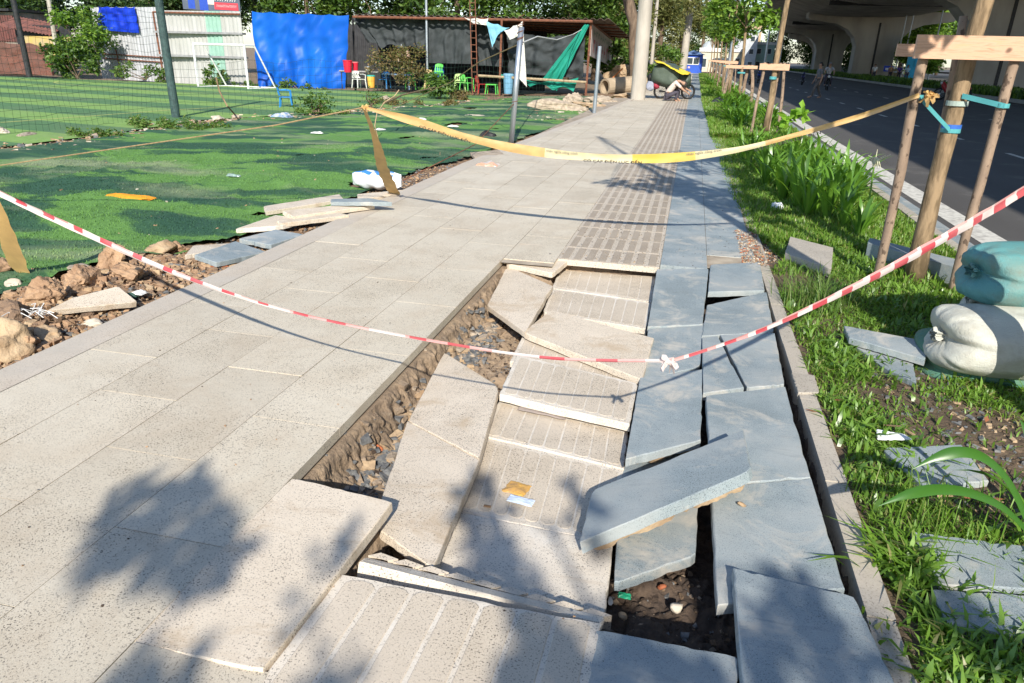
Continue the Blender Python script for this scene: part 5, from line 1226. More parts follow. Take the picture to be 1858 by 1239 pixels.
# corrugated metal walls
def corr(name, label, P0, P1, z0, z1, mats, per=.25, amp=.022, mfn=None, cat='metal wall', par=None):
    mb = MB(); P0, P1 = Vector(P0), Vector(P1); Lh = (P1-P0).length; n_ = int(Lh/per*4); s_ = (P1-P0).normalized(); nr = Vector((s_.y, -s_.x, 0))
    def fn(u, v):
        p = P0.lerp(P1, u); a = amp*(1 if int(round(u*n_)) % 4 in (0, 1) else -1); q = p+nr*a; q.z = lerp(z0, z1 if not callable(z1) else z1(u), v); return q
    mb.grid(n_, 3, fn)
    if mfn: mb.m = [mfn((i % n_)/n_) for i in range(n_*3)]
    o_ = mb.build(name, mats, parent=par) if par else mb.build(name, mats)
    return tag(o_, label, cat) if label else o_
wallgrey = simple('weathered_sheet', (.44, .45, .47), (.34, .345, .36), 3, .55, .1, stretch=(1, 1, .3)); wallwhite = simple('white_sheet', (.43, .43, .415), (.34, .34, .32), 2.5, .6, stretch=(1, 1, .25)); wallgreen = simple('green_sheet', (.27, .44, .36), (.22, .37, .30), 3, .5)
fg = thing('sheet_fence', 'grey corrugated sheet fence between the bush and the net pole', 'metal fence', tuple(AY(186, 137, 38)))
w0, w1 = AY(186, 137, 38), AY(306, 152, 36.6)
corr('sheets', None, w0, w1, -.35, 3.42, [wallgrey], par=fg)
mb = MB(); f_ = Vector((0, -.10, 0))
for z_ in (1.02, .78): mb.tube([w0.lerp(w1, .08)+f_+Vector((0, 0, z_-w0.z)), w1+f_+Vector((0, 0, z_-.1-w1.z))], .035, 6)
mb.tube([w0.lerp(w1, .33)+f_+Vector((0, 0, 0)), w0.lerp(w1, .30)+f_+Vector((0, 0, 1.6))], .035, 6)
mb.build('rusty_rails', M['rust'], parent=fg)
w2, w3 = AY(302, 153, 36.3), AY(451, 160, 35.9)
wt = thing('sheet_wall', 'white corrugated sheet wall with a pale green panel behind the goal', 'metal wall', tuple(w2))
corr('sheets', None, w2, w3, -.35, 3.25, [wallwhite, wallgreen], mfn=lambda u: 1 if .58 < u < .76 else 0, par=wt)
mb = MB(); f_ = Vector((0, -.12, 0))
for z_ in (2.15, 1.0): mb.box(w2+f_+Vector((0, 0, z_-w2.z)), w3+f_+Vector((0, .06, z_+.10-w3.z)))
mb.build('rail', simple('grey_rail', (.30, .30, .31), (.2, .2, .2), 5), parent=wt)
mb = MB(); mb.tube([w2+f_, w2+f_+Vector((-.1, 0, 3.6))], .05, 6); mb.tube([w2+f_+Vector((-.1, 0, 3.6)), w3+f_+Vector((0, 0, 3.55))], .05, 6); mb.build('rusty_post', M['rust'], parent=wt)

def drape(name, label, tl, tr, br, bl, mat, folds=7, amp=.10, sag=.0, seed=0, nu=40, nv=24, cat='tarpaulin', gather=0., bottom=0.):
    tl, tr, br, bl = map(Vector, (tl, tr, br, bl)); mb = MB(); s_ = (tr-tl).normalized(); nr = Vector((s_.y, -s_.x, 0))
    def fn(u, v):
        top = tl.lerp(tr, u)-Vector((0, 0, sag*math.sin(math.pi*u)*(1-.0*v)+.06*abs(math.sin(folds*math.pi*u))*(1-v))); bot = bl.lerp(br, u)+Vector((0, 0, bottom*abs(math.sin(3*math.pi*u+seed))))
        p = top.lerp(bot, v); a = amp*(math.sin(folds*2*math.pi*u+2*nz(u*3, v*2, seed))*(.4+.6*v)*.6+.9*nz(u*6, v*4, seed)+.5*nz(u*14+v*6, v*8, seed+4)); return p+nr*a
    mb.grid(nu, nv, fn); return tag(mb.build(name, mat, smooth=True), label, cat)
tarp = cloth('blue_tarp', (.004, .075, .42), (.008, .125, .52), rough=.45, scale=.5, weave=5); tarp2 = cloth('royal_blue_tarp', (.006, .025, .36), (.012, .05, .50), rough=.4, scale=1.2, weave=20)
dn = cloth('dark_shade_net', (.03, .036, .038), (.06, .068, .072), rough=.85, scale=1.5, weave=40); gnet = cloth('green_net', (.01, .19, .13), (.02, .28, .20), rough=.7, scale=2, weave=30)
drape('tarpaulin', 'small royal blue tarpaulin hung over the top of the grey sheet fence', AY(177, 11, 37.4), AY(245, 12, 36.9), AY(252, 60, 36.8), AY(180, 54, 37.4), tarp2, 4, .10, seed=2)
drape('tarpaulin', 'large bright blue tarpaulin covering the shed wall right of the goal', AY(457, 20, 35.6), AY(633, 27, 35.3), AY(626, 161, 35.2), AY(468, 158, 35.5), tarp, 5, .16, seed=3, nu=70, nv=40, cat='tarpaulin')
drape('shade_net', 'dark shade net sagging behind the vine between the blue tarpaulin and the grey post', AY(640, 31, 36.2), AY(772, 33, 36.2), AY(772, 96, 36.2), AY(668, 86, 36.2), dn, 6, .18, seed=4, nu=60, cat='shade net', bottom=.25)
drape('shade_net', 'dark shade net hanging square right of the thin grey post', AY(774, 34, 36), AY(858, 37, 36), AY(855, 116, 36), AY(776, 114, 36), dn, 5, .12, seed=5, nu=50, cat='shade net')
drape('shade_net', 'dark shade net behind the blue rag', AY(862, 38, 36.6), AY(915, 45, 36.6), AY(912, 121, 36.6), AY(868, 118, 36.6), dn, 3, .12, seed=6, cat='shade net')
drape('shade_net', 'dark shade net sagging widest at the right end of the shed', AY(920, 50, 35.8), AY(1062, 55, 35.6), AY(1058, 142, 35.6), AY(922, 132, 35.8), dn, 3, .30, sag=.30, seed=7, nu=60, cat='shade net')
drape('green_net', 'green net pulled diagonally across the right end of the shed', AY(1062, 42, 35.3), AY(1071, 42, 35.3), AY(1010, 165, 35.2), AY(985, 142, 35.2), gnet, 2, .10, seed=8, cat='green net')
drape('green_net', 'green net slumped along the low bamboo rail of the shed', AY(905, 132, 35.2), AY(1050, 140, 35.2), AY(1040, 170, 35.2), AY(915, 150, 35.2), gnet, 3, .10, sag=.25, seed=9, cat='green net', bottom=.2)
rag = cloth('light_blue_rag', (.22, .48, .62), (.16, .38, .52), rough=.8); wrag = cloth('white_rag', (.66, .65, .60), (.52, .51, .47), rough=.8)
drape('rag', 'torn light blue cloth hanging from the shed roof edge', AY(882, 37, 35.0), AY(925, 50, 35.0), AY(905, 60, 35), AY(893, 86, 35.0), rag, 2, .08, seed=11, nu=14, nv=12, cat='cloth')
drape('rag', 'white cloth draped on the shed roof edge left of the blue cloth', AY(842, 31, 35.0), AY(886, 33, 35.0), AY(884, 46, 35), AY(858, 42, 35.0), wrag, 2, .08, seed=12, nu=14, nv=8, cat='cloth')
drape('rag', 'white cloth hanging at the top of the nearer galvanised post', AY(915, 55, 34.6), AY(948, 38, 34.6), AY(948, 62, 34.6), AY(925, 72, 34.6), wrag, 2, .08, seed=13, nu=10, nv=10, cat='cloth')
drape('rag', 'long narrow pale cloth strip hanging behind the nearer post', AY(943, 60, 34.8), AY(950, 58, 34.8), AY(956, 158, 34.8), AY(938, 138, 34.8), wrag, 1, .05, seed=14, nu=8, nv=14, cat='cloth')
rf = thing('shed', 'open tin-roofed shed of rusty pipes hung with nets', 'shed', tuple(AY(640, 160, 36.4)))
tin = simple('rusty_tin', (.20, .15, .12), (.11, .085, .07), 3, .8, .1)
mb = MB(); R0, R1, R2, R3 = AY(640, 26, 35.6), AY(1108, 35, 35.2), AY(1148, 70, 47.5), AY(700, 40, 50)
n_ = 150
mb.grid(n_, 6, lambda u, v: (R0.lerp(R1, u)).lerp(R3.lerp(R2, u), v)+Vector((0, 0, .035*(1 if int(round(u*n_)) % 4 in (0, 1) else -1)))); mb.build('roof', tin, parent=rf, solid=.01)
mb = MB(); mb.tube([R0+Vector((0, 0, -.1)), R1+Vector((-.8, 0, -.1))], .06, 6); mb.tube([AY(1071, 41, 35.4), AY(1114, 73, 47)], .06, 6)
for k_ in range(1, 6): mb.tube([R0.lerp(R3, k_/6)+Vector((0, 0, -.08)), R1.lerp(R2, k_/6)+Vector((0, 0, -.08))], .04, 5)
mb.build('roof_beam', M['rust'], parent=rf)
for px, y_, pb_ in ((645, 36.4, 160), (774, 36.3, 165), (906, 35.2, 171), (1067, 35.4, 180), (1112, 46.5, 150), (700, 42, 155), (960, 44, 155)):
    a = AY(px+(0 if px < 1000 else -5), pb_, y_); mb = MB(); top = 3.1 if y_ < 40 else 2.7; mb.tube([Vector((a.x, a.y, -.4)), Vector((a.x+.05, a.y, top))], .055, 6); mb.build('post', M['rust'] if px in (906, 1067) else M['darkmetal'], parent=rf)
mb = MB(); mb.tube([AY(868, 137, 34.9), AY(1064, 149, 34.9)], .06, 6); mb.build('bamboo_rail', simple('bamboo', (.42, .33, .20), (.28, .21, .13), 9), parent=rf)
# back wall of the shed, its deep shade painted in as near-black sheets
corr('rear_wall', None, Vector((-24.5, 43.5, 0)), Vector((-8.5, 44.5, 0)), -.4, 3.0, [simple('shade_painted_sheet', (.05, .05, .052), (.03, .03, .032), 3, .8)], par=rf)
post('steel_pole', 'tall thin grey pole rising through the shed roof', AY(776, 163, 35.6), 7, .06, M['galv'], 'pole')
ld = thing('ladder', 'rusty lattice ladder mast standing in front of the shed', 'ladder', tuple(AY(862, 172, 34.8))); l0 = wl(ld); mb = MB()
a, b_ = l0+Vector((-.13, 0, 0)), l0+Vector((.13, 0, 0)); up = Vector((-.25, 0, 6.5))
mb.tube([a, a+up], .025, 5); mb.tube([b_, b_+up], .025, 5); mb.build('rail', M['rust'], parent=ld); mb = MB()
for k_ in range(22): mb.tube([a+up*(k_/22+.02), b_+up*(k_/22+.02)], .018, 4)
mb.build('rungs', M['rust'], parent=ld)
# signs
def board(name, label, tl, tr, h, cols, blocks, cat='sign'):
    t_ = thing(name, label, cat, tuple(Vector(tl)-Vector((0, 0, h)))); tl, tr = Vector(tl), Vector(tr); dn_ = Vector((0, 0, -h)); s_ = (tr-tl); nr = Vector((s_.y, -s_.x, 0)).normalized()
    mb = MB(); e_ = nr*.02; mb.add([tl+e_, tr+e_, tr+dn_+e_, tl+dn_+e_, tl-e_, tr-e_, tr+dn_-e_, tl+dn_-e_], [(0, 3, 2, 1), (4, 5, 6, 7), (0, 1, 5, 4), (1, 2, 6, 5), (2, 3, 7, 6), (3, 0, 4, 7)]); mb.build('panel', cols[0], parent=t_)
    for k_, (nm_, mt, rects) in enumerate(blocks):
        mb = MB(); o_ = nr*(.026+.004*k_)
        for u0, v0, u1, v1 in rects:
            P = lambda u, v: tl+s_*u+dn_*v+o_
            mb.quad(P(u0, v0), P(u0, v1), P(u1, v1), P(u1, v0))
        mb.build(nm_, mt, parent=t_)
    return t_
rr = random.Random(5)
def strokes(u0, u1, v0, v1, n_, w_=.6):
    out = []
    for i in range(n_):
        a = lerp(u0, u1, i/n_); b_ = lerp(u0, u1, (i+w_)/n_); k_ = rr.random()
        out += [(a, v0, lerp(a, b_, .35), v1), (a, v0 if k_ < .6 else lerp(v0, v1, .4), b_, lerp(v0, v1, .3 if k_ < .6 else .7))]
    return out
dkp = flat('banner_dark', (.10, .12, .16)); bred = flat('banner_red', (.62, .06, .08)); bpink = flat('banner_pale', (.80, .55, .55)); bblue = flat('banner_blue', (.03, .08, .42)); bskin = flat('banner_cream', (.75, .65, .55))
board('banner', 'dark advertising banner with blue figures and a red bar above the white wall', AY(328, -22, 36.6), AY(433, -16, 36.6), 1.0, [dkp], [('blue_figures', bblue, [(.10, .35, .22, .95), (.30, .25, .45, 1.0)]), ('cream_shapes', bskin, [(.24, .3, .28, .5), (.45, .3, .56, .7), (.03, .45, .1, .55)]), ('red_bar', bred, [(.56, .58, .97, .92)]), ('bar_lettering', bpink, strokes(.60, .95, .68, .80, 18)), ('white_lettering', M['white'], strokes(.58, .96, .40, .52, 9))], 'banner')
board('sign', 'faded pale sign with worn green and red lettering hung under the shed roof side', AY(1074, 44, 35.9), AY(1111, 75, 46), 1.35, [simple('faded_board', (.42, .36, .34), (.34, .30, .28), 3)], [('green_lettering', flat('faded_green', (.14, .22, .17)), strokes(.08, .95, .12, .30, 9)), ('red_lettering', flat('faded_red', (.34, .09, .10)), strokes(.08, .92, .42, .85, 7))])

# things in and before the shed
def lathe(mb, c_, prof, n=14, m=0):
    c_ = Vector(c_); mb.tube([c_+Vector((0, 0, z)) for z, r_ in prof], [r_ for z, r_ in prof], n, m)
def bucket(label, p, r_, h, mats, name='bucket', cat='bucket', prof=None):
    t_ = thing(name, label, cat, tuple(p)); mb = MB(); lathe(mb, p, prof or [(0, r_*.8), (h*.5, r_*.92), (h, r_)]); mb.build('tub', mats[0], parent=t_)
    mb = MB(); lathe(mb, Vector(p)+Vector((0, 0, h+.002)), [(0, r_*1.08), (h*.08, r_*1.08), (h*.12, r_*.9)]); mb.build('lid', mats[1], parent=t_); return t_
rcool = flat('cooler_red', (.62, .02, .05), .4); 
tb = thing('table', 'low table with coolers at the right end of the blue tarpaulin', 'table', tuple(AY(655, 158, 35.5))); t0 = wl(tb)
mb = MB(); mb.box(t0+Vector((-1.0, -.3, .72)), t0+Vector((1.1, .3, .77))); mb.build('tabletop', simple('grey_top', (.35, .33, .32)), parent=tb)
for sx_ in (-.9, 1.0):
    for sy_ in (-.25, .25): mb = MB(); mb.tube([t0+Vector((sx_, sy_, -.1)), t0+Vector((sx_, sy_, .72))], .03, 5); mb.build('leg', M['darkmetal'], parent=tb)
bucket('large red cooler drum at the left end of the low table', Vector((AY(632, 140, 35.0).x, 35.0, .55)), .22, .5, [rcool, rcool], 'cooler', 'cooler'); bucket('smaller red cooler farther right on the low table', t0+Vector((-.25, 0, .775)), .15, .36, [rcool, flat('cooler_rim', (.7, .2, .2))], 'cooler', 'cooler')
mb = MB(); q = t0+Vector((-.62, -.1, .775)); mb.box(q, q+Vector((.34, .22, .24))); q2 = q+Vector((.04, .02, .245)); mb.box(q2, q2+Vector((.26, .18, .03))); tag(mb.build('box', flat('pinkish_box', (.5, .42, .42))), 'pale pink box between the two red coolers', 'box')
mb = MB(); q = t0+Vector((.45, -.1, .775)); mb.tube([q, q+Vector((0, 0, .2)), q+Vector((0, 0, .22))], [.13, .15, .12], 10); tag(mb.build('pot', flat('grey_pot', (.4, .44, .45))), 'grey-white pot at the right end of the low table', 'pot')
bucket('small stacked tub in turquoise, yellow and orange beside the table', AY(674, 159, 34.9), .19, .52, [simple('orange_tub', (.75, .32, .04), (.7, .45, .08), 3), flat('turq', (.05, .40, .34))])
chair('white plastic chair tipped forward left of the coloured tub', AY(652, 160, 34.8), 1.0, pw, arms=True)
chair('lime plastic armchair at the right of the bush under the shed', AY(834, 166, 35.2), .4, pbg, arms=True)
chair('green plastic armchair right of the lime one', AY(847, 167, 35.0), 1.2, pgn, arms=True)
chair('red plastic chair at the foot of the ladder mast', AY(874, 169, 35.3), 2.2, prd, arms=False)
chair('tall green chair stack behind the weeds', AY(794, 163, 35.5), 0, pgn, bh=1.2, sh=.75, arms=False)
chair('blue plastic stool-chair deep under the vine', AY(697, 160, 35.8), 0, pb, arms=False)
chair('green plastic chair under the vine right of the blue table', AY(745, 162, 35.9), .4, pgn, arms=False)
st = thing('stool', 'light green low plastic stool right of the red chair', 'stool', tuple(AY(892, 171, 34.8))); s0 = wl(st); mb = MB(); mb.box(s0+Vector((-.25, -.2, .42)), s0+Vector((.25, .2, .46))); mb.build('seat', pgn, parent=st)
for sx_ in (-.22, .22):
    for sy_ in (-.17, .17): mb = MB(); mb.tube([s0+Vector((sx_, sy_, .42)), s0+Vector((sx_*1.2, sy_*1.2, 0))], .022, 5); mb.build('leg', pgn, parent=st)
bt = thing('table', 'light blue plastic table half hidden by the vine', 'table', tuple(AY(722, 162, 35.8))); s0 = wl(bt); mb = MB(); mb.box(s0+Vector((-.7, -.3, .68)), s0+Vector((.7, .3, .73))); mb.build('tabletop', flat('tbl_blue', (.25, .38, .62)), parent=bt)
for sx_ in (-.6, .6): mb = MB(); mb.tube([s0+Vector((sx_, 0, 0)), s0+Vector((sx_, 0, .68))], .04, 5); mb.build('leg', flat('tbl_leg', (.3, .42, .6)), parent=bt)
mb = MB(); a = AY(768, 163, 35.2); c_ = AY(787, 162, 35.2); t_ = AY(774, 125, 35.5); t2 = AY(783, 127, 35.5); mb.add([a, c_, t2, t_, a+Vector((0, .03, 0)), c_+Vector((0, .03, 0)), t2+Vector((0, .03, 0)), t_+Vector((0, .03, 0))], [(0, 1, 2, 3), (4, 7, 6, 5), (0, 4, 5, 1), (1, 5, 6, 2), (2, 6, 7, 3), (3, 7, 4, 0)])
tag(mb.build('plywood_board', simple('plywood', (.58, .44, .22), (.48, .36, .18), 3)), 'tan plywood board leaning on the thin grey post', 'board')
bucket('blue barrel glimpsed behind the green chair stack', AY(797, 128, 36.6)-Vector((0, 0, .75)), .26, .9, [flat('barrel_blue', (.02, .10, .45)), flat('barrel_lid', (.03, .12, .5))], 'barrel', 'barrel')
bucket('light blue drum behind the nearer galvanised post', AY(922, 170, 35), .24, .8, [flat('drum_blue', (.16, .35, .50)), flat('drum_lid', (.2, .4, .55))], 'barrel', 'barrel')
um = thing('parasol', 'small faded folded parasol cloth tangled in the vine', 'parasol', tuple(AY(737, 160, 36.1))); s0 = wl(um)
mb = MB(); mb.tube([s0, AY(728, 80, 36.1)], .025, 5); mb.build('pole', M['galv'], parent=um)
mb = MB(); mb.grid(10, 4, lambda u, v: AY(lerp(718, 743, u), lerp(90, 106+6*math.sin(u*6), v)+6*abs(u-.5), 35.9+.2*math.sin(u*9))); mb.build('canopy', stripes('parasol_cloth', [(.55, .32, .28), (.62, .55, .45)], 0, .12), parent=um)

def bush(label, c_, radii, n_, lsize, mat, seed, cat='bush', name='bush', ncl=12, r0=.25, r1=.5, aspect=.5, stem=True, droop=0., group=None):
    base = Vector((c_[0], c_[1], c_[2]-radii[2]*.9)); t_ = thing(name, label, cat, tuple(base), group)
    cl = clusters(c_, radii, ncl, r0, r1, seed); leafcloud('leaves', cl, n_, lsize, mat, t_, seed, droop, aspect)
    if stem:
        mb = MB(); rr = random.Random(seed)
        for i in range(5):
            q = Vector(cl[i % len(cl)][:3]); mb.tube([base+Vector((rr.uniform(-.1, .1), 0, 0)), base.lerp(q, .5)+Vector((rr.uniform(-.1, .1), 0, .05)), q], [.03, .02, .01], 4)
        mb.build('stems', M['darkbark'], parent=t_)
    return t_
def BP(px, py, Y): p = AY(px, py, Y); return (p.x, p.y, p.z)
bush('tangled dry vine climbing over the shed front', BP(722, 112, 35.0), (1.6, .5, 1.1), 2600, .13, M['leafdry'], 5, 'vine', 'vine', 22, .25, .5, droop=.5)
bush('leafy green bush at the pitch border in front of the plywood board', BP(797, 158, 31.5), (.85, .6, .55), 1300, .17, M['leafmid'], 6)
bush('brown-green weeds right of the leafy bush', BP(838, 172, 31.5), (.8, .5, .22), 700, .12, M['leafdry'], 7, 'weeds', 'weeds', 9, .15, .25)
bush('small plant growing in the rubble right of the blue armchair', BP(572, 186, 20.5), (.38, .35, .30), 420, .11, M['leafmid'], 8)
bush('tiny spindly plant on the rubble left of the tape knot', BP(672, 176, 24.5), (.2, .2, .4), 130, .10, M['leafmid'], 9)
bush('large bright bush against the brick ruin at the left', BP(150, 62, 36), (1.6, 1.2, 1.4), 3000, .22, M['leafbright'], 10, ncl=22, r0=.35, r1=.7)
bush('dark bush low between the pale pole and the grey fence', BP(135, 108, 35.2), (1.9, .8, 1.05), 2600, .22, M['leafmid'], 12, ncl=20, r0=.35, r1=.6)
bush('weeds at the foot of the grey fence', BP(262, 130, 35.6), (2.0, .3, .45), 700, .18, M['weed'], 13, 'weeds', 'weeds', 9, .2, .4)
bush('tall weed behind the football goal', BP(386, 138, 35.2), (.5, .3, .6), 420, .18, M['weed'], 14, 'weeds', 'weeds', 7, .2, .35)
bush('row of weeds below the white wall right of the goal', BP(420, 150, 35.0), (1.6, .2, .3), 600, .15, M['weed'], 15, 'weeds', 'weeds', 9, .15, .3)
bush('row of weeds along the foot of the blue tarpaulin', BP(545, 157, 34.9), (2.2, .2, .22), 900, .14, M['weed'], 16, 'weeds', 'weeds', 14, .12, .24)
bush('low weed patch at the foot of the net pole', tuple(GT(325, 226, .06)), (1.45, .8, .12), 2600, .075, M['weed'], 17, 'weeds', 'weeds', 22, .12, .26, stem=False)
bush('low weed strip on the pitch border left of the net pole', tuple(GT(180, 242, .05)), (.9, .3, .08), 800, .07, M['weed'], 18, 'weeds', 'weeds', 12, .08, .16, stem=False)
bush('weeds on the rubble right of the bent rod', tuple(GT(590, 203, .05)), (1.4, .6, .10), 900, .08, M['weed'], 19, 'weeds', 'weeds', 16, .1, .2, stem=False)
bush('weeds on the border rubble in front of the shed', tuple(GT(760, 188, .06)), (2.2, 1.0, .14), 1200, .10, M['leafdry'], 20, 'weeds', 'weeds', 18, .12, .25, stem=False)
bush('green shrub behind the pipe at the foot of the tall trunk', BP(1118, 112, 44), (1.5, .8, .8), 1600, .22, M['leafmid'], 21, ncl=14, r0=.3, r1=.6)
bush('green shrub left of the concrete pole base', BP(1210, 118, 50), (1.1, .8, 1.1), 1300, .24, M['leafmid'], 22, ncl=12, r0=.35, r1=.6)

# brick ruin and left buildings
ru = thing('brick_ruin', 'ruined red brick wall with peeling yellow plaster at the far left', 'ruin', tuple(AY(0, 140, 40))); 
brm, n, b = nodes('brickwork'); c = coords(n, False); br_ = n.nodes.new('ShaderNodeTexBrick'); n.links.new(scaled(n, c, (1, 1, 1)), br_.inputs[0])
mpb = n.nodes.new('ShaderNodeMapping'); mpb.inputs['Rotation'].default_value = (R(90), 0, 0); n.links.new(c, mpb.inputs[0]); n.links.new(mpb.outputs[0], br_.inputs[0])
br_.inputs['Color1'].default_value = (.17, .055, .035, 1); br_.inputs['Color2'].default_value = (.11, .04, .028, 1); br_.inputs['Mortar'].default_value = (.15, .12, .09, 1); br_.inputs['Scale'].default_value = 3
n.links.new(mix(n, ramp(n, noi(n, c, 1.4, 4), [(.45, 0.), (.6, 1.)]), br_.outputs[0], (.12, .06, .045)), b.inputs['Base Color']); b.inputs['Roughness'].default_value = .95
def wallbox(mb, pa, pb_, z0, z1, th=.25): mb.box((pa.x, pa.y, z0), (pb_.x, pa.y+th, z1))
mb = MB(); mb.grid(30, 8, lambda u, v: (lerp(AY(-60, 130, 40).x, AY(96, 130, 40).x, u), 40-.15*nz(u*9, v*4, 1), lerp(-.4, 1.35+.25*nz(u*7, 0, 2), v))); mb.build('brick_wall', brm, parent=ru, solid=.2)
mb = MB(); mb.grid(20, 4, lambda u, v: (lerp(AY(45, 90, 40).x, AY(128, 90, 40).x, u), 40.25, lerp(.4, 1.85, v))); mb.build('plaster_wall', simple('yellow_plaster', (.52, .36, .06), (.40, .32, .18), 1.2, .9), parent=ru, solid=.2)
mb = MB(); q0, q1 = AY(30, 30, 42), AY(125, 46, 42); mb.grid(60, 5, lambda u, v: q0.lerp(q1, u)+Vector((.0, -1.6*v, -.62*v+.03*(1 if int(u*60) % 4 < 2 else -1)))); mb.build('tin_roof', simple('red_tin', (.24, .10, .075), (.15, .07, .06), 3, .8), parent=ru, solid=.01)
mb = MB(); mb.grid(4, 4, lambda u, v: (lerp(AY(28, 80, 41).x, AY(128, 80, 41).x, u), 41.2, lerp(1.3, 2.5, v))); mb.build('gap_shade_panel', M['darkmetal'], parent=ru, solid=.05)  # dark panel put in for the shade of the gap under the roof
hs = thing('slat_house', 'dark red slatted wooden house corner at the top left edge', 'house', tuple(AY(-20, 130, 43)))
mb = MB(); x0, x1 = AY(-90, 60, 43).x, AY(28, 60, 43).x
k_ = 0; xx = x0
while xx < x1: mb.box((xx, 43, 1.5), (xx+.17, 43.06, 3.1)); xx += .2
mb.build('slats', simple('dark_red_wood', (.16, .06, .05), (.09, .045, .04), 4), parent=hs)
mb = MB(); mb.box((x0, 43.1, -.4), (x1+.02, 47, 3.3)); mb.build('wall', simple('house_wall', (.30, .27, .22), (.2, .16, .13), 1.5), parent=hs)
mb = MB(); mb.box((x0, 42.6, 3.35), (x1+.25, 47.2, 3.5)); mb.build('roof', M['darkmetal'], parent=hs)
post('utility_pole', 'pale slender concrete pole at the left in front of the bush', AY(111, 136, 35.4), 9, .12, M['polecon'], 'utility pole', (.3, 0), .10)
post('utility_pole', 'dark steel pole at the far left in front of the brick ruin', AY(54, 140, 33), 9, .14, M['darkmetal'], 'utility pole', (-.05, 0), .11)
post('thin_post', 'short thin post at the pitch edge left of the grey fence', AY(179, 137, 36), 1.0, .05, M['darkmetal'], 'post')

# ================================================================== middle distance
post('utility_pole', 'thick concrete utility pole with steel bands beside the pavement', G(1157, 180, 0), 12, .30, M['polecon'], 'utility pole', (-.06, 0), .21, 20)
post('utility_pole', 'tall concrete pole in front of the blue guard booth', AY(1239, 122, 88)-Vector((0, 0, .2)), 16, .42, M['polecon'], 'utility pole', (.3, 0), .30, 16)
post('utility_pole', 'slim pale pole among the trees left of the booth', AY(1182, 118, 80)-Vector((0, 0, .5)), 13, .18, M['polecon'], 'utility pole', (0, 0), .14)
post('utility_pole', 'slim distant pole right of the tall concrete pole', AY(1274, 95, 120)-Vector((0, 0, 2.0)), 17, .22, M['polecon'], 'utility pole', (0, 0), .18)
post('utility_pole', 'grey steel lamp pole rising over the row of staked trees', AY(1318, 150, 52), 12, .13, M['galv'], 'lamp pole', (.25, 0), .10)
post('utility_pole', 'grey steel lamp pole behind the third staked tree', AY(1390, 100, 150)-Vector((0, 0, 2)), 18, .20, M['galv'], 'lamp pole', (0, 0), .16)
mb = MB(); pth = [AY(1153, 178, 39), AY(1152, 130, 39), AY(1150, 80, 39), AY(1152, 45, 39), AY(1143, 15, 39), AY(1136, -20, 39), AY(1130, -70, 39)]
tt = tree('old brown tree trunk leaning beside the thick concrete pole', Vector((pth[0].x, 39, -.1)), [p-Vector((pth[0].x, 39, -.1)) for p in pth], [.34, .28, .27, .29, .27, .24, .2], clusters(BP(1120, -160, 39), (3.5, 3, 2), 26, .6, 1.1, 77), 3500, .3, M['leafmid'], M['darkbark'], 3, limbs=10, name='old_tree')
pi = thing('concrete_pipe', 'big tan concrete pipe lying on rubble beside the thick pole', 'pipe', tuple(AY(1098, 165, 37.5))); a = AY(1097, 160, 36.9)+Vector((0, 0, .05)); b_ = AY(1166, 153, 38.6)+Vector((0, 0, .05))
mb = MB(); n_ = 20; ax = (b_-a).normalized(); s_ = Vector((-ax.y, ax.x, 0)); u_ = Vector((0, 0, 1))
def ringv(p, r_): return [p+s_*math.cos(6.283*k_/n_)*r_+u_*math.sin(6.283*k_/n_)*r_ for k_ in range(n_)]
vs = ringv(a, .40)+ringv(b_, .40)+ringv(a, .30)+ringv(b_, .30); fs = []
for k_ in range(n_):
    k2 = (k_+1) % n_; fs += [(k_, k2, n_+k2, n_+k_), (2*n_+k_, 3*n_+k_, 3*n_+k2, 2*n_+k2), (k_, 2*n_+k_, 2*n_+k2, k2), (n_+k_, n_+k2, 3*n_+k2, 3*n_+k_)]
mb.add(vs, fs); mb.build('barrel', simple('tan_concrete', (.42, .33, .23), (.32, .25, .17), 3), parent=pi)
rock('rubble_heap', 'heap of tan rubble behind the concrete pipe', tuple(AY(1130, 142, 40)), (1.1, .6, .6), M['clay2'], seed=66, sub=4, cat='rubble heap')
for i_, (lab_, px_, py_, sz_, mt_) in enumerate([('low tan rubble mound right of the twin boulder', 1066, 196, (.75, .4, .16), 'clay2'), ('pale rubble mound at the foot of the tin-shed corner post', 1092, 188, (.8, .45, .20), 'concrete_rock'), ('rubble mound just left of the thick concrete pole', 1128, 180, (.7, .45, .18), 'clay2'), ('smaller hump leaning on the right of the twin boulder', 1040, 190, (.40, .30, .33), 'concrete_rock')]):
    rock('rubble_mound', lab_, tuple(GT(px_, py_, -.03)), sz_, M[mt_], seed=i_+140, rz=.3*i_, sub=4, crumble=.08)
mb = MB(); a = AY(1107, 146, 37.6); b_ = AY(1130, 124, 37.8); mb.tube([a, b_], .035, 5); tag(mb.build('orange_pole', flat('orange_paint', (.55, .18, .05))), 'short orange rusty bar sticking out above the pipe', 'bar')

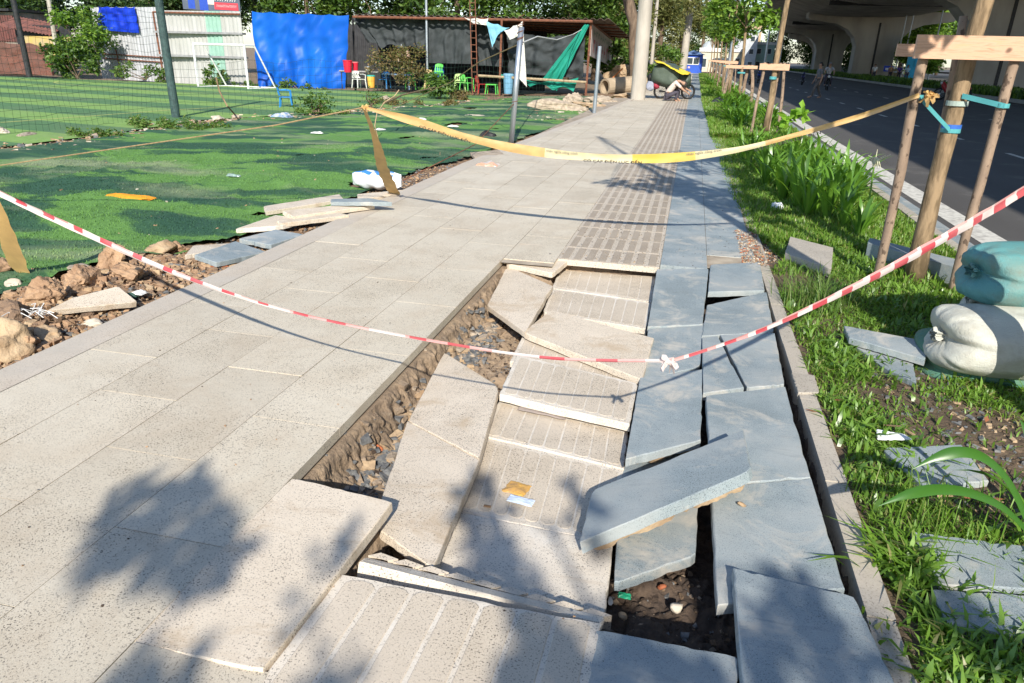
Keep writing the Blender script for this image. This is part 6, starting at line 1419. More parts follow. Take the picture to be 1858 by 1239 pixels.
# guard booth
bo = thing('guard_booth', 'blue guard booth with a white-framed window at the end of the pavement', 'guard booth', tuple(AY(1252, 131, 96))); c0 = Vector((-.25, 96, 0)); bl = simple('booth_blue', (.03, .10, .50), (.025, .08, .42), 2, .5)
mb = MB(); mb.box(c0+Vector((-1.1, 0, -.1)), c0+Vector((1.1, 2.2, 2.1))); mb.build('cabin', bl, parent=bo)
mb = MB(); r0_ = c0+Vector((0, 1.1, 2.6)); q = [c0+Vector((x, y_, 2.08)) for x, y_ in ((-1.4, -.3), (1.4, -.3), (1.4, 2.5), (-1.4, 2.5))]; mb.add(q+[r0_], [(0, 1, 4), (1, 2, 4), (2, 3, 4), (3, 0, 4), (3, 2, 1, 0)]); mb.build('roof', simple('booth_roof', (.16, .25, .45), (.12, .2, .38)), parent=bo)
wf = MB(); wf.box(c0+Vector((-.75, -.06, .95)), c0+Vector((.72, -.005, 1.78))); wfo = wf.build('window_frame', M['white'], parent=bo)
for x0_ in (-.66, .05): mb = MB(); mb.box(c0+Vector((x0_, -.08, 1.04)), c0+Vector((x0_+.6, -.065, 1.70))); mb.build('pane', flat('dark_glass', (.05, .07, .08), .15), parent=wfo)
mb = MB(); mb.box(c0+Vector((-.55, -.03, .55)), c0+Vector((-.3, -.005, .75))); mb.build('notice', flat('pink_notice', (.7, .45, .5)), parent=bo)
mb = MB(); mb.box(c0+Vector((1.103, .5, 0)), c0+Vector((1.13, 1.5, 1.9))); mb.build('door', flat('booth_door', (.04, .13, .55)), parent=bo)
# white gatehouse and distant buildings
def bldg(name, label, cx, cy, w_, d_, h, mat, roofs=None, wins=(4, 3), cat='building', z0=-.3, par=.5):
    t_ = thing(name, label, cat, (cx, cy, z0)); mb = MB(); mb.box((cx-w_/2, cy, z0), (cx+w_/2, cy+d_, z0+h)); mb.build('wall', mat, parent=t_)
    mb = MB(); mb.box((cx-w_/2-.2, cy-.2, z0+h+.003), (cx+w_/2+.2, cy+d_+.2, z0+h+par)); mb.build('roof', roofs or M['white'], parent=t_)
    nx, nz2 = wins
    for i in range(nx):
        for j_ in range(nz2):
            x_ = cx-w_/2+w_*(i+.5)/nx; z_ = z0+h*(j_+.5)/nz2; ww, wh = w_/nx*.45, h/nz2*.45
            mb = MB(); mb.box((x_-ww/2, cy-.06, z_-wh/2), (x_+ww/2, cy-.005, z_+wh/2)); f_ = mb.build('window', M['white'], parent=t_)
            mb = MB(); mb.box((x_-ww*.42, cy-.08, z_-wh*.42), (x_+ww*.42, cy-.065, z_+wh*.42)); mb.build('pane', bpy.data.materials['dark_glass'], parent=f_)
    return t_
gh = bldg('gatehouse', 'small cream gatehouse with a dome right of the blue booth', 1.9, 112, 2.6, 3, 2.9, simple('cream_wall', (.60, .56, .44), (.52, .48, .38), 2), wins=(2, 1), cat='gatehouse')
mb = MB(); mb.tube([Vector((1.6, 113.5, z_)) for z_ in (3.1, 3.5, 3.8, 4.0)], [.9, .8, .5, .1], 12); mb.build('dome', simple('grey_dome', (.42, .46, .48)), parent=gh)
sandw = simple('sand_wall', (.50, .36, .22), (.44, .32, .20), 1.5); whw = simple('white_wall', (.48, .50, .52), (.40, .42, .44), 1.5); mint = simple('mint_wall', (.36, .52, .46), (.32, .47, .42), 1.5)
bldg('apartment_block', 'tall sand-coloured building in the haze left of the flyover', 11.0, 190, 6.5, 8, 12.5, sandw, wins=(2, 4))
bldg('apartment_block', 'white building with a balcony front below the sand-coloured one', 8.8, 165, 6.2, 8, 7.2, whw, mint, wins=(3, 3))
bldg('house', 'low mint-topped house right of the white building', 13.6, 168, 4., 8, 5.0, mint, wins=(2, 2), cat='house')
bldg('house', 'low cream house far down the road under the trees', 6.2, 140, 3.6, 6, 3.2, simple('cream_house', (.58, .53, .40), (.50, .46, .36)), wins=(2, 1), cat='house')
bldg('warehouse', 'pale building behind the trees above the shed', -28.5, 75, 5, 8, 5.0, simple('pale_ware', (.50, .50, .50), (.42, .42, .42)), wins=(6, 2), cat='warehouse')

# pylon-like thin masts right of the buildings
post('mast', 'thin pale mast right of the sand-coloured building', (17.5, 185, 0), 11, .12, M['galv'], 'mast'); post('mast', 'second thin mast beside the flyover end', (19.2, 190, 0), 10, .12, M['galv'], 'mast')

# ------------------------------------------------------------------ trees
bgt = []
def bg_tree(label, x, y, h, rx, mat, seed, n_=3600, ls=.42, tr=.28, group=None, crown0=.35, name='tree', aspect=.5, droop=.3, ncl=26, hollow=.3, rz_=None):
    cz = h*(crown0+1)/2; rz2 = h*(1-crown0)/2
    cl = clusters((x, y, cz), (rx, rx*.8, rz2), ncl, rx*.20, rx*.42, seed, hollow=hollow)
    return tree(label, Vector((x, y, -.3)), [(0, 0, 0), (.1, 0, h*.3), (-.1, 0, h*.6), (.1, 0, h*.85)], [tr, tr*.8, tr*.5, tr*.2], cl, n_, ls, mat, M['darkbark'], seed, limbs=12, group=group, name=name, aspect=aspect, droop=droop)
bgl = ['dark tree at the top left corner above the brick ruin', 'dark leafy tree behind the big bush at the left', 'dense tree above the small royal blue tarpaulin', 'dark tree right behind the advertising banner', 'dark tree above the left half of the blue tarpaulin', 'dark tree above the right half of the blue tarpaulin', 'lighter tree behind the pale building above the shed', 'broad tree above the first shade net', 'dark tree behind the tall thin grey pole', 'tree with bright leaf clumps above the ladder mast', 'dark tree above the hose and the nearer post', 'tree above the right end of the shed roof']
for i, px in enumerate((20, 95, 175, 270, 365, 465, 560, 650, 735, 830, 930, 1030)):
    y_ = 52+5*(i % 3); x_ = AY(px, 60, y_).x
    bg_tree(bgl[i], x_, y_, 10+i % 3, 4.4, M['leafdark'] if i not in (6, 7, 9, 11) else M['leafmid'], 100+i, n_=9500, ls=.34, group=None, crown0=.12, ncl=34, hollow=.15)
gaps = [('olive drooping tree behind the thick concrete pole', 1110, 75, 13, 3.6, 'leafolive', .05), ('tall olive casuarina left of the tall concrete pole', 1195, 85, 15, 3.4, 'leafolive', .02), ('feathery olive tree behind the booth', 1232, 100, 17, 4.0, 'leafolive', .02),
 ('dark tree between the old trunk and the thick pole', 1080, 64, 11, 3.2, 'leafmid', .1), ('dark green tree right behind the guard booth', 1272, 118, 17, 4.2, 'leafdark', .02), ('olive tree just right of the thick concrete pole', 1168, 95, 16, 3.6, 'leafdark', .02), ('dark tree beyond the shed roof corner', 1135, 90, 15, 4., 'leafdark', .02), ('green tree right of the gatehouse', 1300, 128, 10, 3.6, 'leafmid', .1), ('dark tree filling behind the shed at its right', 1050, 88, 12, 4., 'leafdark', .02), ('low dark tree far down the road', 1345, 175, 9, 4, 'leafmid', .1)]
for i, (lab, px, y_, h, rx_, mt, c0_) in enumerate(gaps):
    bg_tree(lab, AY(px, 100, y_).x, y_, h, rx_, M[mt], 200+i, n_=8500, ls=.34 if mt != 'leafolive' else .5, crown0=c0_, ncl=34, hollow=.1, aspect=.5 if mt != 'leafolive' else .22, droop=.8)

# row of young staked trees along the bed
def mini_frame(label, x, y, wd=.25):
    t_ = thing('stake_frame', label, 'tree stake', (x, y, -.05)); B0 = Vector((x, y, -.05))
    for i, (dx, dy_, tx) in enumerate(((-.30, 0, -.22), (.28, -.05, .20), (.10, .35, .12))):
        mb = MB(); stake(mb, B0+Vector((dx, dy_, -.05)), B0+Vector((tx, dy_*.5, 1.62)), .033, i+y); mb.build('stake', M['stake'], parent=t_, smooth=True)
    mb = MB(); mb.box(B0+Vector((-.32, -.09, 1.47)), B0+Vector((.30, -.045, 1.60))); mb.build('crossbar', M['plank'], parent=t_)
    mb = MB(); n_ = 14; r_ = .075; mb.add([B0+Vector((math.cos(6.283*k_/n_)*r_, math.sin(6.283*k_/n_)*r_, z_)) for z_ in (1.28, 1.34) for k_ in range(n_)], [(k_, (k_+1) % n_, n_+(k_+1) % n_, n_+k_) for k_ in range(n_)]); mb.build('strap', M['strap'], parent=t_, solid=.004)
    return t_
f2 = mini_frame('wooden stake frame with a short thick crossbar, second from the near one', 1.70, 17.7)
cl = clusters((1.9, 17.5, 4.4), (1.1, 1.1, .9), 14, .25, .5, 301)
tree('straight young tree in the second stake frame', Vector((1.70, 17.75, -.05)), [(0, 0, 0), (.04, 0, .8), (.02, 0, 1.6), (.06, 0, 2.8), (.15, 0, 4.4)], [.075, .065, .062, .055, .03], cl, 1300, .18, M['leafbright'], M['bark'], 31, name='young_tree')
ordn = ['third', 'fourth', 'fifth', 'sixth', 'seventh', 'eighth', 'ninth']
for i, y_ in enumerate((31, 40, 49, 58, 68, 79, 92)):
    x_ = 1.78; o = copy_tree(f2, loc=(x_, y_, -.05)); o['label'] = f'wooden stake frame, {ordn[i]} of the row counted from the near one'
    if i == 0: o.scale = (1.9, 1, .92)
    cl = clusters((x_-.15, y_, 3.6+.25*i), (1.15, 1.1, 1.25), 16, .3, .6, 310+i)
    tree(f'leafy young street tree in the {ordn[i]} stake frame of the row', Vector((x_, y_, -.05)), [(0, 0, 0), (.03, 0, .8), (.0, 0, 1.6), (-.05, 0, 2.8), (-.1, 0, 4.4)], [.07, .062, .058, .05, .03], cl, 1700, .24, M['leafbright'] if i != 1 else M['leafmid'], M['bark'], 32+i, name='young_tree')

# ================================================================== flyover
fo_ = thing('flyover', 'concrete road flyover curving away on thick piers over the road', 'flyover', (19, 60, -.1))
cen = [(-80, 19.0), (-20, 19.1), (30, 19.2), (60, 19.3), (90, 19.4), (110, 19.8), (136, 21.6), (180, 27), (227, 34.5), (300, 48), (367, 62)]
def cx_(y): return interp(cen, y)
prof = [(-11.6, 9.35), (-11.65, 8.5), (-11.4, 8.42), (-10.6, 8.45), (-9.2, 8.15), (-7.6, 7.65), (-6.2, 7.25), (-4.5, 7.0), (-2.2, 6.9), (2.2, 6.9), (4.5, 7.0), (6.2, 7.25), (7.6, 7.65), (9.2, 8.15), (10.6, 8.45), (11.4, 8.42), (11.65, 8.5), (11.6, 9.35), (11.2, 9.35), (11.2, 8.8), (-11.2, 8.8), (-11.2, 9.35)]
ys = list(range(-80, 100, 10))+list(range(100, 370, 6)); mb = MB(); vs = []; K = len(prof)
for y_ in ys:
    dx = (cx_(y_+3)-cx_(y_-3))/6; n2 = Vector((1, -dx, 0)).normalized()
    for a, z_ in prof: vs.append(Vector((cx_(y_), y_, z_))+n2*a)
fs = []
for i in range(len(ys)-1):
    for k_ in range(K): k2 = (k_+1) % K; fs.append((i*K+k_, i*K+k2, (i+1)*K+k2, (i+1)*K+k_))
fs.append(tuple(range(K))); mb.add(vs, fs); mb.build('deck', M['concrete'], parent=fo_)
def pier(x, y, w_=4.6, th=2.4, cap=8.4, top=7.02, rz=0):
    mb = MB(); pr = [(-w_/2, -.4), (-w_/2, 3.6), (-w_/2-.4, 4.6), (-w_/2-1.3, 5.5), (-w_/2-2.6, 6.1), (-cap+.3, 6.55), (-cap, 6.8), (-cap, 7.55), (cap, 7.55), (cap, 6.8), (cap-.3, 6.55), (w_/2+2.6, 6.1), (w_/2+1.3, 5.5), (w_/2+.4, 4.6), (w_/2, 3.6), (w_/2, -.4)]
    n_ = len(pr); vs = [Vector((x+a, y-th/2, z_)) for a, z_ in pr]+[Vector((x+a, y+th/2, z_)) for a, z_ in pr]
    mb.add(vs, [tuple(range(n_))[::-1], tuple(range(n_, 2*n_))]+[(k_, (k_+1) % n_, n_+(k_+1) % n_, n_+k_) for k_ in range(n_)]); p_o = mb.build('pier', M['concrete'], parent=fo_)
    mb = MB(); mb.box((x-.12, y-th/2-.02, -.3), (x+.12, y-th/2-.003, 6.3)); mb.build('drain_groove', M['darkmetal'], parent=p_o)
for y_ in (22, 62.5, 105, 148, 190, 235): pier(cx_(y_)+(1.8 if y_ < 110 else 0), y_)
mb = MB()
for y_ in (43, 83, 126, 168): mb.box((cx_(y_)-7.2, y_-.08, 6.86), (cx_(y_)+7.2, y_+.08, 7.3))
mb.build('expansion_joint', M['darkmetal'], parent=fo_)

# beyond the flyover
far = [(28, 118, 12, 5.2, 'leafbright'), (34, 132, 15, 6, 'leafmid'), (42, 120, 12, 5.5, 'leafbright'), (48, 138, 16, 6.5, 'leafmid'), (38, 150, 17, 7, 'leafdark'), (54, 122, 13, 6, 'leafmid'), (30, 160, 17, 6, 'leafdark'), (46, 165, 19, 7, 'leafdark'), (26, 100, 5, 2.4, 'leafbright'), (36, 92, 6, 3.0, 'leafbright'), (60, 150, 17, 7, 'leafdark'), (20, 205, 9, 6, 'leafmid'), (31, 215, 9, 7, 'leafdark'), (45, 232, 10, 8, 'leafdark'), (62, 240, 10, 8, 'leafdark')]  # the far-end trees are added to darken the bright gap under the deck
fl_ = ['bright tree just right of the middle pier', 'mid-green tree above the blue signs', 'bright tree behind the turquoise gantry', 'tall tree right of the turquoise gantry', 'dark tall tree behind the signs', 'tree behind the near crossbar', 'dark tree right behind the middle pier', 'tallest dark tree under the patch of sky', 'low bright bush right of the middle pier', 'feathery bright bush below the near crossbar', 'dark tree at the far right beyond the pier', 'small tree added to darken the far end under the curving flyover, leftmost', 'dark tree added to darken the far end under the curving flyover, second from the left', 'dark tree added to darken the far end under the flyover between two piers', 'dark tree added to darken the far end behind the middle pier of the flyover']
for i, (x_, y_, h, rx_, mt) in enumerate(far): bg_tree(fl_[i], x_, y_, h, rx_, M[mt], 400+i, n_=6500, ls=.5, crown0=.05, ncl=30, hollow=.1)
def simplebox(nm, lab, lo, hi, mat, cat, extra=None):
    t_ = thing(nm, lab, cat, (lo[0], lo[1], lo[2])); mb = MB(); mb.box(lo, hi); mb.build('body', mat, parent=t_)
    if extra: extra(t_)
    return t_
turq = flat('turquoise_panel', (.03, .38, .62)); 
tg_ = thing('gantry', 'turquoise sign gantry beyond the flyover', 'gantry', (27.2, 90, 0)); g0 = AY(1652, 150, 90)
mb = MB(); mb.box((g0.x-.7, 90, -.1), (g0.x+.5, 90.4, 3.2)); mb.build('column', turq, parent=tg_); mb = MB(); a, b_ = AY(1646, 94, 90), AY(1663, 102, 90); mb.box((a.x, 89.9, b_.z), (b_.x, 90.5, a.z)); mb.build('head_panel', turq, parent=tg_); mb = MB(); a, b_ = AY(1660, 109, 90), AY(1669, 121, 90); mb.box((a.x, 89.9, b_.z), (b_.x, 90.3, a.z)); mb.build('side_panel', turq, parent=tg_)
sg = thing('road_sign', 'blue sign board with white emblem beyond the flyover', 'road sign', tuple(AY(1612, 145, 95))); a, b_ = AY(1605, 119, 95), AY(1620, 130, 95); mb = MB(); mb.box((a.x, 95, b_.z), (b_.x, 95.1, a.z)); mb.build('panel', flat('sign_blue', (.03, .07, .45)), parent=sg)
a2, b2x = AY(1607, 123, 95), AY(1611, 127, 95); mb = MB(); mb.box((a2.x, 94.96, b2x.z), (b2x.x, 94.995, a2.z)); mb.build('emblem', M['white'], parent=sg); mb = MB(); mb.tube([AY(1612, 145, 95.05), AY(1613, 130, 95.05)], .06, 5); mb.build('post', M['galv'], parent=sg)
for i, (px, lab) in enumerate(((1628, 'left street lamp beyond the flyover'), (1640, 'right street lamp beyond the flyover'), (1690, 'street lamp behind the near crossbar'))):
    t_ = thing('street_lamp', lab, 'street lamp', tuple(AY(px-8, 148, 100))); p_ = AY(px-8, 148, 100); mb = MB(); mb.tube([p_, p_+Vector((0, 0, 8.2)), p_+Vector((-.6, 0, 8.7))], [.09, .06, .05], 6); mb.build('pole', M['galv'], parent=t_); mb = MB(); mb.box(p_+Vector((-1.3, -.1, 8.68)), p_+Vector((-.6, .1, 8.8))); mb.build('lamp_head', M['white'], parent=t_)
tent = thing('market_stall', 'white-topped street stall beyond the flyover', 'stall', tuple(AY(1630, 148, 92))); a, b_ = AY(1622, 122, 92), AY(1634, 132, 92); mb = MB(); m_ = (a+b_)/2; mb.add([Vector((a.x, 91.5, b_.z)), Vector((b_.x, 91.5, b_.z)), Vector((b_.x, 93.5, b_.z)), Vector((a.x, 93.5, b_.z)), Vector((m_.x, 92.5, a.z))], [(0, 1, 4), (1, 2, 4), (2, 3, 4), (3, 0, 4), (3, 2, 1, 0)]); mb.build('canopy', M['white'], parent=tent)
mb = MB(); mb.box((a.x+.1, 91.8, .3), (b_.x-.1, 93.2, 1.2)); mb.build('counter', simple('stall_tan', (.42, .34, .18)), parent=tent)
# ================================================================== people and motorbikes
def skin_mesh(name, verts, edges, radii, mat, parent, sub=1):
    me_ = bpy.data.meshes.new(name); me_.from_pydata([tuple(v) for v in verts], edges, []); ob = bpy.data.objects.new(name, me_); sc.collection.objects.link(ob)
    md = ob.modifiers.new('s', 'SKIN'); md.use_smooth_shade = True
    for v, r_ in zip(me_.skin_vertices[0].data, radii): v.radius = (r_, r_) if not hasattr(r_, '__len__') else r_
    me_.skin_vertices[0].data[0].use_root = True
    s2 = ob.modifiers.new('u', 'SUBSURF'); s2.levels = sub
    dg = bpy.context.evaluated_depsgraph_get(); nm = bpy.data.meshes.new_from_object(ob.evaluated_get(dg)); bpy.data.objects.remove(ob); bpy.data.meshes.remove(me_)
    nm.name = name; nm.materials.clear(); nm.materials.append(mat); nm.polygons.foreach_set('use_smooth', [True]*len(nm.polygons)); return place(name, nm, parent)
skinm = simple('skin', (.42, .25, .17), (.36, .21, .14), 12, .55); hairm = simple('black_hair', (.015, .013, .012), (.03, .025, .02), 30, .6)
def person(label, J, shirt, trousers, hair=hairm, face=(0, -1, 0), shoes=None, cap=None):
    """J: world joints"""
    J = {k_: Vector(v) for k_, v in J.items()}
    t_ = thing('person', label, 'person', tuple(Vector((J['pelvis'].x, J['pelvis'].y, min(J['lfoot'].z, J['rfoot'].z)))))
    V = []; E_ = []; Rd = []; idx = {}
    def add(k_, p, r_): idx[k_] = len(V); V.append(p); Rd.append(r_)
    add('pelvis', J['pelvis'], .125); add('waist', J['pelvis'].lerp(J['chest'], .45), .115); add('chest', J['chest'], .14); add('neck', J['neck'], .055)
    hd = J['head']; up = (hd-J['neck']).normalized(); add('headb', hd-up*.05, .075); add('head', hd+up*.02, .095); add('headt', hd+up*.09, .07)
    E_ += [(0, 1), (1, 2), (2, 3), (3, 4), (4, 5), (5, 6)]
    for s_ in 'lr':
        add(s_+'sho', J[s_+'sho'], .062); add(s_+'elb', J[s_+'elb'], .045); add(s_+'wri', J[s_+'wri'], .03)
        E_ += [(2, idx[s_+'sho']), (idx[s_+'sho'], idx[s_+'elb']), (idx[s_+'elb'], idx[s_+'wri'])]
        hv = (J[s_+'wri']-J[s_+'elb']).normalized(); sd = hv.orthogonal().normalized(); pm = J[s_+'wri']+hv*.07; add(s_+'palm', pm, .030); E_.append((idx[s_+'wri'], idx[s_+'palm']))
        for q in range(4): add(s_+'f%d' % q, pm+hv*(.07+.01*(1.5-abs(q-1.5)))+sd*(.018*(q-1.5)*1.3)+Vector((0, 0, -.015)), .009); E_.append((idx[s_+'palm'], idx[s_+'f%d' % q]))
        add(s_+'th', J[s_+'wri']+hv*.06+sd*.05, .011); E_.append((idx[s_+'palm'], idx[s_+'th']))
        add(s_+'hip', J[s_+'hip'], .088); add(s_+'kne', J[s_+'kne'], .058); add(s_+'ank', J[s_+'foot']+Vector((0, 0, .08)), .04)
        tv = J.get(s_+'toe', J[s_+'foot']+Vector(face)*.2); add(s_+'toe', tv+Vector((0, 0, .03)), .035)
        E_ += [(0, idx[s_+'hip']), (idx[s_+'hip'], idx[s_+'kne']), (idx[s_+'kne'], idx[s_+'ank']), (idx[s_+'ank'], idx[s_+'toe'])]
    skin_mesh('body', V, E_, Rd, skinm, t_)
    P = [J['pelvis'], J['pelvis'].lerp(J['chest'], .45), J['chest'], J['neck'].lerp(J['chest'], .35)]; rr_ = [.15, .14, .165, .09]
    V = P[:]; E_ = [(0, 1), (1, 2), (2, 3)]
    for s_ in 'lr':
        i0 = len(V); V += [J[s_+'sho'], J[s_+'sho'].lerp(J[s_+'elb'], .75)]; rr_ += [.08, .065]; E_ += [(2, i0), (i0, i0+1)]
    skin_mesh('shirt', V, E_, rr_, shirt, t_)
    V = [J['pelvis']]; rr_ = [.15]; E_ = []
    for s_ in 'lr':
        i0 = len(V); V += [J[s_+'hip'], J[s_+'kne'], J[s_+'kne'].lerp(J[s_+'foot'], .85)]; rr_ += [.105, .075, .06]; E_ += [(0, i0), (i0, i0+1), (i0+1, i0+2)]
    skin_mesh('trousers', V, E_, rr_, trousers, t_)
    mb = MB(); fv = Vector(face).normalized(); lat = fv.cross(up).normalized()
    def hf(u, v):
        th = 2*math.pi*u; ph = math.pi*.62*v; d_ = up*math.cos(ph)+(fv*math.cos(th)+lat*math.sin(th))*math.sin(ph)
        return hd+up*.035-fv*.02+Vector((d_.x*.112, d_.y*.112, d_.z*.118))*(.97 if math.cos(th) > .3 and v > .6 else 1.03)
    mb.grid(14, 8, hf, keep=lambda u, v: not (math.cos(2*math.pi*u) > .35 and v > .55)); mb.build('hair' if not cap else 'helmet', cap or hair, parent=t_, smooth=True, solid=.01)
    f_ = hd+fv*.093
    for sx_ in (-1, 1): mb = MB(); e_ = f_+lat*.034*sx_+up*.015; mb.tube([e_-lat*.012, e_+lat*.012], [.007, .007], 6); mb.build('eye', M['black'], parent=t_)
    mb = MB(); mb.tube([f_+up*.01, f_+fv*.022-up*.02], [.008, .014], 6); mb.build('nose', skinm, parent=t_)
    return t_
shirtb = stripes('beige_striped_shirt', [(.66, .55, .48), (.56, .45, .40)], 2, .06); trd = simple('dark_trousers', (.05, .045, .06), (.08, .07, .09), 6, .85)
Y = 31.3
person('man in a beige striped shirt squatting with his back to us beside the loaded motorbike', dict(pelvis=AY(1209, 172, Y), chest=AY(1225, 152, Y), neck=AY(1231, 146, Y), head=AY(1240, 151, Y-.05),
    lsho=AY(1226, 149, Y-.16), rsho=AY(1229, 149, Y+.16), lelb=AY(1240, 163, Y-.22), relb=AY(1243, 160, Y+.22), lwri=AY(1247, 168, Y-.12), rwri=AY(1249, 163, Y+.15),
    lhip=AY(1211, 174, Y-.12), rhip=AY(1211, 173, Y+.12), lkne=AY(1231, 166, Y-.2), rkne=AY(1233, 162, Y+.2), lfoot=AY(1224, 184, Y-.15), rfoot=AY(1228, 182, Y+.15)), shirtb, trd, face=(.9, .2, -.5))
def standing(x, y, z, h, dirv, stride=.0, arm=.1, **k):
    d_ = Vector((dirv[0], dirv[1], 0)).normalized(); s_ = Vector((-d_.y, d_.x, 0)); o_ = Vector((x, y, z)); u_ = Vector((0, 0, 1)); H = h
    return dict(pelvis=o_+u_*H*.53, chest=o_+u_*H*.74, neck=o_+u_*H*.845, head=o_+u_*H*.925+d_*.02, lsho=o_+u_*H*.80+s_*.19, rsho=o_+u_*H*.80-s_*.19,
        lelb=o_+u_*H*.62+s_*.24-d_*arm*.5, relb=o_+u_*H*.62-s_*.24+d_*arm*.5, lwri=o_+u_*H*.47+s_*.24+d_*.0, rwri=o_+u_*H*.48-s_*.22+d_*arm*1.6,
        lhip=o_+u_*H*.50+s_*.09, rhip=o_+u_*H*.50-s_*.09, lkne=o_+u_*H*.27+s_*.1+d_*stride*.35, rkne=o_+u_*H*.27-s_*.1-d_*stride*.15, lfoot=o_+s_*.1+d_*stride*.5, rfoot=o_-s_*.1-d_*stride*.5)
gp_ = G(1480, 178, -.12); person('pedestrian with dark hair crossing the shaded road under the flyover', standing(gp_.x, gp_.y, -.12, 1.72, (-1, -.25), .6), simple('dusty_shirt', (.18, .19, .2), (.14, .14, .15)), simple('khaki_trousers', (.14, .12, .11), (.1, .09, .08)), face=(-1, -.2, 0))

def motorbike(label, base, az, body, name='motorbike', scale=1., group=None):
    t_ = thing(name, label, 'motorbike', tuple(base), group); B = Vector(base); d_ = Vector((math.cos(az), math.sin(az), 0)); s_ = Vector((-d_.y, d_.x, 0)); u_ = Vector((0, 0, 1))
    def P(a, b_, c_): return B+(d_*a+s_*b_+u_*c_)*scale
    for a in (-.62, .62):
        mb = MB(); n_ = 20; R_ = .28; ring = [P(a+math.cos(6.283*k_/n_)*R_, 0, .30+math.sin(6.283*k_/n_)*R_) for k_ in range(n_+1)]; mb.tube(ring, .045*scale, 7, cap=False); wh = mb.build('wheel', M['black'], parent=t_, smooth=True)
        mb = MB()
        for k_ in range(6): an = math.pi*k_/6; mb.tube([P(a-math.cos(an)*R_, 0, .3-math.sin(an)*R_), P(a+math.cos(an)*R_, 0, .3+math.sin(an)*R_)], .008*scale, 4)
        mb.tube([P(a, -.06, .3), P(a, .06, .3)], .05*scale, 8); mb.build('spokes', M['galv'], parent=wh)
    mb = MB(); mb.tube([P(-.85, 0, .62), P(-.6, 0, .66), P(-.2, 0, .62), P(.05, 0, .45), P(.3, 0, .45), P(.5, 0, .75), P(.58, 0, .92)], [.06*scale, .12*scale, .14*scale, .12*scale, .11*scale, .13*scale, .07*scale], 10); mb.build('body', body, parent=t_, smooth=True)
    mb = MB(); mb.tube([P(-.8, 0, .76), P(-.5, 0, .80), P(-.1, 0, .76)], [.08*scale, .12*scale, .09*scale], 8, squash=.5); mb.build('seat', M['black'], parent=t_, smooth=True)
    mb = MB(); mb.tube([P(.62, 0, .30), P(.5, 0, 1.0)], .03*scale, 6); mb.tube([P(.45, -.32, 1.04), P(.5, 0, 1.0), P(.45, .32, 1.04)], .018*scale, 6); mb.build('handlebar', M['darkmetal'], parent=t_)
    mb = MB(); mb.tube([P(.56, 0, .86), P(.68, 0, .86)], [.09*scale, .07*scale], 10); mb.build('headlight', flat('lamp_glass_%d' % len(bpy.data.materials), (.6, .6, .58), .2), parent=t_)
    mb = MB(); mb.tube([P(-.1, 0, .25), P(.15, 0, .28)], .11*scale, 8); mb.tube([P(.1, -.12, .22), P(-.75, -.14, .32)], .035*scale, 6); mb.build('engine', M['darkmetal'], parent=t_)
    return t_
# loaded motorbike beside the squatting man
motorbike('old motorbike buried under a dark green bundle on the far pavement', (-.72, 33.0, 0), R(25), simple('bike_brown', (.10, .06, .05), (.06, .04, .04)))
gt = cloth('dark_green_tarp', (.085, .11, .085), (.06, .08, .06), rough=.45, scale=2, weave=14); yt = cloth('yellow_tarp', (.80, .62, .05), (.70, .52, .04), rough=.5, scale=2, weave=14)
def bundle(name, label, c_, rad, mat, seed, cat='bundle', fl=.75, e=1.):
    bm = bmesh.new(); bmesh.ops.create_icosphere(bm, subdivisions=4, radius=1); off = Vector((seed, seed*2, 0)); c_ = Vector(c_)
    for v in bm.verts:
        d0 = v.co.copy(); k_ = 1+.22*noise.noise(d0*1.4+off)-.13*abs(noise.noise(Vector((d0.x*4, d0.y*4, d0.z*1.5))+off)); q = Vector((math.copysign(abs(d0.x)**fl, d0.x), math.copysign(abs(d0.y)**fl, d0.y), math.copysign(abs(d0.z)**fl, d0.z)))*k_
        v.co = Vector((q.x*rad[0], q.y*rad[1], q.z*rad[2]))+c_
    me_ = bpy.data.meshes.new(name); bm.to_mesh(me_); bm.free(); me_.materials.append(mat); me_.polygons.foreach_set('use_smooth', [True]*len(me_.polygons))
    return tag(place(name, me_, None, tuple(c_-Vector((0, 0, rad[2])))), label, cat)
bundle('bundle', 'big dark green tarpaulin bundle tied on the motorbike, left part', AY(1209, 136, 32.6), (.60, .55, .47), gt, 3); bundle('bundle', 'dark green bundle end drooping at the right of the motorbike load', AY(1238, 146, 32.8), (.38, .45, .32), gt, 8)
mb = MB(); q = [AY(1188, 109, 32.4), AY(1222, 120, 32.2), AY(1254, 131, 32.3), AY(1248, 136, 31.9), AY(1232, 132, 31.8), AY(1210, 118, 31.9), AY(1192, 112, 32.1)]
top_ = [AY(1186, 108, 33), AY(1204, 113, 33), AY(1222, 119, 33), AY(1240, 126, 33), AY(1254, 131, 33)]; bot_ = [AY(1190, 112, 32), AY(1206, 116, 31.95), AY(1220, 125, 31.9), AY(1236, 134, 31.9), AY(1249, 135, 32)]
mb.grid(16, 6, lambda u, v: (lambda i, f__: top_[i].lerp(top_[i+1], f__).lerp(bot_[i].lerp(bot_[i+1], f__), v)+Vector((0, 0, .04*nz(u*8, v*5, 2))))(min(3, int(u*4)), u*4-min(3, int(u*4))))
tag(mb.build('yellow_tarpaulin', yt, smooth=True, solid=.02), 'yellow tarpaulin spread slanting over the green motorbike bundle', 'tarpaulin')
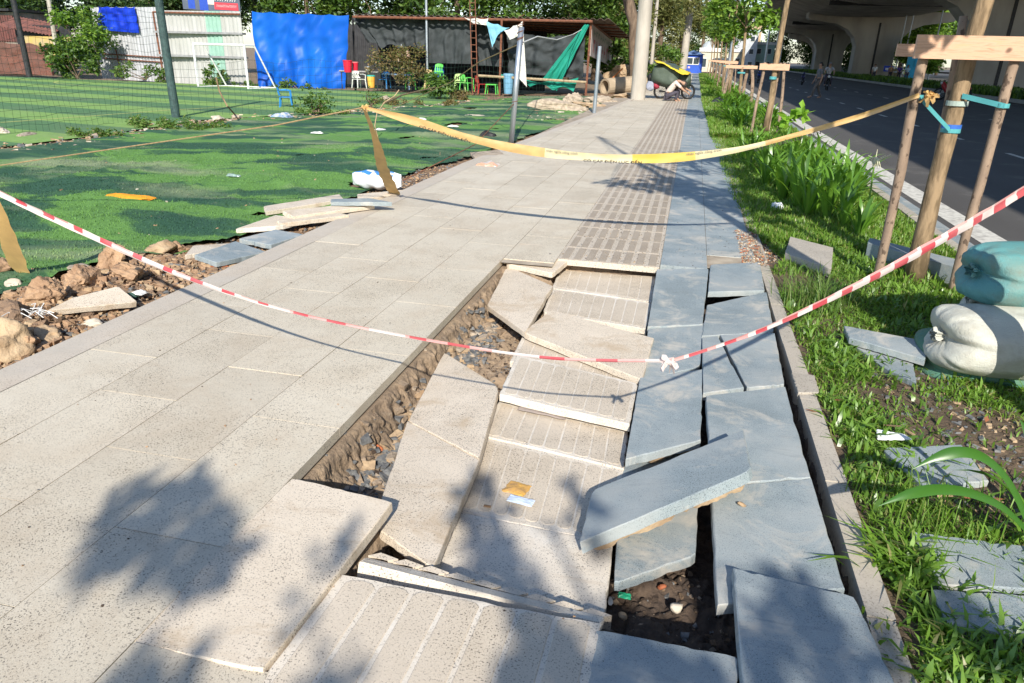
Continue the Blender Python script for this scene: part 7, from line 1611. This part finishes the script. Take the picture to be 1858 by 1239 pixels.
bundle('bag', 'black bag hanging at the left of the motorbike load', AY(1182, 143, 32.7), (.17, .2, .22), M['black'], 5, 'bag'); bundle('bag', 'grey-blue bag hanging low at the left of the motorbike load', AY(1180, 156, 32.5), (.17, .18, .19), simple('greyblue_bag', (.32, .34, .42), (.25, .27, .34)), 6, 'bag'); bundle('bag', 'dark red bag between the hanging bags and the green bundle', AY(1191, 154, 32.5), (.14, .15, .16), simple('red_bag', (.35, .03, .06), (.25, .03, .05)), 7, 'bag')
# rider under the flyover
gr = G(1499, 163, -.12); mk = motorbike('motorbike ridden towards us under the flyover', tuple(gr), R(-95), M['black'])
dd = Vector((math.cos(R(-95)), math.sin(R(-95)), 0)); ss = Vector((-dd.y, dd.x, 0)); o_ = Vector(gr); u_ = Vector((0, 0, 1))
person('rider in a pale shirt and helmet on the motorbike under the flyover', dict(pelvis=o_-dd*.3+u_*.92, chest=o_-dd*.18+u_*1.28, neck=o_-dd*.12+u_*1.46, head=o_-dd*.08+u_*1.60, lsho=o_-dd*.16+u_*1.40+ss*.19, rsho=o_-dd*.16+u_*1.40-ss*.19,
   lelb=o_+dd*.08+u_*1.18+ss*.30, relb=o_+dd*.08+u_*1.18-ss*.30, lwri=o_+dd*.38+u_*1.06+ss*.28, rwri=o_+dd*.38+u_*1.06-ss*.28, lhip=o_-dd*.26+u_*.88+ss*.1, rhip=o_-dd*.26+u_*.88-ss*.1, lkne=o_+dd*.12+u_*.72+ss*.2, rkne=o_+dd*.12+u_*.72-ss*.2, lfoot=o_+dd*.02+u_*.26+ss*.18, rfoot=o_+dd*.02+u_*.26-ss*.18), simple('pale_shirt', (.42, .42, .42), (.34, .34, .34)), trd, face=tuple(dd), cap=flat('helmet_grey', (.22, .25, .3), .3))
for i, (px, py, az, col, lab) in enumerate([(1455, 150, 80, (.03, .03, .12), 'dark motorbike parked far left under the flyover'), (1375, 146, 85, (.02, .05, .25), 'blue motorbike parked by the road behind the second stake frame'), (1362, 150, 95, (.02, .02, .02), 'black motorbike parked behind the third stake frame'), (1725, 178, 150, (.35, .03, .03), 'red motorbike stopped in the shade right of the near stake')]):
    motorbike(lab, tuple(G(px, py+4, -.12)), R(az), flat('bike_col_%d' % i, col, .35))
for i, (px, py, Yq, col, lab) in enumerate([(1583, 146, 88, (.6, .6, .6), 'person in white at the foot of the middle pier'), (1612, 148, 92, (.5, .28, .16), 'person in an orange-brown top beneath the blue sign'), (1628, 149, 91, (.12, .06, .30), 'person in purple beside the street stall'), (1642, 148, 90, (.35, .5, .6), 'person in light blue by the turquoise gantry')]):
    g0 = AY(px, py, Yq); person(lab, standing(g0.x, Yq, -.05, 1.65, (0, -1), .2), flat('top_%d' % i, col), trd)
# far vehicles
def car(label, c_, az, col, name='van', L_=4.4, W_=1.7, H_=1.9, cat='van'):
    t_ = thing(name, label, cat, tuple(c_)); B = Vector(c_); d_ = Vector((math.cos(az), math.sin(az), 0)); s_ = Vector((-d_.y, d_.x, 0)); u_ = Vector((0, 0, 1))
    pr = [(-L_/2, .35), (-L_/2, H_*.95), (-L_/2+.25, H_), (L_*.22, H_), (L_*.36, H_*.58), (L_/2-.05, H_*.5), (L_/2, .4)]; mb = MB(); n_ = len(pr)
    vs = [B+d_*a+s_*(W_/2)+u_*z_ for a, z_ in pr]+[B+d_*a-s_*(W_/2)+u_*z_ for a, z_ in pr]; mb.add(vs, [tuple(range(n_)), tuple(range(n_, 2*n_))[::-1]]+[(k_, n_+k_, n_+(k_+1) % n_, (k_+1) % n_) for k_ in range(n_)]); mb.build('body', col, parent=t_)
    gl_ = flat('car_glass', (.03, .04, .05), .15) if 'car_glass' not in bpy.data.materials else bpy.data.materials['car_glass']
    e_ = .01; P = lambda a, b_, z_: B+d_*a+s_*b_+u_*z_
    mb = MB(); mb.quad(P(L_*.23+e_*2, -W_*.42, H_*.95), P(L_*.35+e_*3, -W_*.42, H_*.62), P(L_*.35+e_*3, W_*.42, H_*.62), P(L_*.23+e_*2, W_*.42, H_*.95)); mb.build('windscreen', gl_, parent=t_)
    for sg_ in (-1, 1): mb = MB(); mb.box(P(-L_*.38, 0, H_*.62)+s_*0, P(-L_*.38, 0, H_*.62)) if False else mb.quad(P(-L_*.4, sg_*(W_/2+e_), H_*.6), P(L_*.2, sg_*(W_/2+e_), H_*.6), P(L_*.15, sg_*(W_/2+e_), H_*.92), P(-L_*.4, sg_*(W_/2+e_), H_*.92)); mb.build('side_window', gl_, parent=t_)
    for a in (-L_*.32, L_*.32):
        for sg_ in (-1, 1): mb = MB(); mb.tube([P(a, sg_*(W_/2-.18), .32), P(a, sg_*(W_/2+.02), .32)], .32, 14); mb.build('wheel', M['black'], parent=t_)
    for sg_ in (-1, 1): mb = MB(); mb.box(P(L_/2, sg_*W_*.36, .62)-Vector((.08, .08, .06)), P(L_/2, sg_*W_*.36, .62)+Vector((.08, .08, .08))); mb.build('headlight', M['white'], parent=t_)
    return t_
car('dark grey van parked beside the gatehouse right of the blue booth', (3.3, 104, -.1), R(-92), simple('van_dark', (.09, .10, .11), (.06, .07, .08), 2, .3)); car('silver car standing on the far road behind the staked trees', (5.6, 118, -.12), R(-95), simple('car_silver', (.4, .42, .44), (.3, .32, .34), 2, .3), 'car', 4.2, 1.7, 1.45, 'car')
